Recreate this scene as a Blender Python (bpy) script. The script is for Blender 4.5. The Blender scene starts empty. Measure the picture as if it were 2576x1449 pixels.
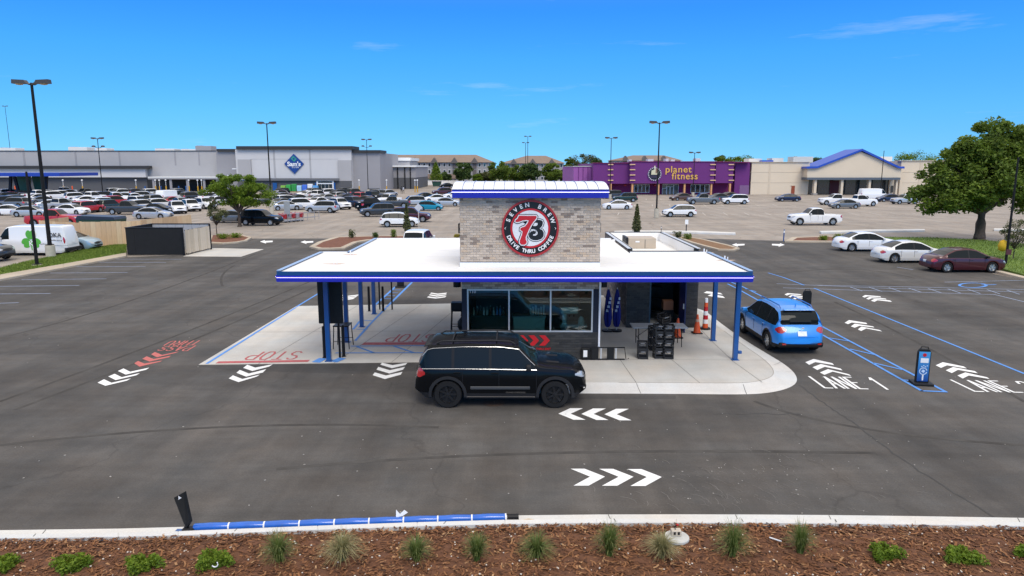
import bpy, bmesh, math, random
import numpy as np
from mathutils import Vector, Matrix, Euler
R = math.radians
rnd = random.Random(7)
sc = bpy.context.scene
col = sc.collection

# ---------------------------------------------------------------- camera
F, CX, CY, H = 1760.0, 1288.0, 724.5, 6.48          # photo measured on a 2576 x 1449 grid
PITCH = math.atan((724.5 - 420.0) / F)
YAW = math.atan((1296.0 - 1288.0) / F)
cd = bpy.data.cameras.new('camera'); cam = bpy.data.objects.new('camera', cd); col.objects.link(cam)
cd.sensor_width = 36.0; cd.lens = F / 2576.0 * 36.0; cd.clip_start = 0.1; cd.clip_end = 6000
cam.location = (0, 0, H); cam.rotation_euler = (math.pi / 2 - PITCH, 0, YAW)
sc.camera = cam

# ---------------------------------------------------------------- sky, sun, exposure
SUN_EL, SUN_AZ = R(50), R(163)                        # azimuth measured clockwise from +Y
w = bpy.data.worlds.new('World'); sc.world = w; w.use_nodes = True
nt = w.node_tree; N = nt.nodes; L = nt.links; N.clear()
out = N.new('ShaderNodeOutputWorld'); bg = N.new('ShaderNodeBackground'); bg.inputs[1].default_value = 0.15
sky = N.new('ShaderNodeTexSky'); sky.sky_type = 'NISHITA'; sky.sun_disc = False
sky.sun_elevation = SUN_EL; sky.sun_rotation = SUN_AZ; sky.altitude = 300
sky.air_density = 1.0; sky.dust_density = 0.3; sky.ozone_density = 4.0
# the view looks at a deep blue band of sky: Nishita sampled somewhat higher up, graded by elevation
tc = N.new('ShaderNodeTexCoord'); sep = N.new('ShaderNodeSeparateXYZ'); L.new(tc.outputs['Generated'], sep.inputs[0])
lift = N.new('ShaderNodeMath'); lift.operation = 'MULTIPLY_ADD'; lift.use_clamp = True; lift.inputs[1].default_value = 1.9; lift.inputs[2].default_value = 0.20
cmb = N.new('ShaderNodeCombineXYZ'); L.new(sep.outputs['X'], cmb.inputs['X']); L.new(sep.outputs['Y'], cmb.inputs['Y']); L.new(sep.outputs['Z'], lift.inputs[0]); L.new(lift.outputs[0], cmb.inputs['Z'])
vn = N.new('ShaderNodeVectorMath'); vn.operation = 'NORMALIZE'; L.new(cmb.outputs[0], vn.inputs[0]); L.new(vn.outputs[0], sky.inputs['Vector'])
grade = N.new('ShaderNodeValToRGB'); ge = grade.color_ramp.elements
ge[0].position = 0.005; ge[0].color = (.62, 1.0, .98, 1); ge[1].position = 0.217; ge[1].color = (.24, 1.06, 1.90, 1)
for ps_, cc in ((.071, (.50, 1.18, 1.27, 1)), (.146, (.36, 1.22, 1.60, 1))): e_ = ge.new(ps_); e_.color = cc
L.new(sep.outputs['Z'], grade.inputs['Fac'])
gm_ = N.new('ShaderNodeMix'); gm_.data_type = 'RGBA'; gm_.blend_type = 'MULTIPLY'; gm_.inputs['Factor'].default_value = 1.0
L.new(sky.outputs[0], gm_.inputs['A']); L.new(grade.outputs['Color'], gm_.inputs['B'])
# thin high cloud: faint wisps low; unseen pale veil above, shaped to whiten the light
mp = N.new('ShaderNodeMapping'); mp.inputs['Scale'].default_value = (1.6, 1.6, 15.0); mp.inputs['Location'].default_value = (4.11, 2.13, 6.9); mp.inputs['Rotation'].default_value = (0.0, R(9), 0)
nz = N.new('ShaderNodeTexNoise'); nz.inputs['Scale'].default_value = 2.2; nz.inputs['Detail'].default_value = 7; nz.inputs['Roughness'].default_value = 0.62
cr = N.new('ShaderNodeValToRGB'); cr.color_ramp.elements[0].position = 0.615; cr.color_ramp.elements[1].position = 0.92
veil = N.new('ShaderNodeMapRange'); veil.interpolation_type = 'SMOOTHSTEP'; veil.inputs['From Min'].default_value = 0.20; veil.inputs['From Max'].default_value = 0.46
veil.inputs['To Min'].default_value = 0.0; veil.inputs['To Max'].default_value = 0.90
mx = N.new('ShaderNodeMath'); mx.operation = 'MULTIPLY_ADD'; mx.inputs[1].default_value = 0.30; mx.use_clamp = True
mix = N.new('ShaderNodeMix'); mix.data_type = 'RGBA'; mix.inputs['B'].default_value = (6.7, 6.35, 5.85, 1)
L.new(tc.outputs['Generated'], mp.inputs['Vector']); L.new(mp.outputs[0], nz.inputs['Vector']); L.new(nz.outputs['Fac'], cr.inputs['Fac'])
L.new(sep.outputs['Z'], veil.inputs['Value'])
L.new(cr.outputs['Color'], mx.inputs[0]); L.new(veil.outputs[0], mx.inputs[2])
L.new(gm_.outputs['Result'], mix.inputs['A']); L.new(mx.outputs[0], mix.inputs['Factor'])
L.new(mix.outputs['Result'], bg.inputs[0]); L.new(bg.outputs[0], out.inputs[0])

sd = bpy.data.lights.new('sun', 'SUN'); sd.energy = 1.5; sd.angle = R(28); sd.color = (1.0, 0.93, 0.82)
so = bpy.data.objects.new('sun', sd); col.objects.link(so)
sdir = Vector((math.sin(SUN_AZ) * math.cos(SUN_EL), math.cos(SUN_AZ) * math.cos(SUN_EL), math.sin(SUN_EL)))
so.rotation_euler = (-sdir).to_track_quat('-Z', 'Y').to_euler(); so.location = (0, -20, 60)
vs = sc.view_settings; vs.view_transform = 'Standard'; vs.look = 'None'; vs.gamma = 1.0; vs.use_curve_mapping = False
vs.exposure = 0.35
sc.cycles.use_denoising = True; sc.cycles.max_bounces = 6; sc.cycles.diffuse_bounces = 3; sc.cycles.transparent_max_bounces = 8
sc.cycles.caustics_reflective = False; sc.cycles.caustics_refractive = False

# ---------------------------------------------------------------- pixel -> place
RM = Euler(cam.rotation_euler).to_matrix()
def ray(px, py): return RM @ Vector(((px - CX) / F, -(py - CY) / F, -1.0))
def G(px, py, z=0.0):
    d = ray(px, py); t = (z - H) / d.z; return Vector((d.x * t, d.y * t, z))
def P(px, py, Y):
    d = ray(px, py); t = Y / d.y; return Vector((d.x * t, Y, H + d.z * t))
def zc(ox, oy, s):                                   # enlarged crop -> photo grid
    return lambda pts: [(ox + x * s, oy + y * s) for x, y in pts]

# ---------------------------------------------------------------- materials
MATS = {}
def mat(name, c, rough=0.6, metal=0.0, var=0.08, vscale=3.0, bump=0.0, bscale=60.0, emit=None, coat=0.0, spec=0.5, tone=None, trans=0.0, stretch=None, rand=0.0):
    if name in MATS: return MATS[name]
    m = bpy.data.materials.new(name); m.use_nodes = True; nt = m.node_tree; N = nt.nodes; L = nt.links
    b = N['Principled BSDF']; b.inputs['Roughness'].default_value = rough; b.inputs['Metallic'].default_value = metal
    b.inputs['Specular IOR Level'].default_value = spec
    if coat: b.inputs['Coat Weight'].default_value = coat; b.inputs['Coat Roughness'].default_value = 0.05
    c4 = (*c, 1)
    b.inputs['Base Color'].default_value = c4
    src = None
    if tone:                                          # tone = (dark, light): per-face attribute 'tone'
        at = N.new('ShaderNodeAttribute'); at.attribute_name = 'tone'
        r = N.new('ShaderNodeValToRGB'); e = r.color_ramp.elements
        e[0].color = (*tone[0], 1); e[1].color = (*tone[-1], 1)
        for i, t in enumerate(tone[1:-1]):
            x = e.new((i + 1) / (len(tone) - 1)); x.color = (*t, 1)
        L.new(at.outputs['Fac'], r.inputs['Fac']); src = r.outputs['Color']
    elif var:
        tcn = N.new('ShaderNodeTexCoord'); n1 = N.new('ShaderNodeTexNoise'); n1.inputs['Scale'].default_value = vscale
        n1.inputs['Detail'].default_value = 6; n1.inputs['Roughness'].default_value = 0.6
        if stretch:
            mpn = N.new('ShaderNodeMapping'); mpn.inputs['Scale'].default_value = stretch
            L.new(tcn.outputs['Object'], mpn.inputs[0]); L.new(mpn.outputs[0], n1.inputs['Vector'])
        else: L.new(tcn.outputs['Object'], n1.inputs['Vector'])
        r = N.new('ShaderNodeMapRange'); r.inputs['From Min'].default_value = 0.25; r.inputs['From Max'].default_value = 0.75
        r.inputs['To Min'].default_value = 1 - var; r.inputs['To Max'].default_value = 1 + var
        L.new(n1.outputs['Fac'], r.inputs['Value'])
        fac = r.outputs[0]
        if rand:
            oi = N.new('ShaderNodeObjectInfo'); rr = N.new('ShaderNodeMapRange'); rr.inputs['To Min'].default_value = 1 - rand; rr.inputs['To Max'].default_value = 1 + rand
            L.new(oi.outputs['Random'], rr.inputs['Value']); mm = N.new('ShaderNodeMath'); mm.operation = 'MULTIPLY'
            L.new(fac, mm.inputs[0]); L.new(rr.outputs[0], mm.inputs[1]); fac = mm.outputs[0]
        mu = N.new('ShaderNodeVectorMath'); mu.operation = 'SCALE'; mu.inputs[0].default_value = c
        L.new(fac, mu.inputs['Scale']); src = mu.outputs[0]
    if src is not None: L.new(src, b.inputs['Base Color'])
    if bump:
        tcn = N.new('ShaderNodeTexCoord'); n2 = N.new('ShaderNodeTexNoise'); n2.inputs['Scale'].default_value = bscale; n2.inputs['Detail'].default_value = 4
        L.new(tcn.outputs['Object'], n2.inputs['Vector']); bp = N.new('ShaderNodeBump'); bp.inputs['Strength'].default_value = bump; bp.inputs['Distance'].default_value = 0.02
        L.new(n2.outputs['Fac'], bp.inputs['Height']); L.new(bp.outputs[0], b.inputs['Normal'])
    if emit:
        b.inputs['Emission Color'].default_value = (*emit[:3], 1); b.inputs['Emission Strength'].default_value = emit[3]
    if trans and src is not None:                     # thin leaves let some light through
        o = N['Material Output']; tl = N.new('ShaderNodeBsdfTranslucent'); L.new(src, tl.inputs['Color'])
        ms = N.new('ShaderNodeMixShader'); ms.inputs[0].default_value = trans
        L.new(b.outputs[0], ms.inputs[1]); L.new(tl.outputs[0], ms.inputs[2]); L.new(ms.outputs[0], o.inputs['Surface'])
    MATS[name] = m; return m

def glass_mat(name, tint, alpha):
    if name in MATS: return MATS[name]
    m = bpy.data.materials.new(name); m.use_nodes = True; nt = m.node_tree; N = nt.nodes; L = nt.links
    o = N['Material Output']; N.remove(N['Principled BSDF'])
    t = N.new('ShaderNodeBsdfTransparent'); t.inputs['Color'].default_value = (*tint, 1)
    g = N.new('ShaderNodeBsdfGlossy'); g.inputs['Roughness'].default_value = 0.02
    fr = N.new('ShaderNodeFresnel'); fr.inputs['IOR'].default_value = 1.5
    ad = N.new('ShaderNodeMath'); ad.operation = 'ADD'; ad.inputs[1].default_value = alpha; L.new(fr.outputs[0], ad.inputs[0])
    ms = N.new('ShaderNodeMixShader'); L.new(ad.outputs[0], ms.inputs[0]); L.new(t.outputs[0], ms.inputs[1]); L.new(g.outputs[0], ms.inputs[2])
    L.new(ms.outputs[0], o.inputs['Surface']); MATS[name] = m; return m

def pavement_mat(name, c, big, streak, speck, rough, joint=None, seam=0.0):
    m = bpy.data.materials.new(name); m.use_nodes = True; nt = m.node_tree; N = nt.nodes; L = nt.links
    b = N['Principled BSDF']; b.inputs['Roughness'].default_value = rough; b.inputs['Specular IOR Level'].default_value = 0.25
    geo = N.new('ShaderNodeNewGeometry')
    def noise(scale, detail, rgh, sx=1, sy=1, rot=0.0, dist=0.0):
        mpn = N.new('ShaderNodeMapping'); mpn.inputs['Scale'].default_value = (sx, sy, 1); mpn.inputs['Rotation'].default_value = (0, 0, rot)
        n = N.new('ShaderNodeTexNoise'); n.inputs['Scale'].default_value = scale; n.inputs['Detail'].default_value = detail; n.inputs['Roughness'].default_value = rgh
        n.inputs['Distortion'].default_value = dist
        L.new(geo.outputs['Position'], mpn.inputs[0]); L.new(mpn.outputs[0], n.inputs['Vector']); return n.outputs['Fac']
    def rng(s, a, bb, f0=0.3, f1=0.7):
        r = N.new('ShaderNodeMapRange'); r.inputs['From Min'].default_value = f0; r.inputs['From Max'].default_value = f1
        r.inputs['To Min'].default_value = a; r.inputs['To Max'].default_value = bb; L.new(s, r.inputs['Value']); return r.outputs[0]
    def mul(a, bb):
        x = N.new('ShaderNodeMath'); x.operation = 'MULTIPLY'; L.new(a, x.inputs[0]); L.new(bb, x.inputs[1]); return x.outputs[0]
    f = rng(noise(0.22, 8, 0.62), 1 - big, 1 + big)
    f = mul(f, rng(noise(1.3, 6, 0.7), 1 - big * 0.6, 1 + big * 0.6))
    f = mul(f, rng(noise(0.5, 6, 0.6, 1.6, 0.10, R(4)), 1 - streak, 1 + streak * 0.7))       # worn wheel tracks
    f = mul(f, rng(noise(0.45, 6, 0.6, 0.12, 1.8, 0, 0.6), 1 - streak * 0.8, 1 + streak * 0.6))
    f = mul(f, rng(noise(26, 3, 0.8), 1 - speck, 1 + speck))
    ch = rng(noise(5.0, 5, 0.75, 1, 1, 0, 1.5), 1.0, 1.0 + speck * 2.2, 0.66, 0.80)            # pale dusty blotches
    f = mul(f, ch)
    if seam:                                                                                  # roller seams along the lanes
        wv = N.new('ShaderNodeTexVoronoi'); wv.feature = 'DISTANCE_TO_EDGE'; wv.inputs['Scale'].default_value = 0.055
        mpn = N.new('ShaderNodeMapping'); mpn.inputs['Scale'].default_value = (2.2, 1.1, 1)
        nd = N.new('ShaderNodeTexNoise'); nd.inputs['Scale'].default_value = 0.5; nd.inputs['Detail'].default_value = 5
        vm = N.new('ShaderNodeVectorMath'); vm.operation = 'MULTIPLY_ADD'; vm.inputs[1].default_value = (3, 3, 0)
        L.new(geo.outputs['Position'], nd.inputs['Vector']); L.new(nd.outputs['Color'], vm.inputs[0]); L.new(geo.outputs['Position'], vm.inputs[2])
        L.new(vm.outputs[0], mpn.inputs[0]); L.new(mpn.outputs[0], wv.inputs['Vector'])
        f = mul(f, rng(wv.outputs['Distance'], 1 - seam, 1.0, 0.0, 0.006))
    hue = N.new('ShaderNodeMix'); hue.data_type = 'RGBA'; L.new(rng(noise(0.6, 5, 0.6), 0, 1), hue.inputs['Factor'])
    hue.inputs['A'].default_value = (c[0] * 1.05, c[1] * 0.99, c[2] * 0.94, 1); hue.inputs['B'].default_value = (c[0] * 0.97, c[1], c[2] * 1.03, 1)
    mu = N.new('ShaderNodeVectorMath'); mu.operation = 'SCALE'; L.new(hue.outputs['Result'], mu.inputs[0]); L.new(f, mu.inputs['Scale'])
    L.new(mu.outputs[0], b.inputs['Base Color'])
    bp = N.new('ShaderNodeBump'); bp.inputs['Strength'].default_value = 0.35; bp.inputs['Distance'].default_value = 0.01
    L.new(noise(60, 3, 0.7), bp.inputs['Height']); L.new(bp.outputs[0], b.inputs['Normal'])
    MATS[name] = m; return m

# ---------------------------------------------------------------- mesh building
ORG = {}
class MB:
    def __init__(s): s.v = []; s.f = []; s.mi = []; s.cur = 0
    def add(s, vs, fs):
        o = len(s.v); s.v += [tuple(v) for v in vs]; s.f += [tuple(i + o for i in f) for f in fs]; s.mi += [s.cur] * len(fs); return s
    def box(s, x0, x1, y0, y1, z0, z1):
        return s.add([(x0, y0, z0), (x1, y0, z0), (x1, y1, z0), (x0, y1, z0), (x0, y0, z1), (x1, y0, z1), (x1, y1, z1), (x0, y1, z1)],
                     [(0, 3, 2, 1), (4, 5, 6, 7), (0, 1, 5, 4), (1, 2, 6, 5), (2, 3, 7, 6), (3, 0, 4, 7)])
    def obox(s, c, sz, M=None):
        x, y, z = (k / 2 for k in sz); pts = [Vector(p) for p in ((-x, -y, -z), (x, -y, -z), (x, y, -z), (-x, y, -z), (-x, -y, z), (x, -y, z), (x, y, z), (-x, y, z))]
        if M is not None: pts = [M @ p for p in pts]
        return s.add([p + Vector(c) for p in pts], [(0, 3, 2, 1), (4, 5, 6, 7), (0, 1, 5, 4), (1, 2, 6, 5), (2, 3, 7, 6), (3, 0, 4, 7)])
    def cyl(s, p0, p1, r0, r1=None, n=12, cap=True):
        r1 = r0 if r1 is None else r1; p0 = Vector(p0); p1 = Vector(p1); q = (p1 - p0).to_track_quat('Z', 'Y')
        vs = []
        for p, r in ((p0, r0), (p1, r1)):
            for i in range(n): a = 2 * math.pi * i / n; vs.append(p + q @ Vector((r * math.cos(a), r * math.sin(a), 0)))
        fs = [(i, (i + 1) % n, n + (i + 1) % n, n + i) for i in range(n)]
        if cap: fs += [tuple(range(n - 1, -1, -1)), tuple(range(n, 2 * n))]
        return s.add(vs, fs)
    def tube(s, pts, r, n=8):
        pts = [Vector(p) for p in pts]; vs = []; fs = []; m = len(pts)
        for k, p in enumerate(pts):
            d = pts[min(k + 1, m - 1)] - pts[max(k - 1, 0)]; q = d.to_track_quat('Z', 'Y'); rr = r[k] if isinstance(r, (list, tuple)) else r
            for i in range(n): a = 2 * math.pi * i / n; vs.append(p + q @ Vector((rr * math.cos(a), rr * math.sin(a), 0)))
        for k in range(m - 1):
            for i in range(n): fs.append((k * n + i, k * n + (i + 1) % n, (k + 1) * n + (i + 1) % n, (k + 1) * n + i))
        fs += [tuple(range(n - 1, -1, -1)), tuple(range((m - 1) * n, m * n))]
        return s.add(vs, fs)
    def prism(s, poly, z0, z1):
        if sum(poly[i][0] * poly[(i + 1) % len(poly)][1] - poly[(i + 1) % len(poly)][0] * poly[i][1] for i in range(len(poly))) < 0: poly = poly[::-1]
        n = len(poly); vs = [(p[0], p[1], z0) for p in poly] + [(p[0], p[1], z1) for p in poly]
        return s.add(vs, [tuple(range(n - 1, -1, -1)), tuple(range(n, 2 * n))] + [(i, (i + 1) % n, n + (i + 1) % n, n + i) for i in range(n)])
    def sheet(s, poly, z):
        if sum(poly[i][0] * poly[(i + 1) % len(poly)][1] - poly[(i + 1) % len(poly)][0] * poly[i][1] for i in range(len(poly))) < 0: poly = poly[::-1]
        return s.add([(p[0], p[1], z) for p in poly], [tuple(range(len(poly)))])
    def slab_xz(s, poly, y0, y1):                      # outline in x,z pulled along y
        a = sum(poly[i][0] * poly[(i + 1) % len(poly)][1] - poly[(i + 1) % len(poly)][0] * poly[i][1] for i in range(len(poly)))
        if a < 0: poly = poly[::-1]
        n = len(poly); vs = [(p[0], y0, p[1]) for p in poly] + [(p[0], y1, p[1]) for p in poly]
        return s.add(vs, [tuple(range(n)), tuple(range(2 * n - 1, n - 1, -1))] + [(i, n + i, n + (i + 1) % n, (i + 1) % n) for i in range(n)])
    def slab_yz(s, poly, x0, x1):
        a = sum(poly[i][0] * poly[(i + 1) % len(poly)][1] - poly[(i + 1) % len(poly)][0] * poly[i][1] for i in range(len(poly)))
        if a < 0: poly = poly[::-1]
        n = len(poly); vs = [(x0, p[0], p[1]) for p in poly] + [(x1, p[0], p[1]) for p in poly]
        return s.add(vs, [tuple(range(n - 1, -1, -1)), tuple(range(n, 2 * n))] + [(i, (i + 1) % n, n + (i + 1) % n, n + i) for i in range(n)])
    def lathe(s, prof, c=(0, 0, 0), n=20, axis='Z'):
        vs = []; fs = []; m = len(prof); c = Vector(c)
        for r, z in prof:
            for i in range(n):
                a = 2 * math.pi * i / n; p = (r * math.cos(a), r * math.sin(a), z)
                if axis == 'Y': p = (p[0], -p[2], p[1])
                vs.append(c + Vector(p))
        for k in range(m - 1):
            for i in range(n): fs.append((k * n + i, k * n + (i + 1) % n, (k + 1) * n + (i + 1) % n, (k + 1) * n + i))
        if prof[0][0] > 1e-4: fs.append(tuple(range(n - 1, -1, -1)))
        if prof[-1][0] > 1e-4: fs.append(tuple(range((m - 1) * n, m * n)))
        return s.add(vs, fs)
    def mesh(s, name, off=None):
        me = bpy.data.meshes.new(name)
        vs = s.v if off is None else [(v[0] - off[0], v[1] - off[1], v[2] - off[2]) for v in s.v]
        me.from_pydata(vs, [], s.f); return me
    def build(s, name, m, parent=None, smooth=None, bevel=0.0, seg=1):
        me = s.mesh(name, ORG.get(parent) if parent is not None else None)
        ms = m if isinstance(m, (list, tuple)) else [m]
        for x in ms: me.materials.append(x)
        if len(ms) > 1: me.polygons.foreach_set('material_index', s.mi)
        if bevel:
            bm = bmesh.new(); bm.from_mesh(me)
            es = [e for e in bm.edges if len(e.link_faces) == 2 and e.calc_face_angle(0) > 0.5]
            bmesh.ops.bevel(bm, geom=es, offset=bevel, segments=seg, affect='EDGES', profile=0.5); bm.to_mesh(me); bm.free()
        if smooth is not None: shade(me, smooth)
        return link(name, me, parent)
def shade(me, ang):
    me.polygons.foreach_set('use_smooth', [True] * len(me.polygons)); me.set_sharp_from_angle(angle=R(ang))
def link(name, me, parent=None):
    o = bpy.data.objects.new(name, me); col.objects.link(o)
    if parent is not None:
        o.parent = parent
        if parent in ORG: ORG[o] = ORG[parent]
    return o
def tag(o, label, cat, group=None):
    o['label'] = label; o['category'] = cat
    if group: o['group'] = group
    return o
def thing(name, label, cat, loc=(0, 0, 0), rz=0.0, group=None, world=False):
    o = bpy.data.objects.new(name, None); col.objects.link(o); o.empty_display_size = 0.2
    o.location = loc; o.rotation_euler = (0, 0, rz); tag(o, label, cat, group)
    if world: ORG[o] = Vector(loc)                     # parts are given in world coordinates
    return o
def struct(o): o['kind'] = 'structure'; return o
def stuff(o): o['kind'] = 'stuff'; return o
def copy_tree(o, parent=None):
    c = o.copy(); col.objects.link(c); c.parent = parent
    for ch in KIDS.get(o, o.children): copy_tree(ch, c)
    return c
KIDS = {}
def prect(mb, px0, py0, px1, py1, Y, dep, ground=False):
    a = P(px0, py1, Y); b = P(px1, py0, Y); mb.box(a.x, b.x, Y, Y + dep, 0 if ground else a.z, b.z); return mb
def text_me(s, size, ext=0.01, align='CENTER', M=None, off=0.0, spacing=1.0):
    c = bpy.data.curves.new('lettering', 'FONT'); c.body = s; c.size = size; c.extrude = ext; c.align_x = align; c.align_y = 'CENTER'; c.offset = off
    c.space_character = spacing
    o = bpy.data.objects.new('lettering', c); col.objects.link(o); bpy.context.view_layer.update()
    me = bpy.data.meshes.new_from_object(o.evaluated_get(bpy.context.evaluated_depsgraph_get()))
    bpy.data.objects.remove(o); bpy.data.curves.remove(c)
    if M is not None: me.transform(M)
    return me
FACE = Matrix.Rotation(R(90), 4, 'X')                  # text standing up, read from -Y
def islands(me, name, parent):                          # one object for each loose piece
    bm = bmesh.new(); bm.from_mesh(me); bm.verts.ensure_lookup_table(); seen = set(); out_ = []
    for v in bm.verts:
        if v.index in seen: continue
        st = [v]; comp = set()
        while st:
            q = st.pop()
            if q.index in comp: continue
            comp.add(q.index); st += [e.other_vert(q) for e in q.link_edges]
        seen |= comp; ids = sorted(comp); mp_ = {o: n for n, o in enumerate(ids)}
        fs = {f for k in ids for f in bm.verts[k].link_faces}
        m2 = bpy.data.meshes.new(name); m2.from_pydata([tuple(bm.verts[k].co) for k in ids], [], [tuple(mp_[w_.index] for w_ in f.verts) for f in fs])
        m2.materials.append(me.materials[0]); out_.append(link(name, m2, parent))
    bm.free(); return out_
def letters(s, size, m, parent, M, ext=0.01, off=0.0, spacing=1.0, name='lettering', align='CENTER'):
    me = text_me(s, size, ext, align, None, off, spacing); me.transform(M); me.materials.append(m)
    if parent in ORG: me.transform(Matrix.Translation(-ORG[parent]))
    if size < .08: return link(name, me, parent)
    return islands(me, 'letter', parent)
# stroke lettering for paint on the ground
STROKE = {'L': [[(0, 1), (0, 0), (.8, 0)]], 'A': [[(0, 0), (.42, 1), (.84, 0)], [(.15, .36), (.69, .36)]], 'N': [[(0, 0), (0, 1), (.8, 0), (.8, 1)]],
          'E': [[(.8, 1), (0, 1), (0, 0), (.8, 0)], [(0, .52), (.6, .52)]], '1': [[(.15, .8), (.4, 1), (.4, 0)]],
          '2': [[(0, .8), (.2, 1), (.6, 1), (.8, .8), (.7, .5), (0, 0), (.8, 0)]], 'S': [[(.8, .85), (.6, 1), (.2, 1), (0, .8), (.15, .57), (.65, .45), (.8, .22), (.6, 0), (.2, 0), (0, .15)]],
          'T': [[(0, 1), (.8, 1)], [(.4, 1), (.4, 0)]], 'O': [[(.2, 0), (0, .25), (0, .75), (.2, 1), (.6, 1), (.8, .75), (.8, .25), (.6, 0), (.2, 0)]],
          'P': [[(0, 0), (0, 1), (.6, 1), (.8, .85), (.8, .62), (.6, .48), (0, .48)]], 'H': [[(0, 0), (0, 1)], [(.8, 0), (.8, 1)], [(0, .5), (.8, .5)]],
          'R': [[(0, 0), (0, 1), (.6, 1), (.8, .85), (.8, .65), (.6, .5), (0, .5)], [(.4, .5), (.8, 0)]], 'U': [[(0, 1), (0, .22), (.2, 0), (.6, 0), (.8, .22), (.8, 1)]], ' ': []}
def line_strip(mb, pts, wd, z):
    for a, b in zip(pts, pts[1:]):
        a = Vector(a[:2]); b = Vector(b[:2]); d = (b - a)
        if d.length < 1e-6: continue
        d.normalize(); n = Vector((-d.y, d.x)) * wd / 2; a = a - d * wd * 0.3; b = b + d * wd * 0.3
        mb.add([(a.x - n.x, a.y - n.y, z), (b.x - n.x, b.y - n.y, z), (b.x + n.x, b.y + n.y, z), (a.x + n.x, a.y + n.y, z)], [(0, 1, 2, 3)]); z += 0.00004
def stroke_word(word, tl, tr, bl, br, wd, z):          # corners are ground points
    mb = MB(); tl, tr, bl, br = (Vector(p[:2]) for p in (tl, tr, bl, br)); n = len(word)
    k = 0
    for i, ch in enumerate(word):
        for st in STROKE[ch]:
            pts = []
            for x, y in st:
                u = (i + x * .82) / (n - 0.34); a = tl.lerp(tr, u); b = bl.lerp(br, u); p = b.lerp(a, y); pts.append(p)
            line_strip(mb, pts, wd, z + k * 0.0004); k += 1
    return mb
# ================================================================ the setting
ASPH = pavement_mat('asphalt', (0.090, 0.0845, 0.079), 0.23, 0.25, 0.18, 0.9, seam=0.18)
OLD = pavement_mat('worn_concrete_paving', (0.305, 0.270, 0.235), 0.16, 0.16, 0.14, 0.9, seam=0.30)
CONC = pavement_mat('concrete', (0.52, 0.51, 0.48), 0.09, 0.09, 0.07, 0.85)
KERBM = pavement_mat('kerb_concrete', (0.60, 0.60, 0.585), 0.08, 0.08, 0.08, 0.85)
KERBT = pavement_mat('tan_kerb', (0.44, 0.38, 0.30), 0.10, 0.08, 0.10, 0.85)
GRASSM = mat('lawn', (0.115, 0.185, 0.024), 0.9, var=0.35, vscale=0.9, bump=0.8, bscale=14)
MULCH = mat('mulch_soil', (0.12, 0.050, 0.023), 0.95, var=0.35, vscale=6, bump=1.0, bscale=30)
MULCHR = mat('red_mulch', (0.16, 0.062, 0.032), 0.95, var=0.35, vscale=5, bump=1.0, bscale=20)
WHITEP = mat('white_road_paint', (0.78, 0.78, 0.77), 0.7, var=0.10, vscale=9)
BLUEP = mat('blue_road_paint', (0.085, 0.26, 0.66), 0.7, var=0.18, vscale=7)
FAINTP = mat('worn_blue_paint', (0.26, 0.31, 0.42), 0.8, var=0.25, vscale=3)
REDP = mat('red_road_paint', (0.50, 0.125, 0.105), 0.7, var=0.15, vscale=9)
REDF = mat('faded_red_paint', (0.44, 0.095, 0.095), 0.7, var=0.2, vscale=6)
OLDP = mat('worn_lot_paint', (0.50, 0.46, 0.41), 0.8, var=0.2, vscale=3)
DARK = mat('dark_joint', (0.10, 0.10, 0.095), 0.9, var=0.1)
g = MB(); g.box(-3500, 3500, -300, 3500, -6, -0.06)
struct(g.build('ground', mat('dry_grass_ground', (0.17, 0.17, 0.085), 0.95, var=0.3, vscale=0.03)))
g = MB(); g.sheet([(-330, 38), (330, 38), (330, 330), (-330, 330)], -0.02)
old = struct(g.build('store_parking_lot', OLD))
g = MB(); g.box(-500, 500, 262, 274, -0.05, -0.004)
struct(g.build('back_road', mat('back_road_asphalt', (0.2, 0.19, 0.18), 0.9, var=0.1, vscale=0.2)))

FAR_K = [(-1500, 1372), (-600, 1352), (0, 1335), (300, 1331), (450, 1327), (800, 1313), (1050, 1304), (1270, 1298), (1500, 1295.5), (1700, 1295), (1900, 1295.5), (2100, 1297), (2300, 1299.5), (2576, 1304), (3200, 1316), (4100, 1336)]
ap = FAR_K + [(4100, 900), (2900, 765), (2576, 704), (2505, 690), (2380, 657), (2225, 607), (1975, 606), (1740, 599.5), (640, 600), (535, 612), (470, 641), (318, 647), (0, 707), (-1500, 1000)]
g = MB(); g.sheet([G(*p) for p in ap], 0.0)
lot = struct(g.build('asphalt_lot', ASPH))

def strip(mb, A, B, z0, z1):                           # raised band between two ground polylines
    A = [Vector(a) for a in A]; B = [Vector(b) for b in B]
    for i in range(len(A) - 1):
        a, b, c, d = A[i], A[i + 1], B[i + 1], B[i]
        vs = [(p.x, p.y, z) for z in (z0, z1) for p in (a, b, c, d)]
        mb.add(vs, [(4, 5, 6, 7), (0, 1, 5, 4), (2, 3, 7, 6), (1, 2, 6, 5), (3, 0, 4, 7)])
    return mb
def shifted(pts, dx, dy): return [(x + dx, y + dy) for x, y in pts]
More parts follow.
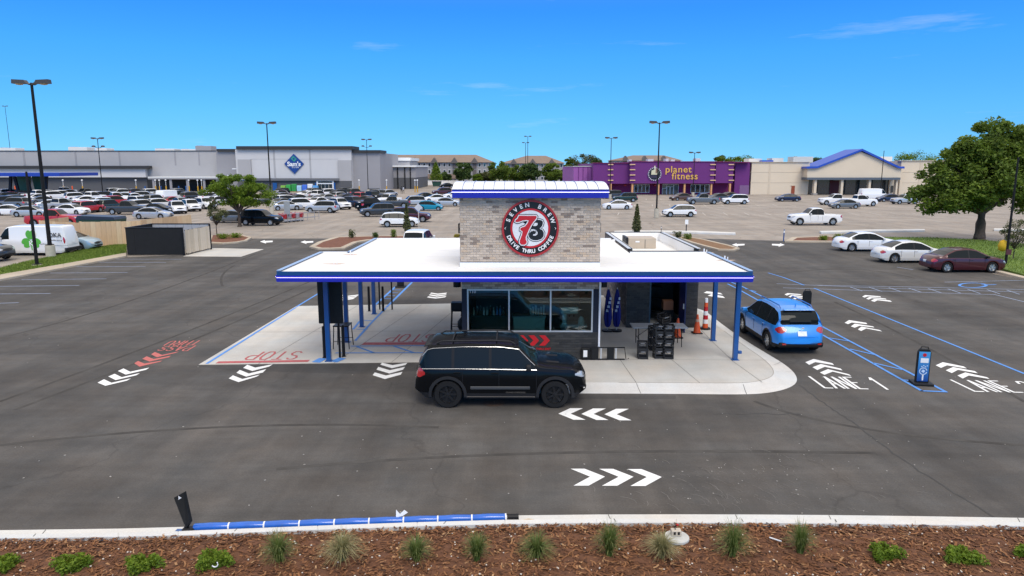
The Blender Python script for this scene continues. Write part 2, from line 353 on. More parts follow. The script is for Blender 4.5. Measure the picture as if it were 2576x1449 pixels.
# front gutter, kerb, mulch bed
gut_n = shifted(FAR_K, 0, 28); kb_n = shifted(FAR_K, 0, 38)
g = strip(MB(), [G(*p) for p in FAR_K], [G(*p) for p in gut_n], -0.1, 0.010)
gut = struct(g.build('gutter', KERBM))
g = strip(MB(), [G(*p) for p in gut_n], [G(*p) for p in kb_n], -0.1, 0.15)
kerb = struct(g.build('front_kerb', KERBM, bevel=0.012))
for px in (115, 620, 1145, 1530, 1850, 2085, 2560):
    k = min(range(len(FAR_K) - 1), key=lambda i: abs((FAR_K[i][0] + FAR_K[i + 1][0]) / 2 - px))
    t = (px - FAR_K[k][0]) / (FAR_K[k + 1][0] - FAR_K[k][0]); y = FAR_K[k][1] + t * (FAR_K[k + 1][1] - FAR_K[k][1])
    sk = 14 if px > 1300 else -22
    m_ = MB(); line_strip(m_, [G(px, y + 1), G(px + sk, y + 27)], 0.014, 0.013); m_.build('joint', DARK, gut)
    m_ = MB(); a = G(px + sk, y + 29); b = G(px + sk * 1.3, y + 36); line_strip(m_, [a, b], 0.014, 0.153); m_.build('joint', DARK, kerb)
def tonemesh(name, V, Fc, T, m, parent=None):
    me = bpy.data.meshes.new(name); me.from_pydata(V, [], Fc)
    at = me.attributes.new('tone', 'FLOAT', 'FACE'); at.data.foreach_set('value', np.asarray(T, dtype=np.float32))
    me.materials.append(m); return link(name, me, parent)
m_ = MB(); m_.sheet([G(*q_) for q_ in [(1312, 1309), (1330, 1306), (1350, 1309), (1352, 1321), (1314, 1322)]], .012); m_.build('rust_patch', mat('tan_stain', (.52, .36, .18), .9, var=.3, vscale=10), gut)
bed_px = kb_n + [(4100, 2000), (-1500, 2000)]
rs = np.random.RandomState(3)
g = MB(); nx, ny = 170, 26
bx = np.linspace(-17, 17, nx)
kx = np.array([G(*p).x for p in kb_n]); ky = np.array([G(*p).y for p in kb_n])
edge = np.interp(bx, kx, ky)
V = [(bx[i], edge[i] - 0.0 - 3.6 * j / (ny - 1), 0.07 + 0.05 * min(1, j / 3) + rs.uniform(-.03, .03) * (j > 0)) for i in range(nx) for j in range(ny)]
Fc = [(i * ny + j, i * ny + j + 1, (i + 1) * ny + j + 1, (i + 1) * ny + j) for i in range(nx - 1) for j in range(ny - 1)]
g.add(V, Fc); bed = struct(g.build('mulch_bed', MULCH, smooth=60))
n = 26000
cx = rs.uniform(-11.5, 11.5, n); ce = np.interp(cx, kx, ky); cy = ce - 0.02 - rs.uniform(0, 1, n) ** 1.0 * 2.0; cz = 0.10 + rs.uniform(0, .05, n)
ln = rs.uniform(.02, .075, n); wd = rs.uniform(.006, .018, n); az = rs.uniform(0, 6.283, n); tl = rs.normal(0, .35, n); cv = rs.uniform(-.6, .6, n)
ux = np.cos(az) * np.cos(tl); uy = np.sin(az) * np.cos(tl); uz = np.sin(tl); sx = -np.sin(az); sy = np.cos(az)
V = np.zeros((n, 6, 3))
for k, (a, b) in enumerate(((-1, -1), (0, -1), (1, -1), (1, 1), (0, 1), (-1, 1))):
    bend = (0 if a else 1) * cv * ln
    V[:, k, 0] = cx + a * ln * ux + (b * wd + bend) * sx; V[:, k, 1] = cy + a * ln * uy + (b * wd + bend) * sy; V[:, k, 2] = cz + a * ln * uz * .6
Fc = [(i * 6, i * 6 + 1, i * 6 + 4, i * 6 + 5) for i in range(n)] + [(i * 6 + 1, i * 6 + 2, i * 6 + 3, i * 6 + 4) for i in range(n)]
tt = np.clip(rs.beta(1.6, 2.6, n), 0, 1); 
CHIP = mat('mulch_chips', (.1, .05, .02), 0.9, tone=((0.042, 0.017, 0.007), (0.145, 0.056, 0.021), (0.25, 0.11, 0.042), (0.52, 0.33, 0.17)))
o = tonemesh('mulch_chips', V.reshape(-1, 3).tolist(), Fc, np.concatenate([tt, tt]), CHIP, bed); stuff(o)
n = 420                                                 # pale pebbles caught in the mulch
g = MB()
for i in range(n):
    x = rnd.uniform(-11, 11); y = float(np.interp(x, kx, ky)) - rnd.uniform(.03, 1.9); r = rnd.uniform(.006, .014)
    g.obox((x, y, .145), (2 * r, 1.6 * r, r), Matrix.Rotation(rnd.uniform(0, 3), 3, 'Z'))
stuff(g.build('pebbles', mat('pale_pebble', (.62, .56, .48), .8, var=.2), bed))

# left verge
kA = [(-500, 830), (0, 707), (160, 677), (318, 647)]; kB = [(-500, 810), (0, 690), (160, 663), (318, 635)]
struct(strip(MB(), [G(*p) for p in kA], [G(*p, .12) for p in kB], -.1, .12).build('verge_kerb', KERBT, bevel=.02))
vp = [(-500, 810), (0, 690), (160, 663), (318, 635), (318, 612), (240, 622), (150, 641), (70, 657), (0, 674), (-500, 770)]
def lawn(name, px, z, nb, seed, hgt=.09):
    poly = [G(x, y, z) for x, y in px]
    g = MB(); g.prism(poly, -.1, z); o = struct(g.build(name, GRASSM))
    r = np.random.RandomState(seed); xs = np.array([p.x for p in poly]); ys = np.array([p.y for p in poly])
    def inside(x, y):
        c = np.zeros(len(x), bool); j = len(xs) - 1
        for i in range(len(xs)):
            c ^= ((ys[i] > y) != (ys[j] > y)) & (x < (xs[j] - xs[i]) * (y - ys[i]) / (ys[j] - ys[i] + 1e-9) + xs[i]); j = i
        return c
    x = r.uniform(max(xs.min(), -60), min(xs.max(), 70), nb * 4); y = r.uniform(ys.min(), ys.max(), nb * 4); k = inside(x, y); x = x[k][:nb]; y = y[k][:nb]; m = len(x)
    a = r.uniform(0, 6.28, m); h = hgt * r.uniform(.5, 1.4, m); w_ = r.uniform(.012, .03, m); lx = r.normal(0, .5, m) * h; ly = r.normal(0, .5, m) * h
    V = np.zeros((m, 3, 3)); V[:, 0] = np.stack([x - w_ * np.cos(a), y - w_ * np.sin(a), np.full(m, z)], 1); V[:, 1] = np.stack([x + w_ * np.cos(a), y + w_ * np.sin(a), np.full(m, z)], 1)
    V[:, 2] = np.stack([x + lx, y + ly, z + h], 1)
    BL = mat('grass_blades', (.1, .15, .03), .8, tone=((.065, .11, .014), (.14, .215, .026), (.26, .33, .06)), trans=.35)
    stuff(tonemesh('grass', V.reshape(-1, 3).tolist(), [(3 * i, 3 * i + 1, 3 * i + 2) for i in range(m)], r.uniform(0, 1, m), BL, o)); return o
lawn('grass_verge', vp, .13, 26000, 1)
rp = [(2110, 602), (2206, 596.5), (2330, 597), (2450, 602), (2576, 613), (3300, 680), (3300, 840), (2576, 690), (2512, 673), (2395, 645), (2260, 622), (2140, 607)]
lawn('grass_slope', rp, .13, 30000, 2)
kA = [(1974, 609), (2110, 611), (2225, 612), (2395, 655), (2512, 689), (2576, 705), (2900, 775)]; kB = [(1982, 605), (2110, 606), (2235, 610), (2400, 650), (2518, 681), (2580, 696), (2905, 765)]
struct(strip(MB(), [G(*p) for p in kA], [G(*p, .12) for p in kB], -.1, .135).build('slope_kerb', KERBT, bevel=.02))

def island(name, px, m, inset=.28, holes=None):
    poly = [Vector(G(*p)) for p in px]; n = len(poly)
    if sum(poly[i].x * poly[(i + 1) % n].y - poly[(i + 1) % n].x * poly[i].y for i in range(n)) < 0: poly = poly[::-1]
    ins = []
    for i in range(n):
        a, b, c = poly[i - 1], poly[i], poly[(i + 1) % n]; d1 = (b - a).normalized(); d2 = (c - b).normalized()
        nn = Vector((-d1.y - d2.y, d1.x + d2.x, 0)); nn.normalize(); ins.append(b + nn * inset / max(.35, nn.dot(Vector((-d1.y, d1.x, 0)))))
    g = MB(); strip(g, poly + [poly[0]], ins + [ins[0]], -.1, .14); o = struct(g.build(name, KERBT, bevel=.02))
    g = MB(); g.sheet(ins, .12); g.build('mulch', m, o); return o
island('planting_island', [(522, 613), (528, 594), (600, 592), (634, 600), (622, 608), (600, 612), (560, 615)], MULCHR)
island('planting_island', [(778, 624), (800, 612), (845, 599), (960, 596), (1092, 596), (1092, 605), (930, 607), (900, 612), (868, 627), (830, 629), (800, 629)], MULCHR, .45)
island('planting_island', [(1700, 599), (1735, 599), (1775, 606), (1838, 621), (1861, 628), (1848, 632), (1806, 631), (1770, 622), (1735, 612)], mat('straw_mulch', (.20, .11, .05), .95, var=.3, vscale=4), .30)
island('planting_island', [(1974, 610), (1992, 600), (2080, 597), (2112, 600), (2112, 611)], MULCHR, .5)
for px in ([(1545, 584.5), (1607, 583), (1740, 584), (1850, 588.5), (1850, 591), (1740, 588), (1607, 587), (1545, 588.5)], [(2061, 585), (2180, 581), (2326, 580), (2326, 583), (2180, 585), (2066, 588)], [(2500, 578), (2620, 580), (2620, 583), (2500, 581)]):
    g = MB(); g.prism([G(*p) for p in px], -.1, .16); struct(g.build('concrete_median', KERBM, bevel=.02))

# drive-through slab and raised building pad
g = MB(); g.sheet([G(*p) for p in [(499, 918), (746, 770), (1000, 766), (1185, 763), (1240, 900), (1240, 911), (1045, 912)]], .006)
slab = struct(g.build('concrete_slab', CONC))
pad_out = [(1176, 905), (1184, 955), (1215, 984), (1300, 990), (1465, 990), (1700, 991), (1880, 993), (1940, 988), (1985, 977), (2007, 961), (2001, 940), (1975, 917), (1930, 890), (1880, 860), (1830, 826), (1790, 795), (1770, 778), (1600, 742), (1235, 742)]
pad_in = [(1184, 901), (1192, 942), (1222, 957), (1310, 962), (1470, 962), (1700, 963), (1860, 964), (1905, 960), (1938, 950), (1948, 938), (1940, 921), (1918, 901), (1880, 875), (1845, 850), (1807, 822), (1774, 793), (1758, 776), (1600, 744), (1240, 745)]
PADZ = .11
def chaikin(pts):
    q = []
    for i_ in range(len(pts)):
        a_, b_ = pts[i_], pts[(i_ + 1) % len(pts)]; q += [(a_[0] * .75 + b_[0] * .25, a_[1] * .75 + b_[1] * .25), (a_[0] * .25 + b_[0] * .75, a_[1] * .25 + b_[1] * .75)]
    return q
pad_out, pad_in = chaikin(chaikin(pad_out)), chaikin(chaikin(pad_in))
O_ = [G(*p) for p in pad_out]; I_ = [G(x, y, PADZ) for x, y in pad_in]
g = MB(); g.sheet(I_, PADZ); pad = struct(g.build('building_pad', CONC))
mids = [a.lerp(b, .45) for a, b in zip(O_, I_)]
g = MB(); n = len(O_)
for i in range(n):
    j = (i + 1) % n
    g.add([(O_[i].x, O_[i].y, .004), (O_[j].x, O_[j].y, .004), (mids[j].x, mids[j].y, .035), (mids[i].x, mids[i].y, .035), (I_[i].x, I_[i].y, PADZ), (I_[j].x, I_[j].y, PADZ)], [(0, 1, 2, 3), (3, 2, 5, 4)])
g.build('rolled_kerb', KERBM, pad, smooth=50)
for pts in ([(1600, 962), (1560, 905)], [(1760, 963), (1690, 905), (1650, 850)], [(1918, 962), (1838, 905)], [(1838, 903), (1790, 858), (1762, 828)], [(1480, 904), (1930, 906)]):
    m_ = MB(); line_strip(m_, [G(*p, PADZ) for p in pts], .014, PADZ + .004); m_.build('joint', DARK, pad)
m_ = MB(); line_strip(m_, [q_ for q_ in I_ if q_.y < 27 and q_.x > 3], .018, PADZ + .004); m_.build('kerb_line', mat('kerb_line_shade', (.30, .27, .23), .9), pad)
for pts in ([(1868, 962), (1878, 992)], [(1600, 962), (1612, 990)], [(1953, 935), (1995, 934)], [(1945, 918), (1966, 910)]):
    m_ = MB(); a = G(*pts[0], PADZ); b = G(*pts[1]); n_ = Vector((.008, .003, 0))
    mid = a.lerp(b, .55)
    m_.add([a - n_ + Vector((0, 0, .004)), a + n_ + Vector((0, 0, .004)), (mid.x + n_.x, mid.y, .042), (mid.x - n_.x, mid.y, .042), (b.x + n_.x, b.y, .010), (b.x - n_.x, b.y, .010)], [(0, 1, 2, 3), (3, 2, 4, 5)]); m_.build('joint', DARK, pad)
for pts in ([(1160, 766), (985, 912)], [(1060, 767), (840, 914)], [(900, 769), (650, 916)], [(640, 836), (1180, 832)]):
    m_ = MB(); line_strip(m_, [G(*p) for p in pts], .016, .0095); m_.build('joint', DARK, slab)
g = MB(); g.sheet([G(*p) for p in [(460, 645), (606, 646), (664, 627), (535, 624)]], .006); struct(g.build('concrete_apron', CONC))

# paint on the ground: each mark is a part of the lot or the slab
def chev(zf, polys, m, name='chevron', par=lot, z=.006):
    for pl in polys: g = MB(); g.sheet([G(*p) for p in zf(pl)], z); g.build(name, m, par)
z8 = zc(1341.7, 964.4, .29298)
chev(z8, [[(x + dx, y + dy) for x, y in [(215, 262), (315, 215), (425, 215), (320, 262), (448, 314), (345, 314)]] for dx, dy in ((0, 0), (197, 2), (395, 5))], WHITEP)
chev(z8, [[(x + dx, y + dy) for x, y in [(320, 735), (440, 735), (615, 803), (475, 880), (345, 880), (487, 803)]] for dx, dy in ((0, 0), (245, 1), (488, 3))], WHITEP)
z2 = zc(0, 670.9, .29298)
chev(z2, [[(838, 997), (893, 968), (958, 998), (1125, 960), (1090, 980), (905, 1024)], [(930, 944), (985, 921), (1045, 950), (1202, 914), (1170, 934), (993, 975)], [(1013, 897), (1060, 875), (1118, 903), (1282, 868), (1255, 886), (1080, 928)]], WHITEP)
z1 = zc(335.4, 838.6, .098388)
chev(z1, [[(25, 770), (120, 710), (285, 775), (740, 700), (690, 728), (160, 855)], [(232, 655), (340, 590), (520, 660), (965, 575), (910, 615), (415, 725)], [(455, 540), (550, 480), (735, 555), (1165, 465), (1080, 505), (605, 615)]], REDP)
z4 = zc(503.1, 847, .13022)
chev(z4, [[(555, 810), (635, 750), (820, 820), (1155, 735), (1095, 775), (745, 880)], [(705, 700), (770, 645), (945, 715), (1280, 630), (1215, 695), (890, 775)], [(835, 605), (915, 545), (1065, 600), (1410, 535), (1335, 580), (1010, 665)]], WHITEP)
z6 = zc(654.1, 637.3, .27773)
chev(z6, [[(1020, 1105), (1040, 1080), (1140, 1108), (1290, 1075), (1275, 1100), (1130, 1140)], [(1055, 1055), (1072, 1030), (1175, 1060), (1312, 1030), (1295, 1055), (1172, 1090)], [(1090, 1010), (1105, 992), (1200, 1014), (1335, 992), (1318, 1012), (1195, 1042)]], WHITEP)
chev(z6, [[(1512, 400), (1525, 390), (1600, 400), (1690, 387), (1675, 400), (1590, 411)], [(1528, 380), (1540, 372), (1605, 382), (1690, 372), (1680, 382), (1600, 394)], [(1540, 364), (1552, 357), (1612, 366), (1693, 357), (1685, 368), (1608, 376)]], WHITEP)
chev(z6, [[(690, 418), (705, 408), (745, 418), (860, 402), (845, 415), (740, 430)], [(715, 400), (728, 392), (770, 402), (880, 388), (868, 399), (765, 412)], [(735, 384), (748, 377), (790, 386), (897, 374), (885, 384), (785, 395)]], WHITEP)
z3 = zc(2012.6, 855.3, .21876)
chev(z3, [[(60, 257), (155, 220), (370, 268), (392, 290), (175, 256), (105, 288)], [(143, 315), (240, 278), (465, 330), (490, 352), (285, 310), (198, 347)], [(228, 375), (320, 337), (560, 395), (590, 417), (375, 365), (280, 402)]], WHITEP)
chev(z3, [[(1560, 293), (1640, 257), (1880, 305), (1920, 330), (1690, 293), (1620, 322)], [(1675, 350), (1760, 313), (2010, 360), (2045, 385), (1815, 345), (1745, 382)], [(1810, 410), (1900, 375), (2150, 430), (2180, 450), (1940, 410), (1870, 445)]], WHITEP)
zr = zc(1970.6, 670.9, .26041)
chev(zr, [[(592, 543), (635, 517), (800, 543), (812, 557), (660, 540), (625, 556)], [(652, 578), (690, 552), (865, 577), (880, 588), (735, 572), (690, 590)], [(720, 607), (755, 580), (930, 613), (955, 627), (800, 598), (752, 622)]], WHITEP)
chev(zr, [[(762, 290), (790, 275), (935, 287), (945, 297), (815, 288), (785, 299)], [(800, 310), (830, 294), (985, 308), (1000, 318), (855, 305), (825, 318)], [(845, 330), (880, 312), (1030, 327), (1050, 341), (910, 325), (880, 340)]], WHITEP)
chev(zr, [[(12, 270), (40, 256), (165, 266), (178, 275), (62, 268), (35, 280)], [(50, 290), (80, 274), (195, 286), (208, 296), (105, 288), (72, 298)], [(95, 308), (122, 294), (225, 305), (235, 314), (145, 306), (115, 316)]], WHITEP)
chev(zc(0, 0, 1), [[(1770, 737), (1778, 733), (1812, 737), (1818, 741), (1785, 739)], [(1780, 744), (1790, 740), (1818, 745), (1824, 750), (1795, 747)]], WHITEP)
for c in ((670, 608), (772, 609), (1857, 616), (1958, 616)):   # small turn arrows at the lot entrance
    s = 1 if c[0] < 1200 else -1
    chev(zc(c[0], c[1], 1), [[(-16, 0), (-4, -4), (-4, -2), (16 * s * s, -2.5), (16, 1.2), (-2, 2.5), (0, 5)]] if c[0] != 1958 else [[(16, 0), (4, -4), (4, -2), (-16, -2.5), (-16, 1.2), (2, 2.5), (0, 5)]], WHITEP, 'arrow')
def word(s, zf, tl, tr, bl, br, wd, m, par, z):
    c = zf([tl, tr, bl, br]); stroke_word(s, *[G(*p) for p in c], wd, z).build('painted_word', m, par)
word('LANE 1', z3, (105, 420), (845, 437), (285, 552), (1050, 572), .075, WHITEP, lot, .006)
word('LANE 2', z3, (1735, 460), (2560, 482), (2010, 592), (2860, 612), .075, WHITEP, lot, .006)
word('STOP', z4, (1830, 437), (850, 448), (1985, 292), (1075, 300), .075, REDF, slab, .011)
word('STOP', z6, (1530, 803), (1130, 803), (1590, 735), (1195, 738), .075, REDF, slab, .011)
word('PASS', z1, (1370, 450), (610, 440), (1590, 318), (800, 345), .055, REDP, lot, .006)
word('THRU', z1, (1570, 300), (780, 320), (1760, 185), (970, 205), .055, REDP, lot, .006)
def pline(pts, wd, m, par=lot, z=.008, zf=None):
    pts = zf(pts) if zf else pts
    g = MB(); line_strip(g, [G(*p) for p in pts], wd, z); return g.build('painted_line', m, par)
for pts, par, zz in (([(521, 915), (744, 774)], slab, .012), ([(746, 772), (797, 741), (868, 697)], lot, .008)): pline(pts, .10, BLUEP, par, zz)
g = MB(); g.sheet([G(*p) for p in z4([(300, 522), (360, 483), (2125, 453), (2085, 492)])], .013); g.build('stop_line', REDF, slab)
g = MB(); g.sheet([G(*p) for p in z6([(920, 832), (945, 810), (1530, 808), (1515, 830)])], .013); g.build('stop_line', REDF, slab)
for pts in ([(1375, 265), (1145, 490)], [(1225, 305), (1052, 462)]): pline(pts, .12, BLUEP, lot, .010, z6)
for pts in ([(1140, 497), (1000, 640), (865, 792)], [(905, 615), (845, 690)], [(830, 843), (1560, 838)], [(690, 905), (1500, 903)], [(880, 848), (1030, 903)], [(1210, 842), (1385, 900)], [(935, 610), (1010, 612)], [(880, 690), (965, 690)], [(1052, 464), (1030, 485)]): pline(pts, .10, BLUEP, slab, .0145, z6)
for y_ in (332, 358, 384, 412): pline([(1195 - (y_ - 332) * 1.05, y_), (1270 - (y_ - 332) * 1.0, y_ + 2)], .09, BLUEP, lot, .0125, z6)
for pts in ([(515, 984), (560, 960)], [(680, 980), (735, 957)]): pline(pts, .30, BLUEP, slab, .0145, z6)
for pts in ([(2325, 1035), (300, 210)], [(200, 180), (0, 105), (-145, 62)], [(1570, 1212), (375, 580)], [(1335, 1202), (380, 662)], [(1335, 1202), (1570, 1212)], [(440, 690), (640, 722)], [(650, 800), (880, 852)], [(880, 935), (1140, 995)], [(1150, 1095), (1400, 1125)]):
    pline(pts, .10, BLUEP, lot, .008 + .0006 * (len(pts) + int(pts[0][0]) % 7), zr)
z8b = zc(1593, 587, .3125)
for pts in ([(1040, 560), (835, 445), (760, 408)], [(1130, 555), (880, 430), (790, 395)], [(905, 448), (985, 470)]): pline(pts, .10, BLUEP, lot, .010, z8b)
for pts in ([(310, 180), (1200, 196), (2325, 222)], [(0, 205), (1000, 238), (2050, 272)], [(-60, 165), (900, 207), (2325, 246)], [(2040, 270), (2325, 340)], [(1560, 150), (2325, 132)]): pline(pts, .09, FAINTP, lot, .0065 + .0004 * (len(pts) + int(pts[0][1]) % 5), zr)
for k in range(9): pline([(640 + k * 190, 196 + k * 4), (760 + k * 190, 236 + k * 4)], .08, FAINTP, lot, .0105, zr)
pline([(1830 + 130 * math.cos(a), 180 + 22 * math.sin(a)) for a in np.linspace(0, 6.283, 22)], .14, BLUEP, lot, .0075, zr)
pline([(1920, 178), (2050, 174)], .12, BLUEP, lot, .0125, zr); pline([(1250, 30), (1100, 5)], .10, FAINTP, lot, .0085, zr)
for pts in ([(435, 55), (1090, 51)], [(190, 112), (910, 105)], [(0, 170), (675, 162)], [(0, 235), (430, 231)], [(0, 315), (155, 310)]): pline(pts, .10, FAINTP, lot, .007, z2)
for pts in ([(270, 652), (455, 652.5)], [(228, 660), (416, 660.5)], [(182, 671), (365, 671)]): pline(pts, .10, FAINTP, lot, .007)
# bay lines of the big lot
for i in range(60):
    x = -118 + i * 3.0
    if -10 < x < 6: continue
    for y in (96, 118, 140):
        if x < -95 and y < 100: continue
        g = MB(); line_strip(g, [(x, y), (x + 1.0, y + 5.4)], .11, -.012); g.build('bay_line', OLDP, old)
for i in range(26):
    for y in (92, 112, 132):
        g = MB(); line_strip(g, [(28 + i * 3.0, y), (27 + i * 3.0, y + 5.4)], .11, -.012); g.build('bay_line', OLDP, old)
# seams, scrapes and grit on the new asphalt
g = MB()
for pts in ([(2010, 968), (2080, 1020), (2150, 1065), (2260, 1150), (2400, 1240), (2576, 1345)], [(1800, 1040), (2050, 1043)]):
    q = []
    for a, b in zip(pts, pts[1:]):
        for t in np.linspace(0, 1, 9)[:-1]: q.append((a[0] + (b[0] - a[0]) * t + rnd.uniform(-2, 2), a[1] + (b[1] - a[1]) * t + rnd.uniform(-2, 2)))
    line_strip(g, [G(*p) for p in q], .045, .0035)
stuff(g.build('paving_seam', mat('seam_tar', (.052, .05, .048), .9, var=.2), lot))
g = MB()
for i in range(190):
    px = rnd.gauss(1880, 150); py = rnd.gauss(1235, 42); L_ = rnd.uniform(.04, .35); a = R(rnd.gauss(110, 22)); p = G(px, py)
    if py > 1290: continue
    line_strip(g, [p, p + Vector((math.cos(a) * L_ * .5, math.sin(a) * L_ * .5, 0)), p + Vector((math.cos(a + .2) * L_, math.sin(a + .2) * L_, 0))], rnd.uniform(.004, .011), .004)
stuff(g.build('scrape_marks', mat('scrape_dust', (.17, .16, .148), .9, var=.4, vscale=8), lot))
g = MB()
for i in range(230):
    p = G(rnd.uniform(-100, 2700), 640 + 650 * rnd.random() ** .8); r = rnd.uniform(.006, .022)
    if rnd.random() < .35: p = G(rnd.gauss(1950, 300), rnd.gauss(1180, 80)); r *= .7
    g.obox((p.x, p.y, .004), (r * 2, r * 1.5, .008), Matrix.Rotation(rnd.uniform(0, 3), 3, 'Z'))
stuff(g.build('loose_grit', mat('pale_grit', (.30, .285, .26), .9, var=.4), lot))
DKA_ = pavement_mat('darker_asphalt', (0.070, 0.067, 0.064), 0.2, 0.2, 0.18, 0.9)
g = MB(); g.sheet([G(*p) for p in [(500, 921), (760, 917), (1040, 914), (1300, 994), (1700, 995), (1700, 1004), (1300, 1003), (1060, 933), (900, 941), (720, 936), (560, 930)]], .002); stuff(g.build('fresh_asphalt_strip', DKA_, lot))
g = MB()
def arc_mark(c0, c1, c2, wd):
    q = []
    for t_ in np.linspace(0, 1, 26):
        q.append(((1 - t_) ** 2 * c0[0] + 2 * t_ * (1 - t_) * c1[0] + t_ ** 2 * c2[0], (1 - t_) ** 2 * c0[1] + 2 * t_ * (1 - t_) * c1[1] + t_ ** 2 * c2[1]))
    line_strip(g, [G(*p) for p in q], wd, .0028)
for c0, c1, c2 in (((560, 720), (545, 690), (590, 668)), ((0, 1010), (420, 860), (800, 700)), ((40, 1030), (470, 870), (830, 705)), ((0, 1120), (600, 1050), (1100, 1075)), ((0, 850), (300, 780), (640, 640)), ((1900, 1010), (2100, 1090), (2576, 1120)), ((2100, 760), (2300, 850), (2576, 1010)), ((1950, 690), (2150, 660), (2300, 700)), ((700, 1180), (1300, 1120), (2200, 1140))): arc_mark(c0, c1, c2, .13)
stuff(g.build('tyre_marks', mat('tyre_mark', (.075, .071, .067), .95, var=.35, vscale=1.2, spec=.05), lot))
c = G(1243, 1014); t = thing('manhole_cover', 'rusty round manhole cover in the asphalt beneath the black SUV', 'manhole cover', c, world=True)
g = MB(); g.lathe([(.31, .0), (.31, .006), (.28, .009), (.28, .006)], c, 28); g.build('frame', mat('manhole_frame', (.06, .045, .035), .7), t)
g = MB(); g.cyl(c, c + Vector((0, 0, .008)), .275, n=28); g.build('lid', mat('manhole_lid', (.085, .055, .04), .8, var=.3, vscale=12, bump=.6, bscale=40), t)
# ================================================================ the coffee stand
BLUE = mat('blue_enamel', (0.005, 0.075, 0.27), 0.35, var=0.06, coat=.3)
BLUED = mat('deep_blue_fascia', (0.006, 0.012, 0.36), 0.35, var=0.05, coat=.3)
BLUET = mat('teal_blue_fascia', (0.004, 0.055, 0.185), 0.4, var=0.06)
WMEM = mat('white_roof_membrane', (0.80, 0.79, 0.77), 0.6, var=0.05, vscale=0.7)
WMET = mat('white_metal', (0.80, 0.81, 0.84), 0.35, var=0.03)
ALU = mat('aluminium', (0.62, 0.63, 0.64), 0.35, 0.6, var=0.03)
BLK = mat('black_metal', (0.012, 0.012, 0.014), 0.45, var=0.1, spec=.2)
BLKP = mat('black_plastic', (0.014, 0.015, 0.016), 0.5, var=0.15, vscale=8, spec=.2)
NAVY = mat('dark_navy', (0.016, 0.02, 0.034), 0.5, var=0.1, spec=.2)
MORT = mat('pale_mortar', (0.47, 0.44, 0.40), 0.9, var=0.1, vscale=20)
MORTD = mat('dark_mortar', (0.05, 0.05, 0.05), 0.9, var=0.1, vscale=20)
BR = [mat('brick_%s' % k, c, .85, var=.16, vscale=14, bump=.4, bscale=80, rand=.06) for k, c in (('buff', (.475, .39, .315)), ('cream', (.53, .44, .36)), ('grey', (.40, .335, .28)), ('umber', (.255, .20, .165)), ('tan', (.50, .385, .285)))]
BRD = [mat('dark_brick_%s' % k, c, .6, var=.2, vscale=14, bump=.4, bscale=80) for k, c in (('black', (.02, .02, .021)), ('coal', (.03, .03, .03)), ('ash', (.042, .04, .038)))]
BRM = [mat('side_brick_%s' % k, c, .85, var=.2, vscale=14) for k, c in (('plum', (.20, .16, .15)), ('taupe', (.26, .22, .20)), ('smoke', (.16, .14, .13)))]
LED = mat('led_strip', (.6, .5, 1), .4, var=0, emit=(.42, .34, 1.0, 2.2))
LEDW = mat('pale_led_strip', (.8, .75, 1), .4, var=0, emit=(.66, .62, 1.0, 1.1))
ORNG = mat('traffic_orange', (.72, .10, .02), .5, var=.1)
WHT = mat('white_paint', (.8, .8, .8), .5, var=.04)
RED = mat('sign_red', (.50, .012, .02), .4, var=.05)
WY = 22.75; CF = 21.5; ZT = 3.28
X0, X1 = P(1158, 600, WY).x, P(1509, 600, WY).x
cl, crx = P(697, 683, CF).x, P(1893, 681, CF).x
BK = 26.5; BK2 = 31.7; lx2 = P(877, 633, BK).x
zb_t = P(1333, 660, WY).z; zt_t = P(1333, 497, WY).z + .05
kiosk = thing('coffee_stand', 'small drive-through stand with pale brick tower and wide flat blue-edged canopy', 'building', (0.4, WY + 3, 0), world=True)
# canopy deck, fascia
DZ = ZT - .035
deck = [(cl + .02, CF + .02), (crx - .02, CF + .02), (crx - .02, BK), (X1 + 1.6, BK), (X1 + 1.6, BK2), (lx2, BK2), (lx2, BK), (cl + .02, BK)]
g = MB(); g.prism(deck, 2.985, DZ); canopy = g.build('canopy_roof', WMEM, kiosk)
zf0, zf1 = P(1300, 708.5, CF).z, ZT
zm = zf0 + (zf1 - zf0) * .62
def fascia(a, b, nrm, full=True):                       # one straight run; nrm points outward
    a = Vector(a); b = Vector(b); nrm = Vector(nrm); d = (b - a).normalized()
    for z0, z1, th, m in ((zm, zf1, .05, BLUET), (zf0, zm - .002, .085, BLUED)):
        q = [a, b, b + nrm * th, a + nrm * th]; g = MB(); g.prism([(p.x, p.y) for p in q], z0, z1); g.build('fascia_band', m, kiosk)
    q = [a + nrm * .086, b + nrm * .086, b + nrm * .10, a + nrm * .10]; g = MB(); zl = zf0 + (zf1 - zf0) * .40
    g.prism([(p.x, p.y) for p in q], zl, zl + .016); g.build('light_strip', LED, kiosk)
    if nrm.y < -.5: return
    q = [a - nrm * .07, b - nrm * .07, b + nrm * .055, a + nrm * .055]; g = MB(); g.prism([(p.x, p.y) for p in q], zf1 + .002, zf1 + .02); g.build('edge_trim', mat('pale_blue_trim', (.30, .42, .62), .4), kiosk)
fascia((cl, CF, 0), (crx, CF, 0), (0, -1, 0)); fascia((crx, CF + .11, 0), (crx, BK, 0), (1, 0, 0)); fascia((cl, BK, 0), (cl, CF + .11, 0), (-1, 0, 0))
fascia((lx2, BK2, 0), (lx2, BK + .1, 0), (-1, 0, 0))
for a, b in (((cl, BK + .01), (lx2 - .06, BK + .07)), ((X1 + 1.62, BK + .01), (crx, BK + .07)), ((lx2, BK2 + .01), (X1 + 1.6, BK2 + .07))):
    g = MB(); g.box(a[0], b[0], a[1], b[1], zf0, ZT + .012); g.build('rear_edge', WMET, kiosk)
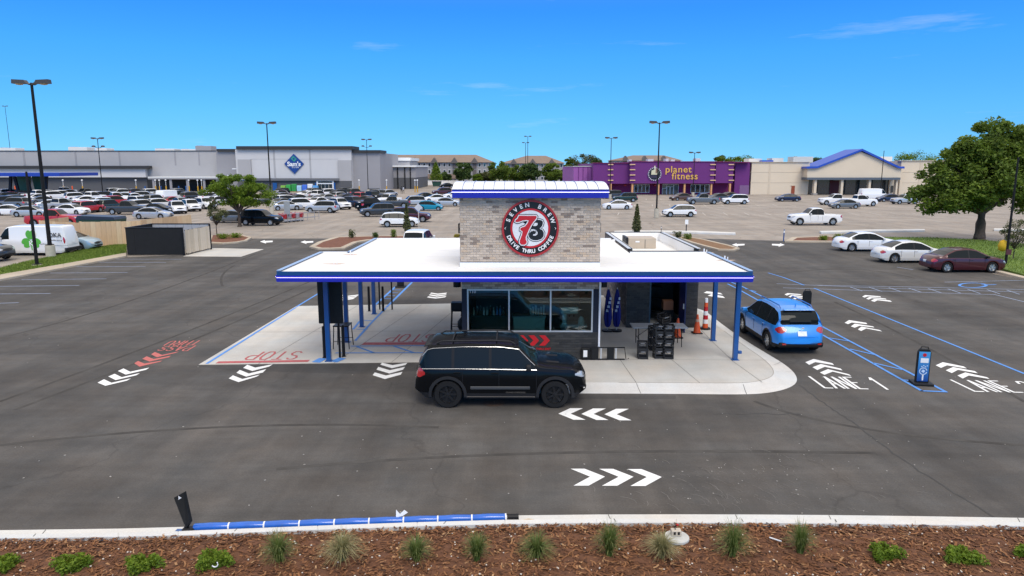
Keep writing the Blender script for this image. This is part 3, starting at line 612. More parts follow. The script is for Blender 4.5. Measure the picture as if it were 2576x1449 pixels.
for y in (23.6, 25.3, 27.4, 29.6):                      # membrane laps
    for xa, xb in ((cl + .1, X0 - .15), (X1 + .15, crx - .1)):
        if y > BK: 
            if xb > 4: continue
            xa = lx2 + .1
        g = MB(); g.box(xa, xb, y, y + .10, DZ, DZ + .004); g.build('membrane_lap', mat('membrane_seam', (.74, .73, .71), .6), kiosk)
RUST = mat('rust_stain', (.62, .46, .36), .8, var=.25, vscale=6)
for px, py in ((840, 664), (882, 641), (1823, 655), (1771, 636)):
    p = G(px, py, DZ); g = MB(); g.cyl(p, p + Vector((0, 0, .16)), .025, n=8); g.cyl(p + Vector((.1, 0, 0)), p + Vector((.1, 0, .12)), .02, n=8)
    g.build('vent_pipe', WMET, kiosk)
    g = MB(); g.sheet([(p.x + .45 * math.cos(a) * rnd.uniform(.5, 1), p.y + .16 * math.sin(a) * rnd.uniform(.5, 1)) for a in np.linspace(0, 6, 12)], DZ + .006); g.build('rust_stain', RUST, kiosk)
# steel columns
def column(x, y, z0):
    g = MB(); g.box(x - .075, x + .075, y - .075, y + .075, z0 + .012, 2.985); c = g.build('column', BLUE, kiosk, bevel=.008)
    g = MB(); g.box(x - .12, x + .12, y - .12, y + .12, z0, z0 + .014); g.build('base_plate', BLUE, c)
for y in (22.9, 25.5, 28.05, 30.6): column(-6.3, y, .006)
for y in (22.75, 25.4): column(7.37, y, PADZ)
g = MB(); g.box(7.46, 7.58, 22.7, 22.8, .32, .42); g.build('junction_box', BLUE, kiosk, bevel=.01)
# front wing under the canopy
wx0, wx1 = P(1162, 780, WY).x, P(1506, 780, WY).x
zz = lambda py: P(1333, py, WY).z
zw0, zw1 = zz(835), zz(727)
wl, wr = P(1175.3, 780, WY).x, P(1491.5, 780, WY).x
def brickwork(mb_list, x0, x1, z0, z1, y, course, length, proud, axis='x', r=None, skip=None):
    r = r or random.Random(1); k = 0; z = z0
    while z + course * .6 < z1:
        off = (k % 2) * length / 2; x = x0 - off
        while x < x1 - .01:
            a = max(x, x0) + .004; b = min(x + length, x1) - .004
            if b - a > .03: mb_list(a, b, y, z + .004, min(z + course, z1) - .004, proud + r.uniform(-.003, .004))
            x += length
        z += course; k += 1
def brick_stuff(name, x0, x1, z0, z1, y, mats, parent, course=.085, length=.27, seed=1, axis='x', sgn=-1):
    g = MB(); r = random.Random(seed)
    def put(a, b, yy, za, zb, pr):
        g.cur = r.choice(range(len(mats)))
        if axis == 'x': g.box(a, b, yy + (sgn * pr if sgn < 0 else 0), yy + (0 if sgn < 0 else pr), za, zb)
        else: g.box(yy + (sgn * pr if sgn < 0 else 0), yy + (0 if sgn < 0 else pr), a, b, za, zb)
    brickwork(put, x0, x1, z0, z1, y, course, length, .014, r=r)
    return stuff(g.build(name, mats, parent))
g = MB(); g.box(wx0, wx1, WY, WY + .2, PADZ, zw0); low = g.build('lower_wall', MORTD, kiosk)
brick_stuff('dark_bricks', wx0, wx1, PADZ + .003, zw0 - .012, WY - .001, BRD, low, seed=2)
g = MB(); g.box(wx0, wx1, WY, WY + .2, zw1, 2.98); head = g.build('head_wall', mat('brown_mortar', (.2, .18, .16), .9), kiosk)
brick_stuff('head_bricks', wx0, wx1, zw1 + .004, 2.97, WY - .001, [BR[2], BR[3], BR[0]], head, .075, .2, 3)
for a, b in ((wx0, wl), (wr, wx1)):
    g = MB(); g.box(a, b, WY - .012, WY + .2, zw0, zw1); g.build('corner_post', NAVY, kiosk)
for x, s in ((wx0, 1), (wx1, -1)):
    g = MB(); g.box(min(x, x + s * .2), max(x, x + s * .2), WY + .201, BK2, PADZ, 2.98); g.build('side_wall', BRM[1], kiosk)
g = MB(); g.box(wx0, wx1, BK2 - .2, BK2 - .001, PADZ, 2.98); g.build('back_wall', BRM[1], kiosk)
# window band: frame, mullions, three panes
win = MB(); fw = .05
for a in ((wl, wr, zw1 - fw, zw1), (wl, wr, zw0, zw0 + fw)): win.box(a[0], a[1], WY - .03, WY + .06, a[2], a[3])
ms = [wl, P(1280.5, 780, WY).x, P(1385, 780, WY).x, wr]
for x in (wl, ms[1] - fw / 2, ms[2] - fw / 2, wr - fw): win.box(x, x + fw, WY - .031, WY + .061, zw0 + fw, zw1 - fw)
wo = win.build('window_frame', ALU, kiosk)
GL = glass_mat('shop_glass', (.66, .80, .77), .03)
for a, b in zip(ms, ms[1:]):
    g = MB(); g.box(a + .02, b - .02, WY + .01, WY + .018, zw0 + fw - .01, zw1 - fw + .01); g.build('pane', GL, wo)
for s, px, py, h_, m in (('1110', 1186, 734, .15, WHT),): letters(s, h_, m, wo, Matrix.Translation(P(px, py, WY - .006)) @ FACE, .002)
letters('THRU EXIT', .10, RED, low, Matrix.Translation(P(1367, 878, WY - .03)) @ FACE, .004, .002)
for k in range(3):
    x = P(1302 + k * 27.0, 855, WY).x; z0_, z1_ = zz(869), zz(843); zc_ = (z0_ + z1_) / 2
    g = MB(); g.slab_xz([(x, z1_), (x + .20, z1_), (x + .36, zc_), (x + .20, z0_), (x, z0_), (x + .17, zc_)], WY - .03, WY - .019); g.build('red_chevron', RED, low)
g = MB(); g.cyl((wx1 + .03, WY - .03, zz(872)), (wx1 + .03, WY - .03, 2.9), .035, n=10); g.build('downspout', WMET, kiosk)
# room behind the glass
INT = mat('interior_grey', (.22, .25, .25), .7, var=.2, vscale=2); INTD = mat('interior_dark', (.05, .06, .06), .6, var=.2)
g = MB(); g.box(wx0 + .2, wx1 - .2, 27.4, 27.5, PADZ, 2.9); g.build('inner_wall', INT, kiosk)
g = MB(); g.box(wx0 + .2, wx1 - .2, WY + .21, 27.4, PADZ, PADZ + .02); g.build('inner_floor', INT, kiosk)
g = MB(); g.box(wx0 + .2, wx1 - .2, WY + .21, 27.4, 2.7, 2.72); g.build('inner_ceiling', INT, kiosk)
STEEL = mat('brushed_steel', (.50, .52, .52), .35, .7, var=.05); GRN = mat('green_grey_plastic', (.36, .47, .43), .5, var=.1)
def at(px, py, Y): return P(px, py, Y)
t = thing('serving_counter', 'dark counter behind the left pane of the shop window', 'counter', at(1225, 830, 23.3), world=True)
a, b = at(1185, 812, 23.5), at(1274, 793, 23.5)
g = MB(); g.box(a.x, b.x, 23.4, 23.95, PADZ + .02, b.z - .04); g.build('cabinet', INTD, t); g = MB(); g.box(a.x - .02, b.x + .02, 23.36, 23.98, b.z - .04, b.z); g.build('counter_top', mat('teal_counter', (.03, .085, .08), .4), t)
BT = [mat('bottle_%d' % i, c, .25, var=.05) for i, c in enumerate(((.55, .5, .42), (.16, .07, .04), (.08, .25, .55), (.62, .62, .6), (.10, .10, .09)))]
bw = ('cream', 'brown', 'blue', 'white', 'black')
order = [0, 1, 4, 3, 0, 1, 3, 2, 2, 4]
ords = ['first', 'second', 'third', 'fourth', 'fifth', 'sixth', 'seventh', 'eighth', 'ninth', 'tenth', 'eleventh', 'twelfth']
for i, k in enumerate(order):
    p = Vector((a.x + .10 + i * (b.x - a.x - .2) / 9, 23.55 + .05 * (i % 2), b.z))
    t = thing('syrup_bottle', '%s syrup bottle, %s from the left on the counter behind the glass' % (bw[k], ords[i]), 'bottle', p, group='bottles on the shop counter', world=True)
    s_ = .9 + .25 * ((i * 7) % 3) / 2
    g = MB(); g.lathe([(.036, 0), (.038, .02), (.038, .15 * s_), (.014, .20 * s_), (.014, .24 * s_)], p, 10); g.build('bottle_body', BT[k], t, smooth=40)
    g = MB(); g.cyl(p + Vector((0, 0, .24 * s_)), p + Vector((0, 0, .29 * s_)), .012, n=6); g.build('pump', WHT, t)
a, b = at(1290, 829, 23.4), at(1372, 797, 23.4)
t = thing('ice_bin', 'pale green-grey ice bin behind the middle pane', 'ice bin', ((a.x + b.x) / 2, 23.4, a.z), world=True)
g = MB(); g.slab_xz([(a.x + .08, PADZ + .02), (b.x - .08, PADZ + .02), (b.x, b.z), (a.x, b.z)], 23.35, 23.9); g.build('bin', GRN, t, bevel=.02)
g = MB(); g.box(a.x - .02, b.x + .02, 23.33, 23.92, b.z + .001, b.z + .03); g.build('rim', STEEL, t)
for i in range(6):
    p = Vector((b.x - .5 + i * .09, 23.6, b.z + .031)); o_ = thing('cup_stack', 'tall stack of pale paper cups, %s from the left above the ice bin' % ords[i], 'cups', p, group='cup stacks above the ice bin', world=True)
    g = MB(); g.lathe([(.03, 0), (.036, .22 + .05 * (i % 3)), (.034, .23 + .05 * (i % 3))], p, 10); g.build('cups', mat('paper_cup', (.5, .55, .53), .6), o_, smooth=40)
a, b = at(1410, 829, 23.5), at(1455, 772, 23.5)
t = thing('espresso_machine', 'steel espresso machine behind the right pane', 'coffee machine', ((a.x + b.x) / 2, 23.5, PADZ), world=True)
g = MB(); g.box(a.x, b.x, 23.5, 23.95, b.z - .25, b.z); g.build('head', STEEL, t, bevel=.02)
g = MB(); g.box(a.x + .05, a.x + .2, 23.5, 23.9, PADZ + .02, b.z - .252); g.build('column', STEEL, t); g = MB(); g.box(a.x, b.x + .3, 23.4, 24.0, zw0 - .02, zw0 + .10); g.build('drip_tray', STEEL, t)
for dx in (.30, .45): g = MB(); g.cyl((a.x + dx, 23.48, b.z - .26), (a.x + dx, 23.48, b.z - .34), .03, n=10); g.build('group_head', BLK, t)
p = at(1462, 820, 23.45); t = thing('blender_jug', 'round pale blender jug beside the espresso machine', 'blender', p, world=True)
g = MB(); g.lathe([(.09, 0), (.12, .05), (.12, .2), (.08, .3), (.03, .34)], p, 14); g.build('jug', mat('frosted_plastic', (.55, .58, .58), .4), t, smooth=50); g = MB(); g.lathe([(.10, -.18), (.10, -.002)], p, 14); g.build('base', BLK, t)
g = MB(); g.box(wx0 + .3, wx1 - .3, 27.2, 27.38, 1.9, 1.94); g.build('shelf', STEEL, kiosk)
# tower
tw = MB(); tw.box(X0, X1, WY, WY + 2.9, DZ + .003, zt_t); tower = tw.build('tower_wall', MORT, kiosk)
g = MB(); g.box(X0 - .02, X1 + .02, WY - .03, WY - .002, DZ + .003, zb_t); g.build('base_flashing', WMET, kiosk)
g = MB(); g.box(X0 - .01, X1 + .01, WY - .034, WY - .004, zb_t + .001, zb_t + .02); g.build('drip_edge', mat('grey_trim', (.2, .2, .2), .5), kiosk)
sc_ = P(1334, 574, WY); SR = 69.0 / 1760 * (WY * math.cos(PITCH) + 1.2)
cells = []; r = random.Random(11)
def put(a, b, yy, za, zb, pr): cells.append((a, b, za, zb, pr))
brickwork(put, X0 + .002, X1 - .002, zb_t + .022, zt_t - .01, WY, .0795, .2105, .016, r=r)
full = [c for c in cells if c[1] - c[0] > .19]
vis = [c for c in full if math.hypot((c[0] + c[1]) / 2 - sc_.x, (c[2] + c[3]) / 2 - sc_.z) > SR + .02 and c[2] < zt_t - .12]
r.shuffle(vis); sel = set(map(id, vis[:299])); wts = [.34, .31, .15, .085, .115]
h0 = cells[30][3] - cells[30][2]
bmesh_ = {}
for m_ in BR:
    g = MB(); g.box(-.10125, .10125, -.016, 0, 0, h0); me = g.mesh('brick'); me.materials.append(m_); bmesh_[m_] = me
rest = MB(); org = ORG[tower]
for c in cells:
    k = r.choices(range(5), wts)[0]
    if id(c) in sel:
        o = link('brick', bmesh_[BR[k]], tower); o.location = Vector(((c[0] + c[1]) / 2, WY - .001 - (c[4] - .016), c[2])) - org
    else: rest.cur = k; rest.box(c[0], c[1], WY - .001 - c[4], WY - .001, c[2], c[3])
stuff(rest.build('bricks', BR, tower))
for x, sg in ((X0, -1), (X1, 1)): brick_stuff('side_bricks', WY + .002, WY + 2.9, DZ + .02, zt_t - .01, x + sg * .001, BR, tower, .0795, .2105, 5, 'y', sg)
for px, py, s in ((1149, 574, -1), (1512, 572, 1)):
    p = Vector((X0 - .02 if s < 0 else X1 + .02, WY + 1.0, P(px, py, WY + 1).z)); t = thing('wall_lamp', 'black box lamp on the %s flank of the brick tower' % ('left' if s < 0 else 'right'), 'lamp', p, group='lamps on the tower', world=True)
    g = MB(); g.box(min(p.x, p.x + s * .12), max(p.x, p.x + s * .12), p.y - .1, p.y + .1, p.z - .17, p.z + .17); g.build('housing', BLK, t, bevel=.015); g = MB(); g.box(min(p.x, p.x + s * .10), max(p.x, p.x + s * .10), p.y - .08, p.y + .08, p.z - .182, p.z - .172); g.build('lens', WHT, t)
# barrel roof over the tower
rx0, rx1 = P(1137, 487, WY - .3).x, P(1532, 487, WY - .3).x; ry0, ry1 = WY - .3, WY + 3.2
zr0, zr1 = P(1333, 498.5, ry0).z, P(1333, 475, ry0).z
for a, b in (((rx0, ry0), (rx1, ry0 + .08)), ((rx0, ry0 + .081), (rx0 + .08, ry1)), ((rx1 - .08, ry0 + .081), (rx1, ry1)), ((rx0 + .081, ry1 - .08), (rx1 - .081, ry1))):
    g = MB(); g.box(a[0], b[0], a[1], b[1], zr0, zr1); g.build('roof_fascia', BLUED, kiosk, bevel=.01)
zl = zr0 + (zr1 - zr0) * .60
g = MB(); g.box(rx0 - .01, rx1 + .01, ry0 - .014, ry0 - .002, zl, zl + .024); g.build('light_strip', LEDW, kiosk)
for s in (rx0 - .014, rx1 + .002): g = MB(); g.box(s, s + .012, ry0, ry1, zl, zl + .024); g.build('light_strip', LEDW, kiosk)
g = MB(); g.box(rx0 + .06, rx1 - .06, ry0 + .06, ry1 - .06, zr0 + .03, zr0 + .06); g.build('soffit', WMET, kiosk)
npan = 15; rise = .20
def arc(t): y = ry0 - .02 + (ry1 - ry0 + .04) * t; u = 2 * t - 1; return y, zr1 + rise * (1 - abs(u) ** 2.6)
for i in range(npan):
    xa = rx0 + (rx1 - rx0) * i / npan; xb = rx0 + (rx1 - rx0) * (i + 1) / npan
    pts = [arc(k / 24) for k in range(25)]
    g = MB(); g.slab_yz([(y, z) for y, z in pts] + [(y, z - .02) for y, z in reversed(pts)], xa + .006, xb - .006); o = g.build('roof_panel', WMET, kiosk, smooth=30)
    if i: g = MB(); g.slab_yz([(y, z + .022) for y, z in pts] + [(y, z - .015) for y, z in reversed(pts)], xa - .004, xa + .004); g.build('standing_seam', mat('seam_blue', (.12, .18, .40), .5), kiosk)
for i in (1, 14):
    x = rx0 + (rx1 - rx0) * (i + .5) / npan; y, z = arc(.30); g = MB(); g.box(x - .11, x + .11, y - .03, y + .03, z - .01, z + .015); g.build('lifting_plate', mat('grey_plate', (.5, .5, .5), .5), kiosk)
for s in (0, 1):
    pts = [arc(k / 24) for k in range(25)]; x = rx0 + .004 if s == 0 else rx1 - .024
    g = MB(); g.slab_yz([(y, z - .021) for y, z in pts] + [(ry1, zr1 - .02), (ry0, zr1 - .02)], x, x + .02); g.build('roof_end', WMET, kiosk)
# rear block with parapet roof
bx0, bx1, by0, by1 = 4.46, 7.30, 27.5, 34.6; PZ = 3.30
dx0, dx1, dz1 = P(1633, 780, by0).x, P(1710, 780, by0).x, 2.35
g = MB(); g.box(bx0, dx0, by0, by0 + .2, PADZ, 3.2); g.box(dx1, bx1, by0, by0 + .2, PADZ, 3.2); g.box(dx0, dx1, by0, by0 + .2, dz1, 3.2); rb = g.build('rear_block_front', MORTD, kiosk)
brick_stuff('dark_bricks', bx0, dx0, PADZ + .003, 3.18, by0 - .001, BRD, rb, .085, .27, 6); brick_stuff('dark_bricks', dx1, bx1, PADZ + .003, 3.18, by0 - .001, BRD, rb, .085, .27, 7)
g = MB(); g.box(bx0, bx0 + .2, by0 + .201, by1, PADZ, PZ); s_ = g.build('rear_block_side', MORTD, kiosk); brick_stuff('side_bricks', by0, by1, PADZ + .003, PZ - .02, bx0 - .001, BRM, s_, .085, .27, 8, 'y', -1)
g = MB(); g.box(bx1 - .2, bx1, by0 + .201, by1, PADZ, PZ); g.build('rear_block_side', BRD[1], kiosk); g = MB(); g.box(bx0 + .201, bx1 - .201, by1 - .2, by1, PADZ, PZ); g.build('rear_block_back', BRD[1], kiosk)
g = MB(); g.box(bx0 + .2, bx1 - .2, by0 + .2, by1 - .2, 2.86, 2.90); g.build('rear_roof', WMEM, kiosk)
for a in ((bx0 + .201, bx0 + .215, by0 + .2, by1 - .2), (bx1 - .215, bx1 - .201, by0 + .2, by1 - .2), (bx0 + .216, bx1 - .216, by1 - .215, by1 - .201)): g = MB(); g.box(*a, 2.901, PZ - .002); g.build('parapet_lining', WMEM, kiosk)
for a, m_ in (((bx0 - .02, bx0 + .12, by0, by1 - .21), mat('light_coping', (.55, .57, .6), .4)), ((bx1 - .12, bx1 + .02, by0, by1 - .21), mat('light_coping', (.55, .57, .6), .4)), ((bx0 - .02, bx1 + .02, by1 - .12, by1 + .02), BLK)): g = MB(); g.box(*a, PZ + .001, PZ + .018); g.build('coping', m_, kiosk)
g = MB(); g.box(bx0 + .2, bx1 - .2, by0 + .201, by0 + .26, 2.902, 3.19); g.build('parapet_lining', WMEM, kiosk)
g = MB(); g.box(bx0 + .21, bx1 - .21, 30.9, 31.0, PADZ, 2.85); g.build('inner_wall', INTD, kiosk)
DF = MB(); DF.box(dx0 - .0, dx0 + .05, by0 - .02, by0 + .22, PADZ, dz1); DF.box(dx0 + .05, dx1, by0 - .02, by0 + .22, dz1 - .05, dz1 - .001); DF.build('door_frame', mat('teal_door_frame', (.02, .06, .10), .5), kiosk)
g = MB(); g.box(dx1 - .035, dx1 + .01, by0 - .95, by0 - .025, PADZ + .02, dz1 - .03); dr = g.build('door', mat('navy_door', (.006, .016, .10), .4), kiosk)
g = MB(); g.box(dx1 - .08, dx1 - .036, by0 - .88, by0 - .80, 1.05, 1.25); g.build('handle', ALU, dr)
for k in range(4): g = MB(); g.box(dx0 + .1, dx0 + .8, 28.9, 29.3, .5 + k * .5, .53 + k * .5); g.build('store_shelf', BLKP, kiosk)
p = Vector((dx1 - .35, 28.2, PADZ)); t = thing('cardboard_box', 'brown cardboard box just inside the dark doorway', 'box', p, world=True)
g = MB(); g.box(p.x - .2, p.x + .2, p.y - .2, p.y + .2, PADZ + .62, PADZ + 1.0); g.build('carton', mat('cardboard', (.30, .13, .07), .8), t); g = MB(); g.box(p.x - .22, p.x + .22, p.y - .22, p.y + .22, PADZ, PADZ + .62); g.build('plinth', BLKP, t)
p = G(1605, 619, 2.9); t = thing('rooftop_unit', 'beige air-conditioning unit on the rear flat roof of the stand', 'air conditioner', p, world=True)
q = Vector((p.x, 31.2, 2.9)); w_ = .62
g = MB(); g.box(q.x - w_, q.x + w_, 31.0, 32.1, 2.9, 3.36); g.build('cabinet', mat('beige_metal', (.46, .38, .29), .5, var=.06), t, bevel=.02)
g = MB(); g.box(q.x + .12, q.x + .14, 30.985, 30.999, 2.92, 3.3); g.build('panel_seam', DARK, t); g = MB(); g.box(q.x - w_ - .10, q.x - w_ - .01, 30.95, 32.1, 2.9, 3.40); g.build('coil_guard', BLK, t); g = MB(); g.box(q.x - .3, q.x - .12, 30.984, 30.999, 3.18, 3.24); g.build('label', WHT, t)
p = Vector((q.x - 1.15, 31.2, 2.9)); t = thing('exhaust_fan', 'white domed exhaust fan beside the beige rooftop unit', 'fan', p, world=True)
g = MB(); g.lathe([(.22, 0), (.24, .12), (.30, .14), (.28, .28), (.16, .38), (0, .41)], p, 18); g.build('hood', WMET, t, smooth=40); g = MB(); g.cyl(p + Vector((.24, -.2, .1)), p + Vector((.24, -.2, .26)), .09, n=12); g.build('motor', BLK, t)
for px, s in ((1139, -1), (1521, 1)):
    x = wx0 - .17 if s < 0 else wx1 + .17; p = Vector((x, WY + .25, 2.98)); t = thing('canopy_lamp', 'black cylinder lamp under the canopy %s of the shop window' % ('left' if s < 0 else 'right'), 'lamp', p, group='lamps under the canopy', world=True)
    g = MB(); g.cyl(p + Vector((0, 0, -.44)), p, .13, n=16); g.build('housing', BLK, t, smooth=40); g = MB(); g.cyl(p + Vector((0, 0, -.446)), p + Vector((0, 0, -.441)), .10, n=16); g.build('lens', WHT, t)
# round sign
SY = WY - .06
t = thing('round_sign', 'round black, red and white coffee sign on the pale brick tower', 'sign', (sc_.x, SY, sc_.z), world=True)
def disc(r0, r1, y, th, m, name):
    g = MB(); n = 72; vs = []
    for yy in (y, y + th):
        for rr in ((r1, r0) if r0 else (r1,)):
            vs += [(sc_.x + rr * math.cos(2 * math.pi * i / n), yy, sc_.z + rr * math.sin(2 * math.pi * i / n)) for i in range(n)]
    if r0:
        fs = []
        for i in range(n): j = (i + 1) % n; fs += [(i, n + i, n + j, j), (i, j, 2 * n + j, 2 * n + i), (n + j, n + i, 3 * n + i, 3 * n + j)]
    else: fs = [tuple(range(n - 1, -1, -1))] + [(i, (i + 1) % n, n + (i + 1) % n, n + i) for i in range(n)]
    g.add(vs, fs); return g.build(name, m, t)
SBLK = mat('sign_black', (.008, .008, .009), .35, var=.05)
disc(0, SR * .985, SY + .02, .06, SBLK, 'face'); disc(SR * .93, SR, SY - .03, .088, mat('sign_rim_red', (.36, .02, .025), .4), 'rim'); disc(SR * .625, SR * .695, SY + .008, .011, RED, 'inner_ring'); disc(0, SR * .625, SY + .006, .0135, mat('sign_white', (.72, .73, .75), .4, var=.04), 'centre_disc')
def around(s, rad, a0, a1, flip, size):
    for i, ch in enumerate(s):
        if ch == ' ': continue
        a = a0 + (a1 - a0) * i / (len(s) - 1); rot = (R(90) - a) if not flip else (R(270) - a)
        M = Matrix.Translation((sc_.x + rad * math.cos(a), SY + .015, sc_.z + rad * math.sin(a))) @ Matrix.Rotation(rot, 4, 'Y') @ FACE
        letters(ch, size, WHT, t, M, .004, .006, name='letter')
around('SEVEN BREW', SR * .815, R(160), R(20), False, SR * .205)
around('DRIVE THRU COFFEE', SR * .815, R(203), R(337), True, SR * .185)
for sx in (-1, 1): g = MB(); x = sc_.x + sx * SR * .87; g.slab_xz([(x - .03 * sx, sc_.z + .05), (x + .035 * sx, sc_.z + .0), (x + .0 * sx, sc_.z - .05), (x + .01 * sx, sc_.z)], SY + .005, SY + .0185); g.build('spark_mark', WHT, t)
K = SR / 400.0
SEV = [(1065, 622), (1190, 626), (1300, 624), (1312, 640), (1300, 668), (1262, 712), (1228, 765), (1200, 822), (1176, 880), (1158, 925), (1160, 962), (1172, 985), (1168, 1012), (1140, 1030), (1098, 1030), (1074, 1006), (1074, 975), (1090, 930), (1108, 885), (1114, 842), (1098, 832), (1082, 826), (1084, 798), (1112, 784), (1144, 776), (1170, 748), (1192, 712), (1198, 688), (1162, 684), (1112, 690), (1066, 708), (1030, 714), (1008, 704), (1018, 682), (1040, 668)]
BEE = [(1300, 684), (1350, 680), (1388, 692), (1400, 724), (1388, 766), (1352, 806), (1388, 822), (1412, 862), (1408, 912), (1376, 950), (1320, 968), (1262, 966), (1220, 946), (1200, 912), (1206, 872), (1232, 842), (1268, 832), (1298, 842), (1304, 864), (1286, 880), (1262, 884), (1262, 900), (1290, 904), (1318, 890), (1326, 862), (1310, 830), (1276, 812), (1240, 812), (1212, 826), (1232, 780), (1258, 736)]
def grow(poly, d):
    a = sum(poly[i - 1][0] * poly[i][1] - poly[i][0] * poly[i - 1][1] for i in range(len(poly))); s = 1 if a > 0 else -1; o_ = []
    for i in range(len(poly)):
        p, q, r_ = (Vector(poly[i - 1]), Vector(poly[i]), Vector(poly[(i + 1) % len(poly)])); d1 = (q - p).normalized(); d2 = (r_ - q).normalized(); nn = Vector((d1.y + d2.y, -d1.x - d2.x)) * s
        if nn.length < 1e-3: nn = Vector((d1.y, -d1.x)) * s
        nn.normalize(); o_.append(tuple(q + nn * d))
    return o_
def glyph(poly, y, th, m, name):
    g = MB(); g.slab_xz([(sc_.x + (x - 1222) * K, sc_.z - (z - 800) * K) for x, z in poly], y, y + th); o = g.build(name, m, t)
    bm = bmesh.new(); bm.from_mesh(o.data); bmesh.ops.triangulate(bm, faces=[f for f in bm.faces if len(f.verts) > 4]); bm.to_mesh(o.data); bm.free(); return o
SW = MATS['sign_white']
glyph(grow(BEE, 22), SY + .0035, .002, SBLK, 'letter_outline'); glyph(grow(BEE, 12), SY + .0015, .0015, SW, 'letter_outline'); glyph(BEE, SY - .001, .002, SBLK, 'letter_b'); glyph([(1268, 735), (1288, 722), (1322, 724), (1326, 745), (1305, 766), (1270, 768), (1258, 755)], SY - .003, .0015, SW, 'letter_eye')
glyph(grow(SEV, 24), SY - .006, .002, SBLK, 'numeral_outline'); glyph(grow(SEV, 14), SY - .009, .002, SW, 'numeral_outline'); glyph(SEV, SY - .012, .002, RED, 'numeral_seven')
g = MB(); g.cyl((sc_.x, SY + .04, sc_.z - SR - .001), (sc_.x, SY + .04, zb_t + .03), .012, n=6); g.build('conduit', BLK, t)
# ================================================================ vehicles
TYRE = mat('tyre_rubber', (.014, .014, .015), .8, var=.15, spec=.2)
RIMS = mat('alloy_rim', (.50, .51, .52), .3, .8, var=.05)
RIMB = mat('black_rim', (.02, .02, .022), .3, .3, var=.05)
CGL = mat('car_glass', (.010, .014, .016), .05, var=0, spec=.15)
TRIM = mat('grey_trim_plastic', (.018, .018, .02), .6, var=.1, spec=.25)
CHR = mat('chrome', (.75, .75, .76), .12, 1.0, var=0)
HLT = mat('headlamp_glass', (.42, .44, .47), .08, .1, var=0, coat=1)
TLT = mat('tail_lamp', (.42, .012, .014), .15, var=0, coat=1)
AMB = mat('amber_lamp', (.75, .20, .03), .2, var=0)
PLATE = mat('number_plate', (.72, .74, .74), .5, var=.15, vscale=14)
PAINT = {k: mat('paint_' + k, c, r_, m_, var=0, coat=(.14 if k == 'black' else .6), spec=(.12 if k == 'black' else .4)) for k, c, r_, m_ in (('white', (.78, .78, .78), .35, 0), ('silver', (.46, .47, .48), .35, .5), ('grey', (.16, .165, .17), .35, .5), ('dark grey', (.05, .053, .058), .35, .4),
    ('black', (.0035, .004, .005), .22, 0), ('red', (.40, .014, .022), .35, 0), ('maroon', (.060, .008, .014), .3, .2), ('blue', (.018, .235, .70), .3, .1), ('navy', (.012, .02, .055), .3, .3), ('teal', (.0, .22, .33), .35, .2), ('light blue', (.30, .43, .53), .35, .4), ('green', (.012, .035, .028), .35, .3), ('brown', (.10, .055, .04), .35, .3), ('pearl', (.70, .69, .66), .35, .1))}
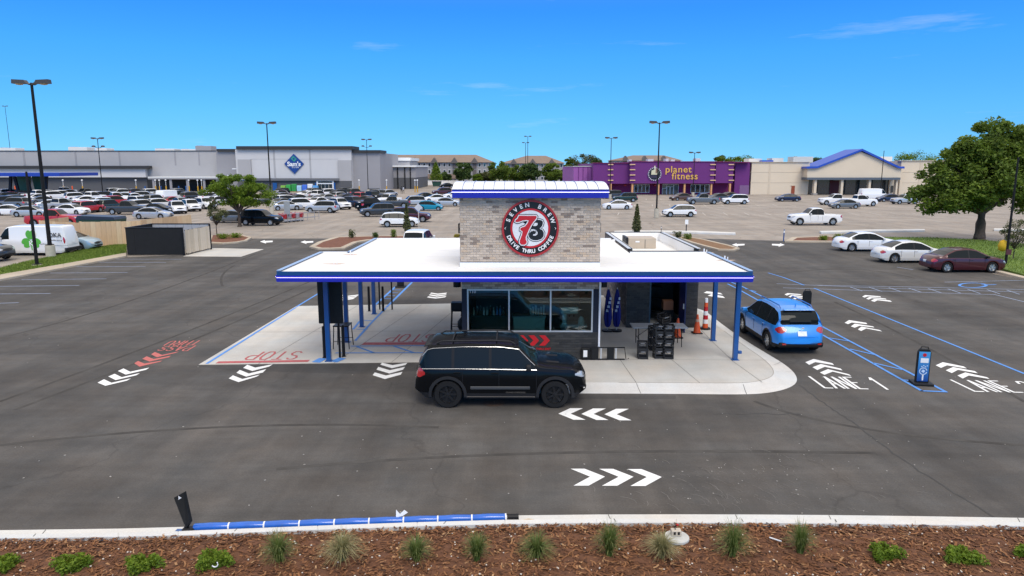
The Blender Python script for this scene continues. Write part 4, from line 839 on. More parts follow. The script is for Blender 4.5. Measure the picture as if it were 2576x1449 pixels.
SPEC = {
 'sedan': dict(L=4.80, W=1.82, wb=2.78, r=.335, cl=.19, wsx=(.585, .755), rw=(.155, .315), side=(.20, .73), pil=(.475,), belt=[(0, .90), (.3, .93), (.75, .90), (1, .80)], top=[(0, .60), (.008, .80), (.03, .97), (.10, 1.03), (.155, 1.05), (.23, 1.24), (.315, 1.41), (.42, 1.465), (.50, 1.465), (.585, 1.40), (.67, 1.21), (.755, 1.01), (.80, .97), (.92, .86), (.975, .74), (1, .56)], cap=(.45, .50)),
 'suv': dict(L=4.80, W=1.92, wb=2.90, r=.375, cl=.24, wsx=(.585, .70), rw=(.022, .10), side=(.055, .685), pil=(.255, .455), belt=[(0, 1.06), (.3, 1.08), (.75, 1.05), (1, .92)], top=[(0, .75), (.006, 1.0), (.022, 1.10), (.06, 1.38), (.10, 1.64), (.16, 1.72), (.35, 1.755), (.50, 1.745), (.585, 1.68), (.645, 1.42), (.70, 1.15), (.74, 1.11), (.93, 1.03), (.98, .92), (1, .68)], cap=(.5, .55)),
 'crossover': dict(L=4.50, W=1.82, wb=2.66, r=.345, cl=.23, wsx=(.60, .745), rw=(.02, .13), side=(.07, .725), pil=(.26, .48), belt=[(0, 1.02), (.3, .99), (.75, .95), (1, .84)], top=[(0, .66), (.006, .95), (.02, 1.04), (.07, 1.28), (.13, 1.50), (.22, 1.575), (.40, 1.60), (.52, 1.58), (.60, 1.51), (.67, 1.28), (.745, 1.05), (.78, 1.02), (.92, .92), (.975, .80), (1, .60)], cap=(.47, .52)),
 'hatchback': dict(L=3.95, W=1.70, wb=2.48, r=.31, cl=.19, wsx=(.60, .765), rw=(.02, .16), side=(.09, .745), pil=(.30, .49), belt=[(0, .93), (.4, .92), (1, .78)], top=[(0, .58), (.008, .86), (.02, .97), (.09, 1.22), (.16, 1.39), (.30, 1.48), (.48, 1.48), (.60, 1.40), (.68, 1.20), (.765, 1.0), (.82, .94), (.93, .83), (.98, .70), (1, .55)], cap=(.42, .5)),
 'pickup': dict(L=5.85, W=2.02, wb=3.70, r=.41, cl=.30, wsx=(.595, .685), rw=(.368, .395), side=(.385, .675), pil=(.505,), belt=[(0, 1.16), (.36, 1.18), (.7, 1.19), (1, 1.05)], top=[(0, .95), (.004, 1.17), (.36, 1.19), (.368, 1.22), (.38, 1.55), (.395, 1.80), (.43, 1.90), (.52, 1.92), (.595, 1.85), (.64, 1.58), (.685, 1.30), (.72, 1.26), (.95, 1.17), (.985, 1.03), (1, .78)], cap=(.6, .62), bed=(.012, .352)),
 'van': dict(L=5.55, W=2.0, wb=3.3, r=.34, cl=.22, wsx=(.80, .90), rw=None, side=(.755, .885), pil=(), belt=[(0, 1.22), (.75, 1.22), (.9, 1.18), (1, 1.0)], top=[(0, .8), (.004, 1.9), (.015, 2.10), (.06, 2.16), (.4, 2.20), (.70, 2.18), (.765, 2.12), (.80, 2.02), (.85, 1.66), (.90, 1.28), (.93, 1.20), (.975, 1.04), (1, .70)], cap=(.55, .6)),
 'minivan': dict(L=5.05, W=1.95, wb=3.0, r=.34, cl=.19, wsx=(.66, .80), rw=(.018, .07), side=(.05, .785), pil=(.27, .50), belt=[(0, 1.05), (.4, 1.02), (.8, .98), (1, .85)], top=[(0, .65), (.006, .95), (.018, 1.06), (.045, 1.42), (.07, 1.66), (.13, 1.73), (.4, 1.75), (.56, 1.71), (.66, 1.60), (.73, 1.34), (.80, 1.06), (.84, 1.01), (.94, .90), (.98, .78), (1, .6)], cap=(.47, .52)),
 'jeep': dict(L=4.82, W=1.94, wb=2.915, r=.385, cl=.27, wsx=(.605, .71), rw=(.02, .078), side=(.052, .695), pil=(.235, .445), belt=[(0, 1.10), (.3, 1.10), (.7, 1.07), (1, .98)], top=[(0, .78), (.005, 1.06), (.02, 1.16), (.048, 1.40), (.078, 1.64), (.11, 1.705), (.30, 1.75), (.50, 1.745), (.605, 1.685), (.658, 1.43), (.71, 1.18), (.75, 1.14), (.93, 1.07), (.985, .98), (1, .72)], cap=(.5, .56)),
}
CACHE = {}
def car_meshes(kind, ns=74):
    if kind in CACHE: return CACHE[kind]
    S = SPEC[kind]; Lc, W = S['L'], S['W']; wz = S['r']; RA = S['r'] * 1.13
    fo = .50 if kind != 'pickup' else .475
    # axle places as fraction from the rear
    fx = (S['wb'] + Lc * (.205 if kind not in ('van',) else .22)) / Lc; rxp = fx - S['wb'] / Lc
    ts = set(np.linspace(0, 1, ns).tolist())
    for a in (rxp, fx):
        for d in (-RA, RA): ts.add(a + d / Lc); ts.add(a + (d + math.copysign(.012, d)) / Lc)
        for q in np.linspace(-1, 1, 15): ts.add(a + RA * .995 * math.sin(q * math.pi / 2) / Lc)
    for k in ('wsx', 'rw', 'side'):
        if S[k]: ts.update(S[k])
    for p in S['pil']: ts.update((p - .008, p + .008))
    if 'bed' in S: ts.update(S['bed']); ts.update((S['bed'][0] + .004, S['bed'][1] - .004))
    ts.update((.004, .012, .988, .996))
    ts = sorted(t for t in ts if 0 <= t <= 1); ts = [t for i, t in enumerate(ts) if i == 0 or t - ts[i - 1] > .0012]
    tp = np.array(S['top']); bp = np.array(S['belt'])
    def ztop(t): return float(np.interp(t, tp[:, 0], tp[:, 1]))
    sm = lambda t: np.mean([ztop(min(1, max(0, t + d))) for d in (-.008, -.004, 0, .004, .008)]) if .03 < t < .97 else ztop(t)
    rings = []
    for t in ts:
        zt = float(sm(t)); zbelt = min(float(np.interp(t, bp[:, 0], bp[:, 1])), zt - .012)
        u = 2 * t - 1; w = W / 2 * (1 - .20 * max(0, (abs(u) - .62) / .38) ** 2.4) * (1 - .10 * max(0, (abs(u) - .95) / .05) ** 2)
        zb = S['cl'] + (.20 if kind in ('crossover', 'suv', 'jeep', 'pickup') else .12) * max(0, (abs(u) - .86) / .14) ** .8
        arch = False
        for a in (rxp, fx):
            dx = abs(t - a) * Lc
            if dx < RA: zb = max(zb, wz + math.sqrt(max(0, RA * RA - dx * dx))); arch = True
        g_ = zt - zbelt; tum = {'van': .10, 'jeep': .27, 'suv': .30, 'pickup': .30, 'minivan': .30}.get(kind, .40)
        wbelt = w * .965; wr = wbelt - max(0, g_ - .02) * tum if g_ > .05 else wbelt - .05
        wr = max(wr, .35)
        lo = max(S['cl'] + .16, zb + .015); md = max(zbelt - .30, zb + .05, lo + .02); sh = max(zbelt - .06, md + .02)
        sh = min(sh, zbelt - .004)
        md = min(md, sh - .004); lo = min(lo, md - .004)
        zr = zt - min(.07, g_ * .3) if g_ > .05 else zt - .008
        cr_ = .035 if g_ > .3 else (.03 if t > .7 else .02)
        r_ = [(0, zb if abs(u) > .86 else max(S['cl'] + .02, min(zb, S['cl'] + .12))), (w * .58, zb if arch or abs(u) > .86 else S['cl'] + .02), (w * .955, zb), (w * .995, lo), (w, md), (w * .99, sh), (wbelt, zbelt), (wr, max(zr, zbelt + .003)), (wr - min(.07, wr * .1), zt), (wr * .5, zt + cr_ * .75), (0, zt + cr_)]
        if 'bed' in S and S['bed'][0] + .003 < t < S['bed'][1] - .003:
            f_ = zt - .50; r_[7] = (wbelt - .02, zt); r_[8] = (wbelt - .13, zt); r_[9] = (wbelt - .135, f_); r_[10] = (0, f_)
        x = (t - .5) * Lc; pts = []
        for y, z in r_:
            e = max(0, (abs(u) - .80) / .20); k_ = .16 if kind in ('sedan', 'crossover', 'hatchback') else .09
            dxx = -math.copysign(1, u) * e * k_ * ((z - S['cap'][0]) / .5) ** 2 * (1 if z < 1.15 else .3)
            dxx -= math.copysign(1, u) * e * .16 * (y / (W / 2)) ** 2.5
            pts.append((x + dxx, y, z))
        rings.append(pts)
    nr = len(rings[0]); ring_n = 2 * nr - 2
    V = []
    for pts in rings: V += pts + [(p[0], -p[1], p[2]) for p in pts[-2:0:-1]]
    cats = {'body': [], 'windscreen': [], 'rear_window': [], 'window': {}, 'lower_trim': [], 'pillar': []}
    for i in range(len(ts) - 1):
        tm = (ts[i] + ts[i + 1]) / 2; g0 = min(rings[i][10][2] - rings[i][6][2], rings[i + 1][10][2] - rings[i + 1][6][2])
        for j in range(ring_n):
            k = (j + 1) % ring_n; f = (i * ring_n + j, (i + 1) * ring_n + j, (i + 1) * ring_n + k, i * ring_n + k)
            jj = j if j < nr - 1 else ring_n - 1 - j
            side = 0 if j < nr - 1 else 1
            c = 'body'
            if S['wsx'][0] < tm < S['wsx'][1] and jj >= 8: c = 'windscreen'
            elif S['rw'] and S['rw'][0] < tm < S['rw'][1] and jj >= 8: c = 'rear_window'
            elif S['side'][0] < tm < S['side'][1] and jj == 6 and g0 > .16 and not any(abs(tm - p) < .008 for p in S['pil']):
                sg_ = sum(tm > p for p in S['pil']); cats['window'].setdefault((side, sg_), []).append(f); continue
            elif jj == 6 and S['side'][0] < tm < S['side'][1] and g0 > .16: c = 'pillar'
            elif jj <= 2: c = 'lower_trim'
            cats[c].append(f)
    n0 = len(V); cats['body'].append(tuple(range(ring_n))); cats['body'].append(tuple(range(n0 - 1, n0 - ring_n - 1, -1)))
    def mk(name, fs, ang=27):
        used = sorted({i for f in fs for i in f}); mp_ = {o: n for n, o in enumerate(used)}
        me = bpy.data.meshes.new(name); me.from_pydata([V[i] for i in used], [], [tuple(mp_[i] for i in f) for f in fs])
        bm = bmesh.new(); bm.from_mesh(me); bmesh.ops.remove_doubles(bm, verts=bm.verts, dist=1e-5); bmesh.ops.recalc_face_normals(bm, faces=bm.faces); bm.to_mesh(me); bm.free(); shade(me, ang); me.materials.append(TRIM); return me
    out = {'body': mk('body', cats['body'])}
    for k in ('windscreen', 'rear_window', 'lower_trim', 'pillar'):
        if cats[k]: out[k] = mk(k, cats[k])
    wins = [mk('side_window', f) for f in cats['window'].values()]
    allg = [f for f in cats['window'].values()]; out['windows'] = wins
    out['glass'] = mk('windows', sum(allg, []) + cats['windscreen'] + cats['rear_window'])
    out['ax'] = ((rxp - .5) * Lc, (fx - .5) * Lc); out['S'] = S
    # wheel
    r = S['r']; tw_ = .115
    g = MB(); g.lathe([(r * .64, -tw_), (r * .93, -tw_), (r, -tw_ * .7), (r, tw_ * .7), (r * .93, tw_), (r * .64, tw_)], n=26, axis='Y'); del g.f[-2:]; del g.mi[-2:]; me = g.mesh('wheel'); shade(me, 40); me.materials.append(TYRE); out['wheel'] = me
    g = MB(); g.lathe([(r * .66, -tw_ * .9), (r * .66, tw_ * .8), (r * .62, tw_ * .86), (r * .60, tw_ * .3), (.02, tw_ * .25)], n=26, axis='Y')
    for k in range(7 if kind != 'sedan' else 5):
        a = 2 * math.pi * k / (7 if kind != 'sedan' else 5); M = Matrix.Rotation(a, 3, 'Y'); cvec = M @ Vector((r * .34, -tw_ * .62, 0)); g.obox(cvec, (r * .58, .03, r * .15), M)
    g.lathe([(r * .14, tw_ * .3), (r * .14, tw_ * .8), (.01, tw_ * .84)], n=12, axis='Y')
    me = g.mesh('rim'); shade(me, 40); me.materials.append(RIMS); out['rim'] = me
    # lamps, grille, plate, mirrors placed by ring lookups
    def surf(x, zq):
        i = min(range(len(ts)), key=lambda q: abs(rings[q][4][0] - x)); return max(p[1] for p in rings[i])
    xf, xr = Lc / 2, -Lc / 2
    zl = tp[-2, 1] - .06; zt_ = float(np.interp(.02, bp[:, 0], bp[:, 1])) - .14
    from mathutils.bvhtree import BVHTree
    bv = BVHTree.FromPolygons([Vector(v) for v in V], cats['body'] + cats['lower_trim'])
    def patch(name, c, dr, hw, hh, m, nu=11, nv=6, pw=4.0, lift_=.007, skew=0.0, cut=1.0):   # a panel laid on the body surface
        c = Vector(c); dr = Vector(dr).normalized(); u_ = dr.cross(Vector((0, 0, 1))).normalized(); vs = []; ok = []
        for b_ in np.linspace(-1, 1, nv):
            for a_ in np.linspace(-1, 1, nu):
                k_ = (1 - abs(b_) ** pw * .35 * cut); o_ = c - dr * 1.2 + u_ * a_ * hw * k_ + Vector((0, 0, b_ * hh * (1 - abs(a_) ** pw * .45 * cut) + skew * a_ * hh)); hit = bv.ray_cast(o_, dr)
                ok.append(hit[0] is not None and (hit[0] - c).length < hw + .5)
                if ok[-1]: n_ = hit[1] if hit[1].dot(dr) < 0 else -hit[1]; vs.append(hit[0] + (n_ * .5 - dr * .5) * lift_ * 1.3)
                else: vs.append(c)
        fs = [(j_ * nu + i_, j_ * nu + i_ + 1, (j_ + 1) * nu + i_ + 1, (j_ + 1) * nu + i_) for j_ in range(nv - 1) for i_ in range(nu - 1)]
        fs = [f for f in fs if all(ok[q] for q in f)]
        me = bpy.data.meshes.new(name); me.from_pydata(vs, [], fs); bm = bmesh.new(); bm.from_mesh(me)
        bmesh.ops.delete(bm, geom=[v for v in bm.verts if not v.link_faces], context='VERTS'); bmesh.ops.recalc_face_normals(bm, faces=bm.faces); bm.to_mesh(me); bm.free(); shade(me, 40); me.materials.append(m); return me
    hl_h = {'pickup': .10, 'jeep': .075, 'van': .12}.get(kind, .085); tl_h = {'pickup': .20, 'van': .24, 'suv': .15, 'minivan': .2, 'jeep': .12}.get(kind, .105)
    out['hl'] = [patch('headlight', (xf - .12, s * W * .40, zl - .01), (-1, -s * .62, 0), .24, hl_h, HLT, skew=.35 * s) for s in (1, -1)]
    out['tl'] = [patch('taillight', (xr + .10, s * W * .425, zt_ + (.0 if kind != 'van' else .05)), (1, -s * (.55 if kind != 'van' else .35), 0), .19 if kind != 'van' else .06, tl_h, TLT) for s in (1, -1)]
    out['grille'] = patch('grille', (xf, 0, zl - .07), (-1, 0, 0), W * .26, .085, BLK); out['intake'] = patch('intake', (xf, 0, S['cl'] + .20), (-1, 0, 0), W * .34, .07, BLK)
    out['plate'] = patch('number_plate', (xr, 0, zt_ - .10 if kind != 'pickup' else .72), (1, 0, 0), .155, .078, PLATE, 5, 3, 30, .015, 0, 0)
    CACHE[kind] = out; return out
def setm(o, m):
    o.material_slots[0].link = 'OBJECT'; o.material_slots[0].material = m; return o
def make_car(kind, paint, label, loc, hd, near=False, rim='s', group=None, name=None, cat=None, cladding=None):
    C = car_meshes(kind); S = C['S']
    names = dict(sedan='sedan_car', suv='sport_utility_vehicle', crossover='crossover_car', hatchback='hatchback_car', pickup='pickup_truck', van='delivery_van', minivan='minivan', jeep='sport_utility_vehicle')
    cats = dict(sedan='car', suv='suv', crossover='car', hatchback='car', pickup='pickup truck', van='van', minivan='van', jeep='suv')
    t = thing(name or names[kind], label, cat or cats[kind], (loc[0], loc[1], loc[2] if len(loc) > 2 else 0), R(hd), group)
    P_ = PAINT[paint]
    body = setm(link('body', C['body'], t), P_)
    setm(link('lower_trim', C['lower_trim'], t), cladding or (TRIM if kind in ('suv', 'crossover', 'jeep') else P_))
    if near:
        for k in ('windscreen', 'rear_window'):
            if k in C: setm(link(k, C[k], t), CGL)
        for me in C['windows']: setm(link('side_window', me, t), CGL)
    else: setm(link('glazing', C['glass'], t), CGL)
    yw = S['W'] / 2 - .115 - .01
    for x in C['ax']:
        for s in (1, -1):
            wh = link('wheel', C['wheel'], t); wh.location = (x, s * yw, S['r']); wh.rotation_euler = (0, 0, 0 if s < 0 else math.pi)
            rm = setm(link('rim', C['rim'], wh), RIMS if rim == 's' else RIMB)
    for k, nm in (('hl', 'headlight'), ('tl', 'taillight')):
        for me in C[k]: link(nm, me, t)
    link('grille', C['grille'], t); link('intake', C['intake'], t); link('number_plate', C['plate'], t)
    if 'pillar' in C: setm(link('pillars', C['pillar'], t), BLK)
    wsx = (S['wsx'][1] - .5) * S['L'] - .12; zb_ = float(np.interp(S['wsx'][1] - .03, *np.array(S['belt']).T))
    if near:
        for s in (1, -1):
            g = MB(); g.obox((wsx - .12, s * (S['W'] / 2 + .075), zb_ + .09), (.13, .19, .15)); g.obox((wsx - .10, s * (S['W'] / 2 - .02), zb_ + .03), (.07, .12, .05)); o = g.build('wing_mirror', TRIM if paint in ('black', 'maroon') else P_, t, bevel=.03, seg=2, smooth=60)
        for s in (1, -1):
            for p in S['pil'][-2:] if len(S['pil']) > 1 else S['pil']:
                for dx in ((.12,) if len(S['pil']) > 1 else (.14, -.9)):
                    x = (p - .5) * S['L'] + dx; zq = float(np.interp(p, *np.array(S['belt']).T)) - .10; g = MB(); g.obox((x, s * (S['W'] / 2 + .003), zq), (.20, .035, .035)); g.build('door_handle', P_, t, bevel=.008)
    return t
def doors(t, kind, xs, m=None):                         # shut lines as thin dark grooves
    S = SPEC[kind]
    for s in (1, -1):
        for x in xs:
            zb_ = float(np.interp(x / S['L'] + .5, *np.array(S['belt']).T))
            g = MB(); g.obox((x, s * (S['W'] / 2 - .004), (S['cl'] + .18 + zb_) / 2), (.016, .014, zb_ - S['cl'] - .30)); g.build('door_gap', BLK, t)
# ================================================================ near vehicles
rl = G(1128, 1024); fl = G(1395, 1022)
jx = (rl.x + fl.x) / 2; C_ = car_meshes('jeep'); mid_ax = sum(C_['ax']) / 2
jeep = make_car('jeep', 'black', 'black SUV with black rims parked across the front of the coffee stand', (jx - mid_ax, rl.y + .86, 0), 0, True, 'b')
S = SPEC['jeep']
g = MB()                                                # bright line round the side glass
def jbelt(x): return float(np.interp(x / S['L'] + .5, *np.array(S['belt']).T))
for s in (-1, 1):
    xs = np.linspace((S['side'][0] - .5) * S['L'] + .05, (S['side'][1] - .5) * S['L'] + .05, 12)
    pts = [(x, s * (S['W'] / 2 * .965 + .006), jbelt(x) + .008) for x in xs]
    g.tube(pts, .009, 6)
    up = []
    for t_ in np.linspace(S['side'][0] + .01, S['side'][1], 22):
        zt = float(np.interp(t_, *np.array(S['top']).T)); zb_ = jbelt((t_ - .5) * S['L']); gg = zt - zb_
        wr = S['W'] / 2 * .965 - max(0, gg - .02) * .27; up.append(((t_ - .5) * S['L'], s * (wr + .012), max(zt - min(.07, gg * .3), zb_ + .01)))
    g.tube(up, .007, 6)
g.build('window_trim', CHR, jeep)
for s in (-1, 1):
    g = MB(); g.tube([(-1.75, s * .60, 1.72), (-1.6, s * .60, 1.79), (-.2, s * .62, 1.815), (.28, s * .62, 1.79), (.4, s * .62, 1.72)], .022, 6); g.build('roof_rail', TRIM, jeep, smooth=50)
for x in (-1.3, -.1): g = MB(); g.tube([(x, -.61, 1.80), (x, 0, 1.83), (x, .61, 1.80)], .02, 6); g.build('cross_bar', TRIM, jeep)
for x in C_['ax']:
    for s in (-1, 1):                                   # wheel-arch flares
        g = MB(); ra = S['r'] * 1.15; q = np.linspace(-.12, math.pi + .12, 19); vs = []; fs = []
        for a in q:
            for rr, yy in ((ra, S['W'] / 2 - .03), (ra, S['W'] / 2 + .022), (ra + .075, S['W'] / 2 + .018), (ra + .085, S['W'] / 2 - .02)): vs.append((x + rr * math.cos(a), s * yy, S['r'] + rr * math.sin(a)))
        for i in range(18):
            for k in range(3): fs.append((i * 4 + k, i * 4 + k + 1, i * 4 + k + 5, i * 4 + k + 4) if s > 0 else (i * 4 + k, i * 4 + k + 4, i * 4 + k + 5, i * 4 + k + 1))
        g.add(vs, fs); g.build('arch_flare', TRIM, jeep, smooth=40)
for s in (-1, 1):
    g = MB(); g.obox((0, s * (.972), .58), (1.62, .03, .085)); g.build('side_moulding', mat('grey_moulding', (.05, .053, .058), .35, coat=.5), jeep, bevel=.012)
    g = MB(); g.obox((0, s * (.968), .335), (1.9, .012, .022)); g.build('sill_strip', CHR, jeep)
    g = MB(); g.obox((2.02, s * .845, .93), (.09, .05, .07)); g.build('indicator', AMB, jeep, bevel=.012)
    g = MB(); g.obox((2.28, s * .80, .55), (.06, .20, .07)); g.build('fog_lamp', CHR, jeep, bevel=.015)
doors(jeep, 'jeep', (-1.02, -.03, .98))
letters('GRAND CHEROKEE', .06, CHR, jeep, Matrix.Translation((.42, -.99, .46)) @ FACE, .002)
g = MB(); g.slab_xz([(-.25, 1.745), (.10, 1.742), (.1, 1.75), (-.25, 1.755)], -.35, .35); g.build('sunroof', CGL, jeep)
for s in (-1, 1): g = MB(); g.obox((1.45, s * .35, 1.142), (.34, .16, .012), Matrix.Rotation(R(5), 3, 'Y')); g.build('bonnet_vent', TRIM, jeep)
g = MB(); g.tube([(1.05, -.5, 1.19), (.85, -.1, 1.30)], .012, 5); g.build('wiper', BLK, jeep)
g = MB(); g.obox((-1.98, 0, 1.672), (.22, 1.24, .035), Matrix.Rotation(R(-14), 3, 'Y')); g.build('rear_spoiler', TRIM, jeep, bevel=.02)

rl = G(1940, 881); rr_ = G(2050, 886); C_ = car_meshes('crossover')
bc = Vector(((rl.x + rr_.x) / 2, rl.y - C_['ax'][0] + .12, 0))
blue = make_car('crossover', 'blue', 'bright blue crossover waiting in lane one beside the concrete pad, seen from behind', bc, 91, True)
S = SPEC['crossover']
for s in (-1, 1):
    g = MB(); g.tube([(-1.55, s * .56, 1.56), (-1.4, s * .56, 1.645), (.2, s * .58, 1.67), (.35, s * .58, 1.58)], .02, 6); g.build('roof_rail', mat('blue_rail', (.006, .10, .40), .3, coat=1), blue)
    g = MB(); g.obox((-2.10, s * .62, .37), (.12, .22, .17)); g.build('bumper_corner', TRIM, blue, bevel=.03); g = MB(); g.obox((-2.205, s * .62, .415), (.02, .13, .05)); g.build('reflector', TLT, blue)
for x in C_['ax']:
    for s in (-1, 1):
        g = MB(); ra = S['r'] * 1.14; q = np.linspace(-.1, math.pi + .1, 17); vs = []; fs = []
        for a in q:
            for rr, yy in ((ra, S['W'] / 2 - .03), (ra, S['W'] / 2 + .015), (ra + .05, S['W'] / 2 + .012), (ra + .06, S['W'] / 2 - .02)): vs.append((x + rr * math.cos(a), s * yy, S['r'] + rr * math.sin(a)))
        for i in range(16):
            for k in range(3): fs.append((i * 4 + k, i * 4 + k + 1, i * 4 + k + 5, i * 4 + k + 4) if s > 0 else (i * 4 + k, i * 4 + k + 4, i * 4 + k + 5, i * 4 + k + 1))
        g.add(vs, fs); g.build('arch_flare', TRIM, blue, smooth=40)
g = MB(); g.obox((-2.215, 0, .98), (.03, .10, .05)); g.build('badge', CHR, blue, bevel=.015)
g = MB(); g.slab_xz([(-2.20, .36), (-2.15, .28), (-1.75, .24), (-1.75, .40), (-2.20, .47)], -.76, .76); g.build('lower_valance', TRIM, blue, bevel=.03, seg=2, smooth=40)
g = MB(); g.obox((-1.70, 0, 1.548), (.16, 1.05, .03), Matrix.Rotation(R(-14), 3, 'Y')); g.build('rear_spoiler', PAINT['blue'], blue, bevel=.015)
g = MB(); g.lathe([(.03, 0), (.02, .03), (.004, .12)], (-1.45, 0, 1.60), 8); g.build('roof_aerial', PAINT['blue'], blue)
doors(blue, 'crossover', (-.85, .02, .92))

def side_on(kind, paint, label, px_r, px_f, py, near=True, hd=0, **k):   # both near wheels given: rear, front
    a, b = G(px_r, py), G(px_f, py); C_ = car_meshes(kind); ma = sum(C_['ax']) / 2; W = SPEC[kind]['W']
    x = (a.x + b.x) / 2 - (ma if hd == 0 else -ma)
    return make_car(kind, paint, label, (x, a.y + W / 2 - .1, 0), hd, near, **k)
t = side_on('sedan', 'white', 'white sedan farthest along the right-hand bays by the red mulch island', 2141, 2232, 633); doors(t, 'sedan', (-1.0, -.12, .85))
t = side_on('sedan', 'pearl', 'off-white sedan parked between the other white sedan and the maroon one', 2252, 2347, 662); doors(t, 'sedan', (-1.0, -.12, .85))
t = side_on('sedan', 'maroon', 'maroon sedan with five-spoke alloys parked nearest on the right', 2380, 2493, 686); doors(t, 'sedan', (-1.0, -.12, .85))
t = side_on('pickup', 'white', 'white crew-cab pickup truck crossing the pale lot behind the right-hand bays', 2098, 2008, 567, hd=180); doors(t, 'pickup', (-.5, .0, .85))
# delivery van with a clover emblem
C_ = car_meshes('van'); S = SPEC['van']; vx = P(172, 640, 51.5).x
van = make_car('van', 'white', 'white delivery van with green clover emblem on its side', (vx - S['L'] / 2 + .02, 52.3, 0), 180, True)
CLV = mat('clover_green', (.10, .42, .06), .4); INK = mat('dark_lettering', (.03, .03, .035), .5)
SIDE = Matrix.Rotation(math.pi, 4, 'Z') @ FACE          # the van faces left: text is turned round with it
def vside(px, py): p = P(px, py, 51.3); return Vector((-(p.x - van.location.x), 1.0 + .012, p.z))
q = vside(78, 604)
for k in range(3):
    a = R(90 + 120 * k); c = q + Vector((.42 * math.cos(a), 0, .42 * math.sin(a) * 1.0))
    g = MB(); pts = []
    for i in range(40):
        th = 2 * math.pi * i / 40; r_ = .36 * (1 - .38 * math.exp(-((math.atan2(math.sin(th - a), math.cos(th - a))) / .32) ** 2)); pts.append((c.x + r_ * math.cos(th), c.z + r_ * math.sin(th)))
    g.slab_xz(pts, 1.004 + .002 * k, 1.010 + .002 * k); g.build('clover_leaf', CLV, van)
g = MB(); g.slab_xz([(q.x - .05, q.z - .2), (q.x + .05, q.z - .2), (q.x + .03, q.z - .75), (q.x - .05, q.z - .75)], 1.003, 1.009); g.build('clover_stem', CLV, van)
letters('K', .55, WHT, van, Matrix.Translation(q + Vector((0, .006, -.28))) @ SIDE, .003, .01)
letters('DKA', .46, INK, van, Matrix.Translation(vside(138, 592)) @ SIDE, .002, .008)
letters('Landscaping', .20, INK, van, Matrix.Translation(vside(140, 604)) @ SIDE, .002)
letters('LAWN & GARDEN', .12, INK, van, Matrix.Translation(vside(118, 614)) @ SIDE, .002)
g = MB(); g.slab_xz([(vside(125, 606).x, vside(0, 618.0).z), (vside(170, 606).x, vside(0, 618).z), (vside(170, 606).x, vside(0, 616.6).z), (vside(125, 606).x, vside(0, 616.6).z)], 1.0, 1.008); g.build('side_rail', mat('pale_grey_rail', (.4, .42, .45), .5), van)
g = MB(); g.obox((-2.70, 0, .45), (.18, 1.9, .24)); g.build('rear_bumper', TRIM, van, bevel=.03)
t = make_car('sedan', 'light blue', 'light blue sedan nosing out behind the white van', (G(206, 631).x - car_meshes('sedan')['ax'][1], 55.0, 0), 0, True)
t = make_car('suv', 'dark grey', 'dark grey SUV entering the picture at the left edge by the grass', (G(33, 655).x - 2.5, 48.6, 0), 0, True)

# ================================================================ street furniture near the stand
def menu_board(x, y, label, hi, lo, wdt=.82):
    t = thing('menu_board', label, 'menu board', (x, y, .006), world=True)
    g = MB(); g.box(x - wdt / 2, x + wdt / 2, y, y + .14, lo, hi); g.build('cabinet', BLKP, t, bevel=.012)
    g = MB(); g.slab_yz([(y - .16, hi - .05), (y - .16, hi + .02), (y + .10, hi + .10), (y + .14, hi + .001), (y - .001, hi - .05)], x - wdt * .38, x + wdt * .38); g.build('hood', BLK, t)
    for s in (-1, 1): g = MB(); g.box(x + s * wdt * .3 - .03, x + s * wdt * .3 + .03, y + .05, y + .11, .006, lo - .001); g.build('leg', BLK, t)
    g = MB(); g.box(x - wdt / 2 + .05, x + wdt / 2 - .05, y + .141, y + .149, lo + .06, hi - .06); g.build('screen', mat('dark_screen', (.02, .025, .03), .15), t)
menu_board(-6.28, 23.25, 'tall black menu board behind the nearest left canopy column', 2.72, 1.22)
menu_board(-5.95, 31.5, 'far black menu board hanging behind the last left canopy column', 2.80, 2.42, .95)
def bollard(px, py, h_, label, grp):
    p = G(px, py); t = thing('bollard', label, 'bollard', p, group=grp, world=True)
    g = MB(); g.cyl(p + Vector((0, 0, .01)), p + Vector((0, 0, h_)), .055, n=14); g.lathe([(.055, h_), (.04, h_ + .03), (0, h_ + .04)], p, 14); g.build('post', BLK, t, smooth=50); g = MB(); g.cyl(p, p + Vector((0, 0, .012)), .085, n=14); g.build('foot', BLK, t)
bollard(817, 900, 1.08, 'black bollard just left of the nearest canopy column', 'black bollards')
bollard(865, 897, 1.08, 'black bollard just right of the nearest canopy column', 'black bollards')
bollard(929, 783, 1.12, 'black bollard left of the farthest left canopy column', 'black bollards')
bollard(964, 783, 1.12, 'black bollard right of the farthest left canopy column', 'black bollards')
def stool(p, w_, d_, h_, name, label, cat, back=0):
    t = thing(name, label, cat, p, world=True)
    g = MB(); g.box(p.x - w_ / 2, p.x + w_ / 2, p.y - d_ / 2, p.y + d_ / 2, p.z + h_ - .045, p.z + h_); g.build('top', BLK, t, bevel=.01)
    for sx in (-1, 1):
        for sy in (-1, 1):
            g = MB(); g.tube([p + Vector((sx * (w_ / 2 - .03), sy * (d_ / 2 - .03), h_ - .046)), p + Vector((sx * (w_ / 2 + .01), sy * (d_ / 2 + .01), .0))], .018, 6); g.build('leg', BLK, t)
    for sy in (-1, 1): g = MB(); g.tube([p + Vector((-w_ / 2, sy * d_ / 2, .28)), p + Vector((w_ / 2, sy * d_ / 2, .28))], .011, 6); g.build('stretcher', BLK, t)
    if back: g = MB(); g.box(p.x - w_ / 2, p.x + w_ / 2, p.y - d_ / 2 + .02, p.y + d_ / 2, p.z + h_ + .001, p.z + h_ + back); g.build('backrest', BLKP, t, bevel=.02)
    return t
stool(G(864, 873), .56, .62, .86, 'high_table', 'small black high table beside the left menu board', 'table')
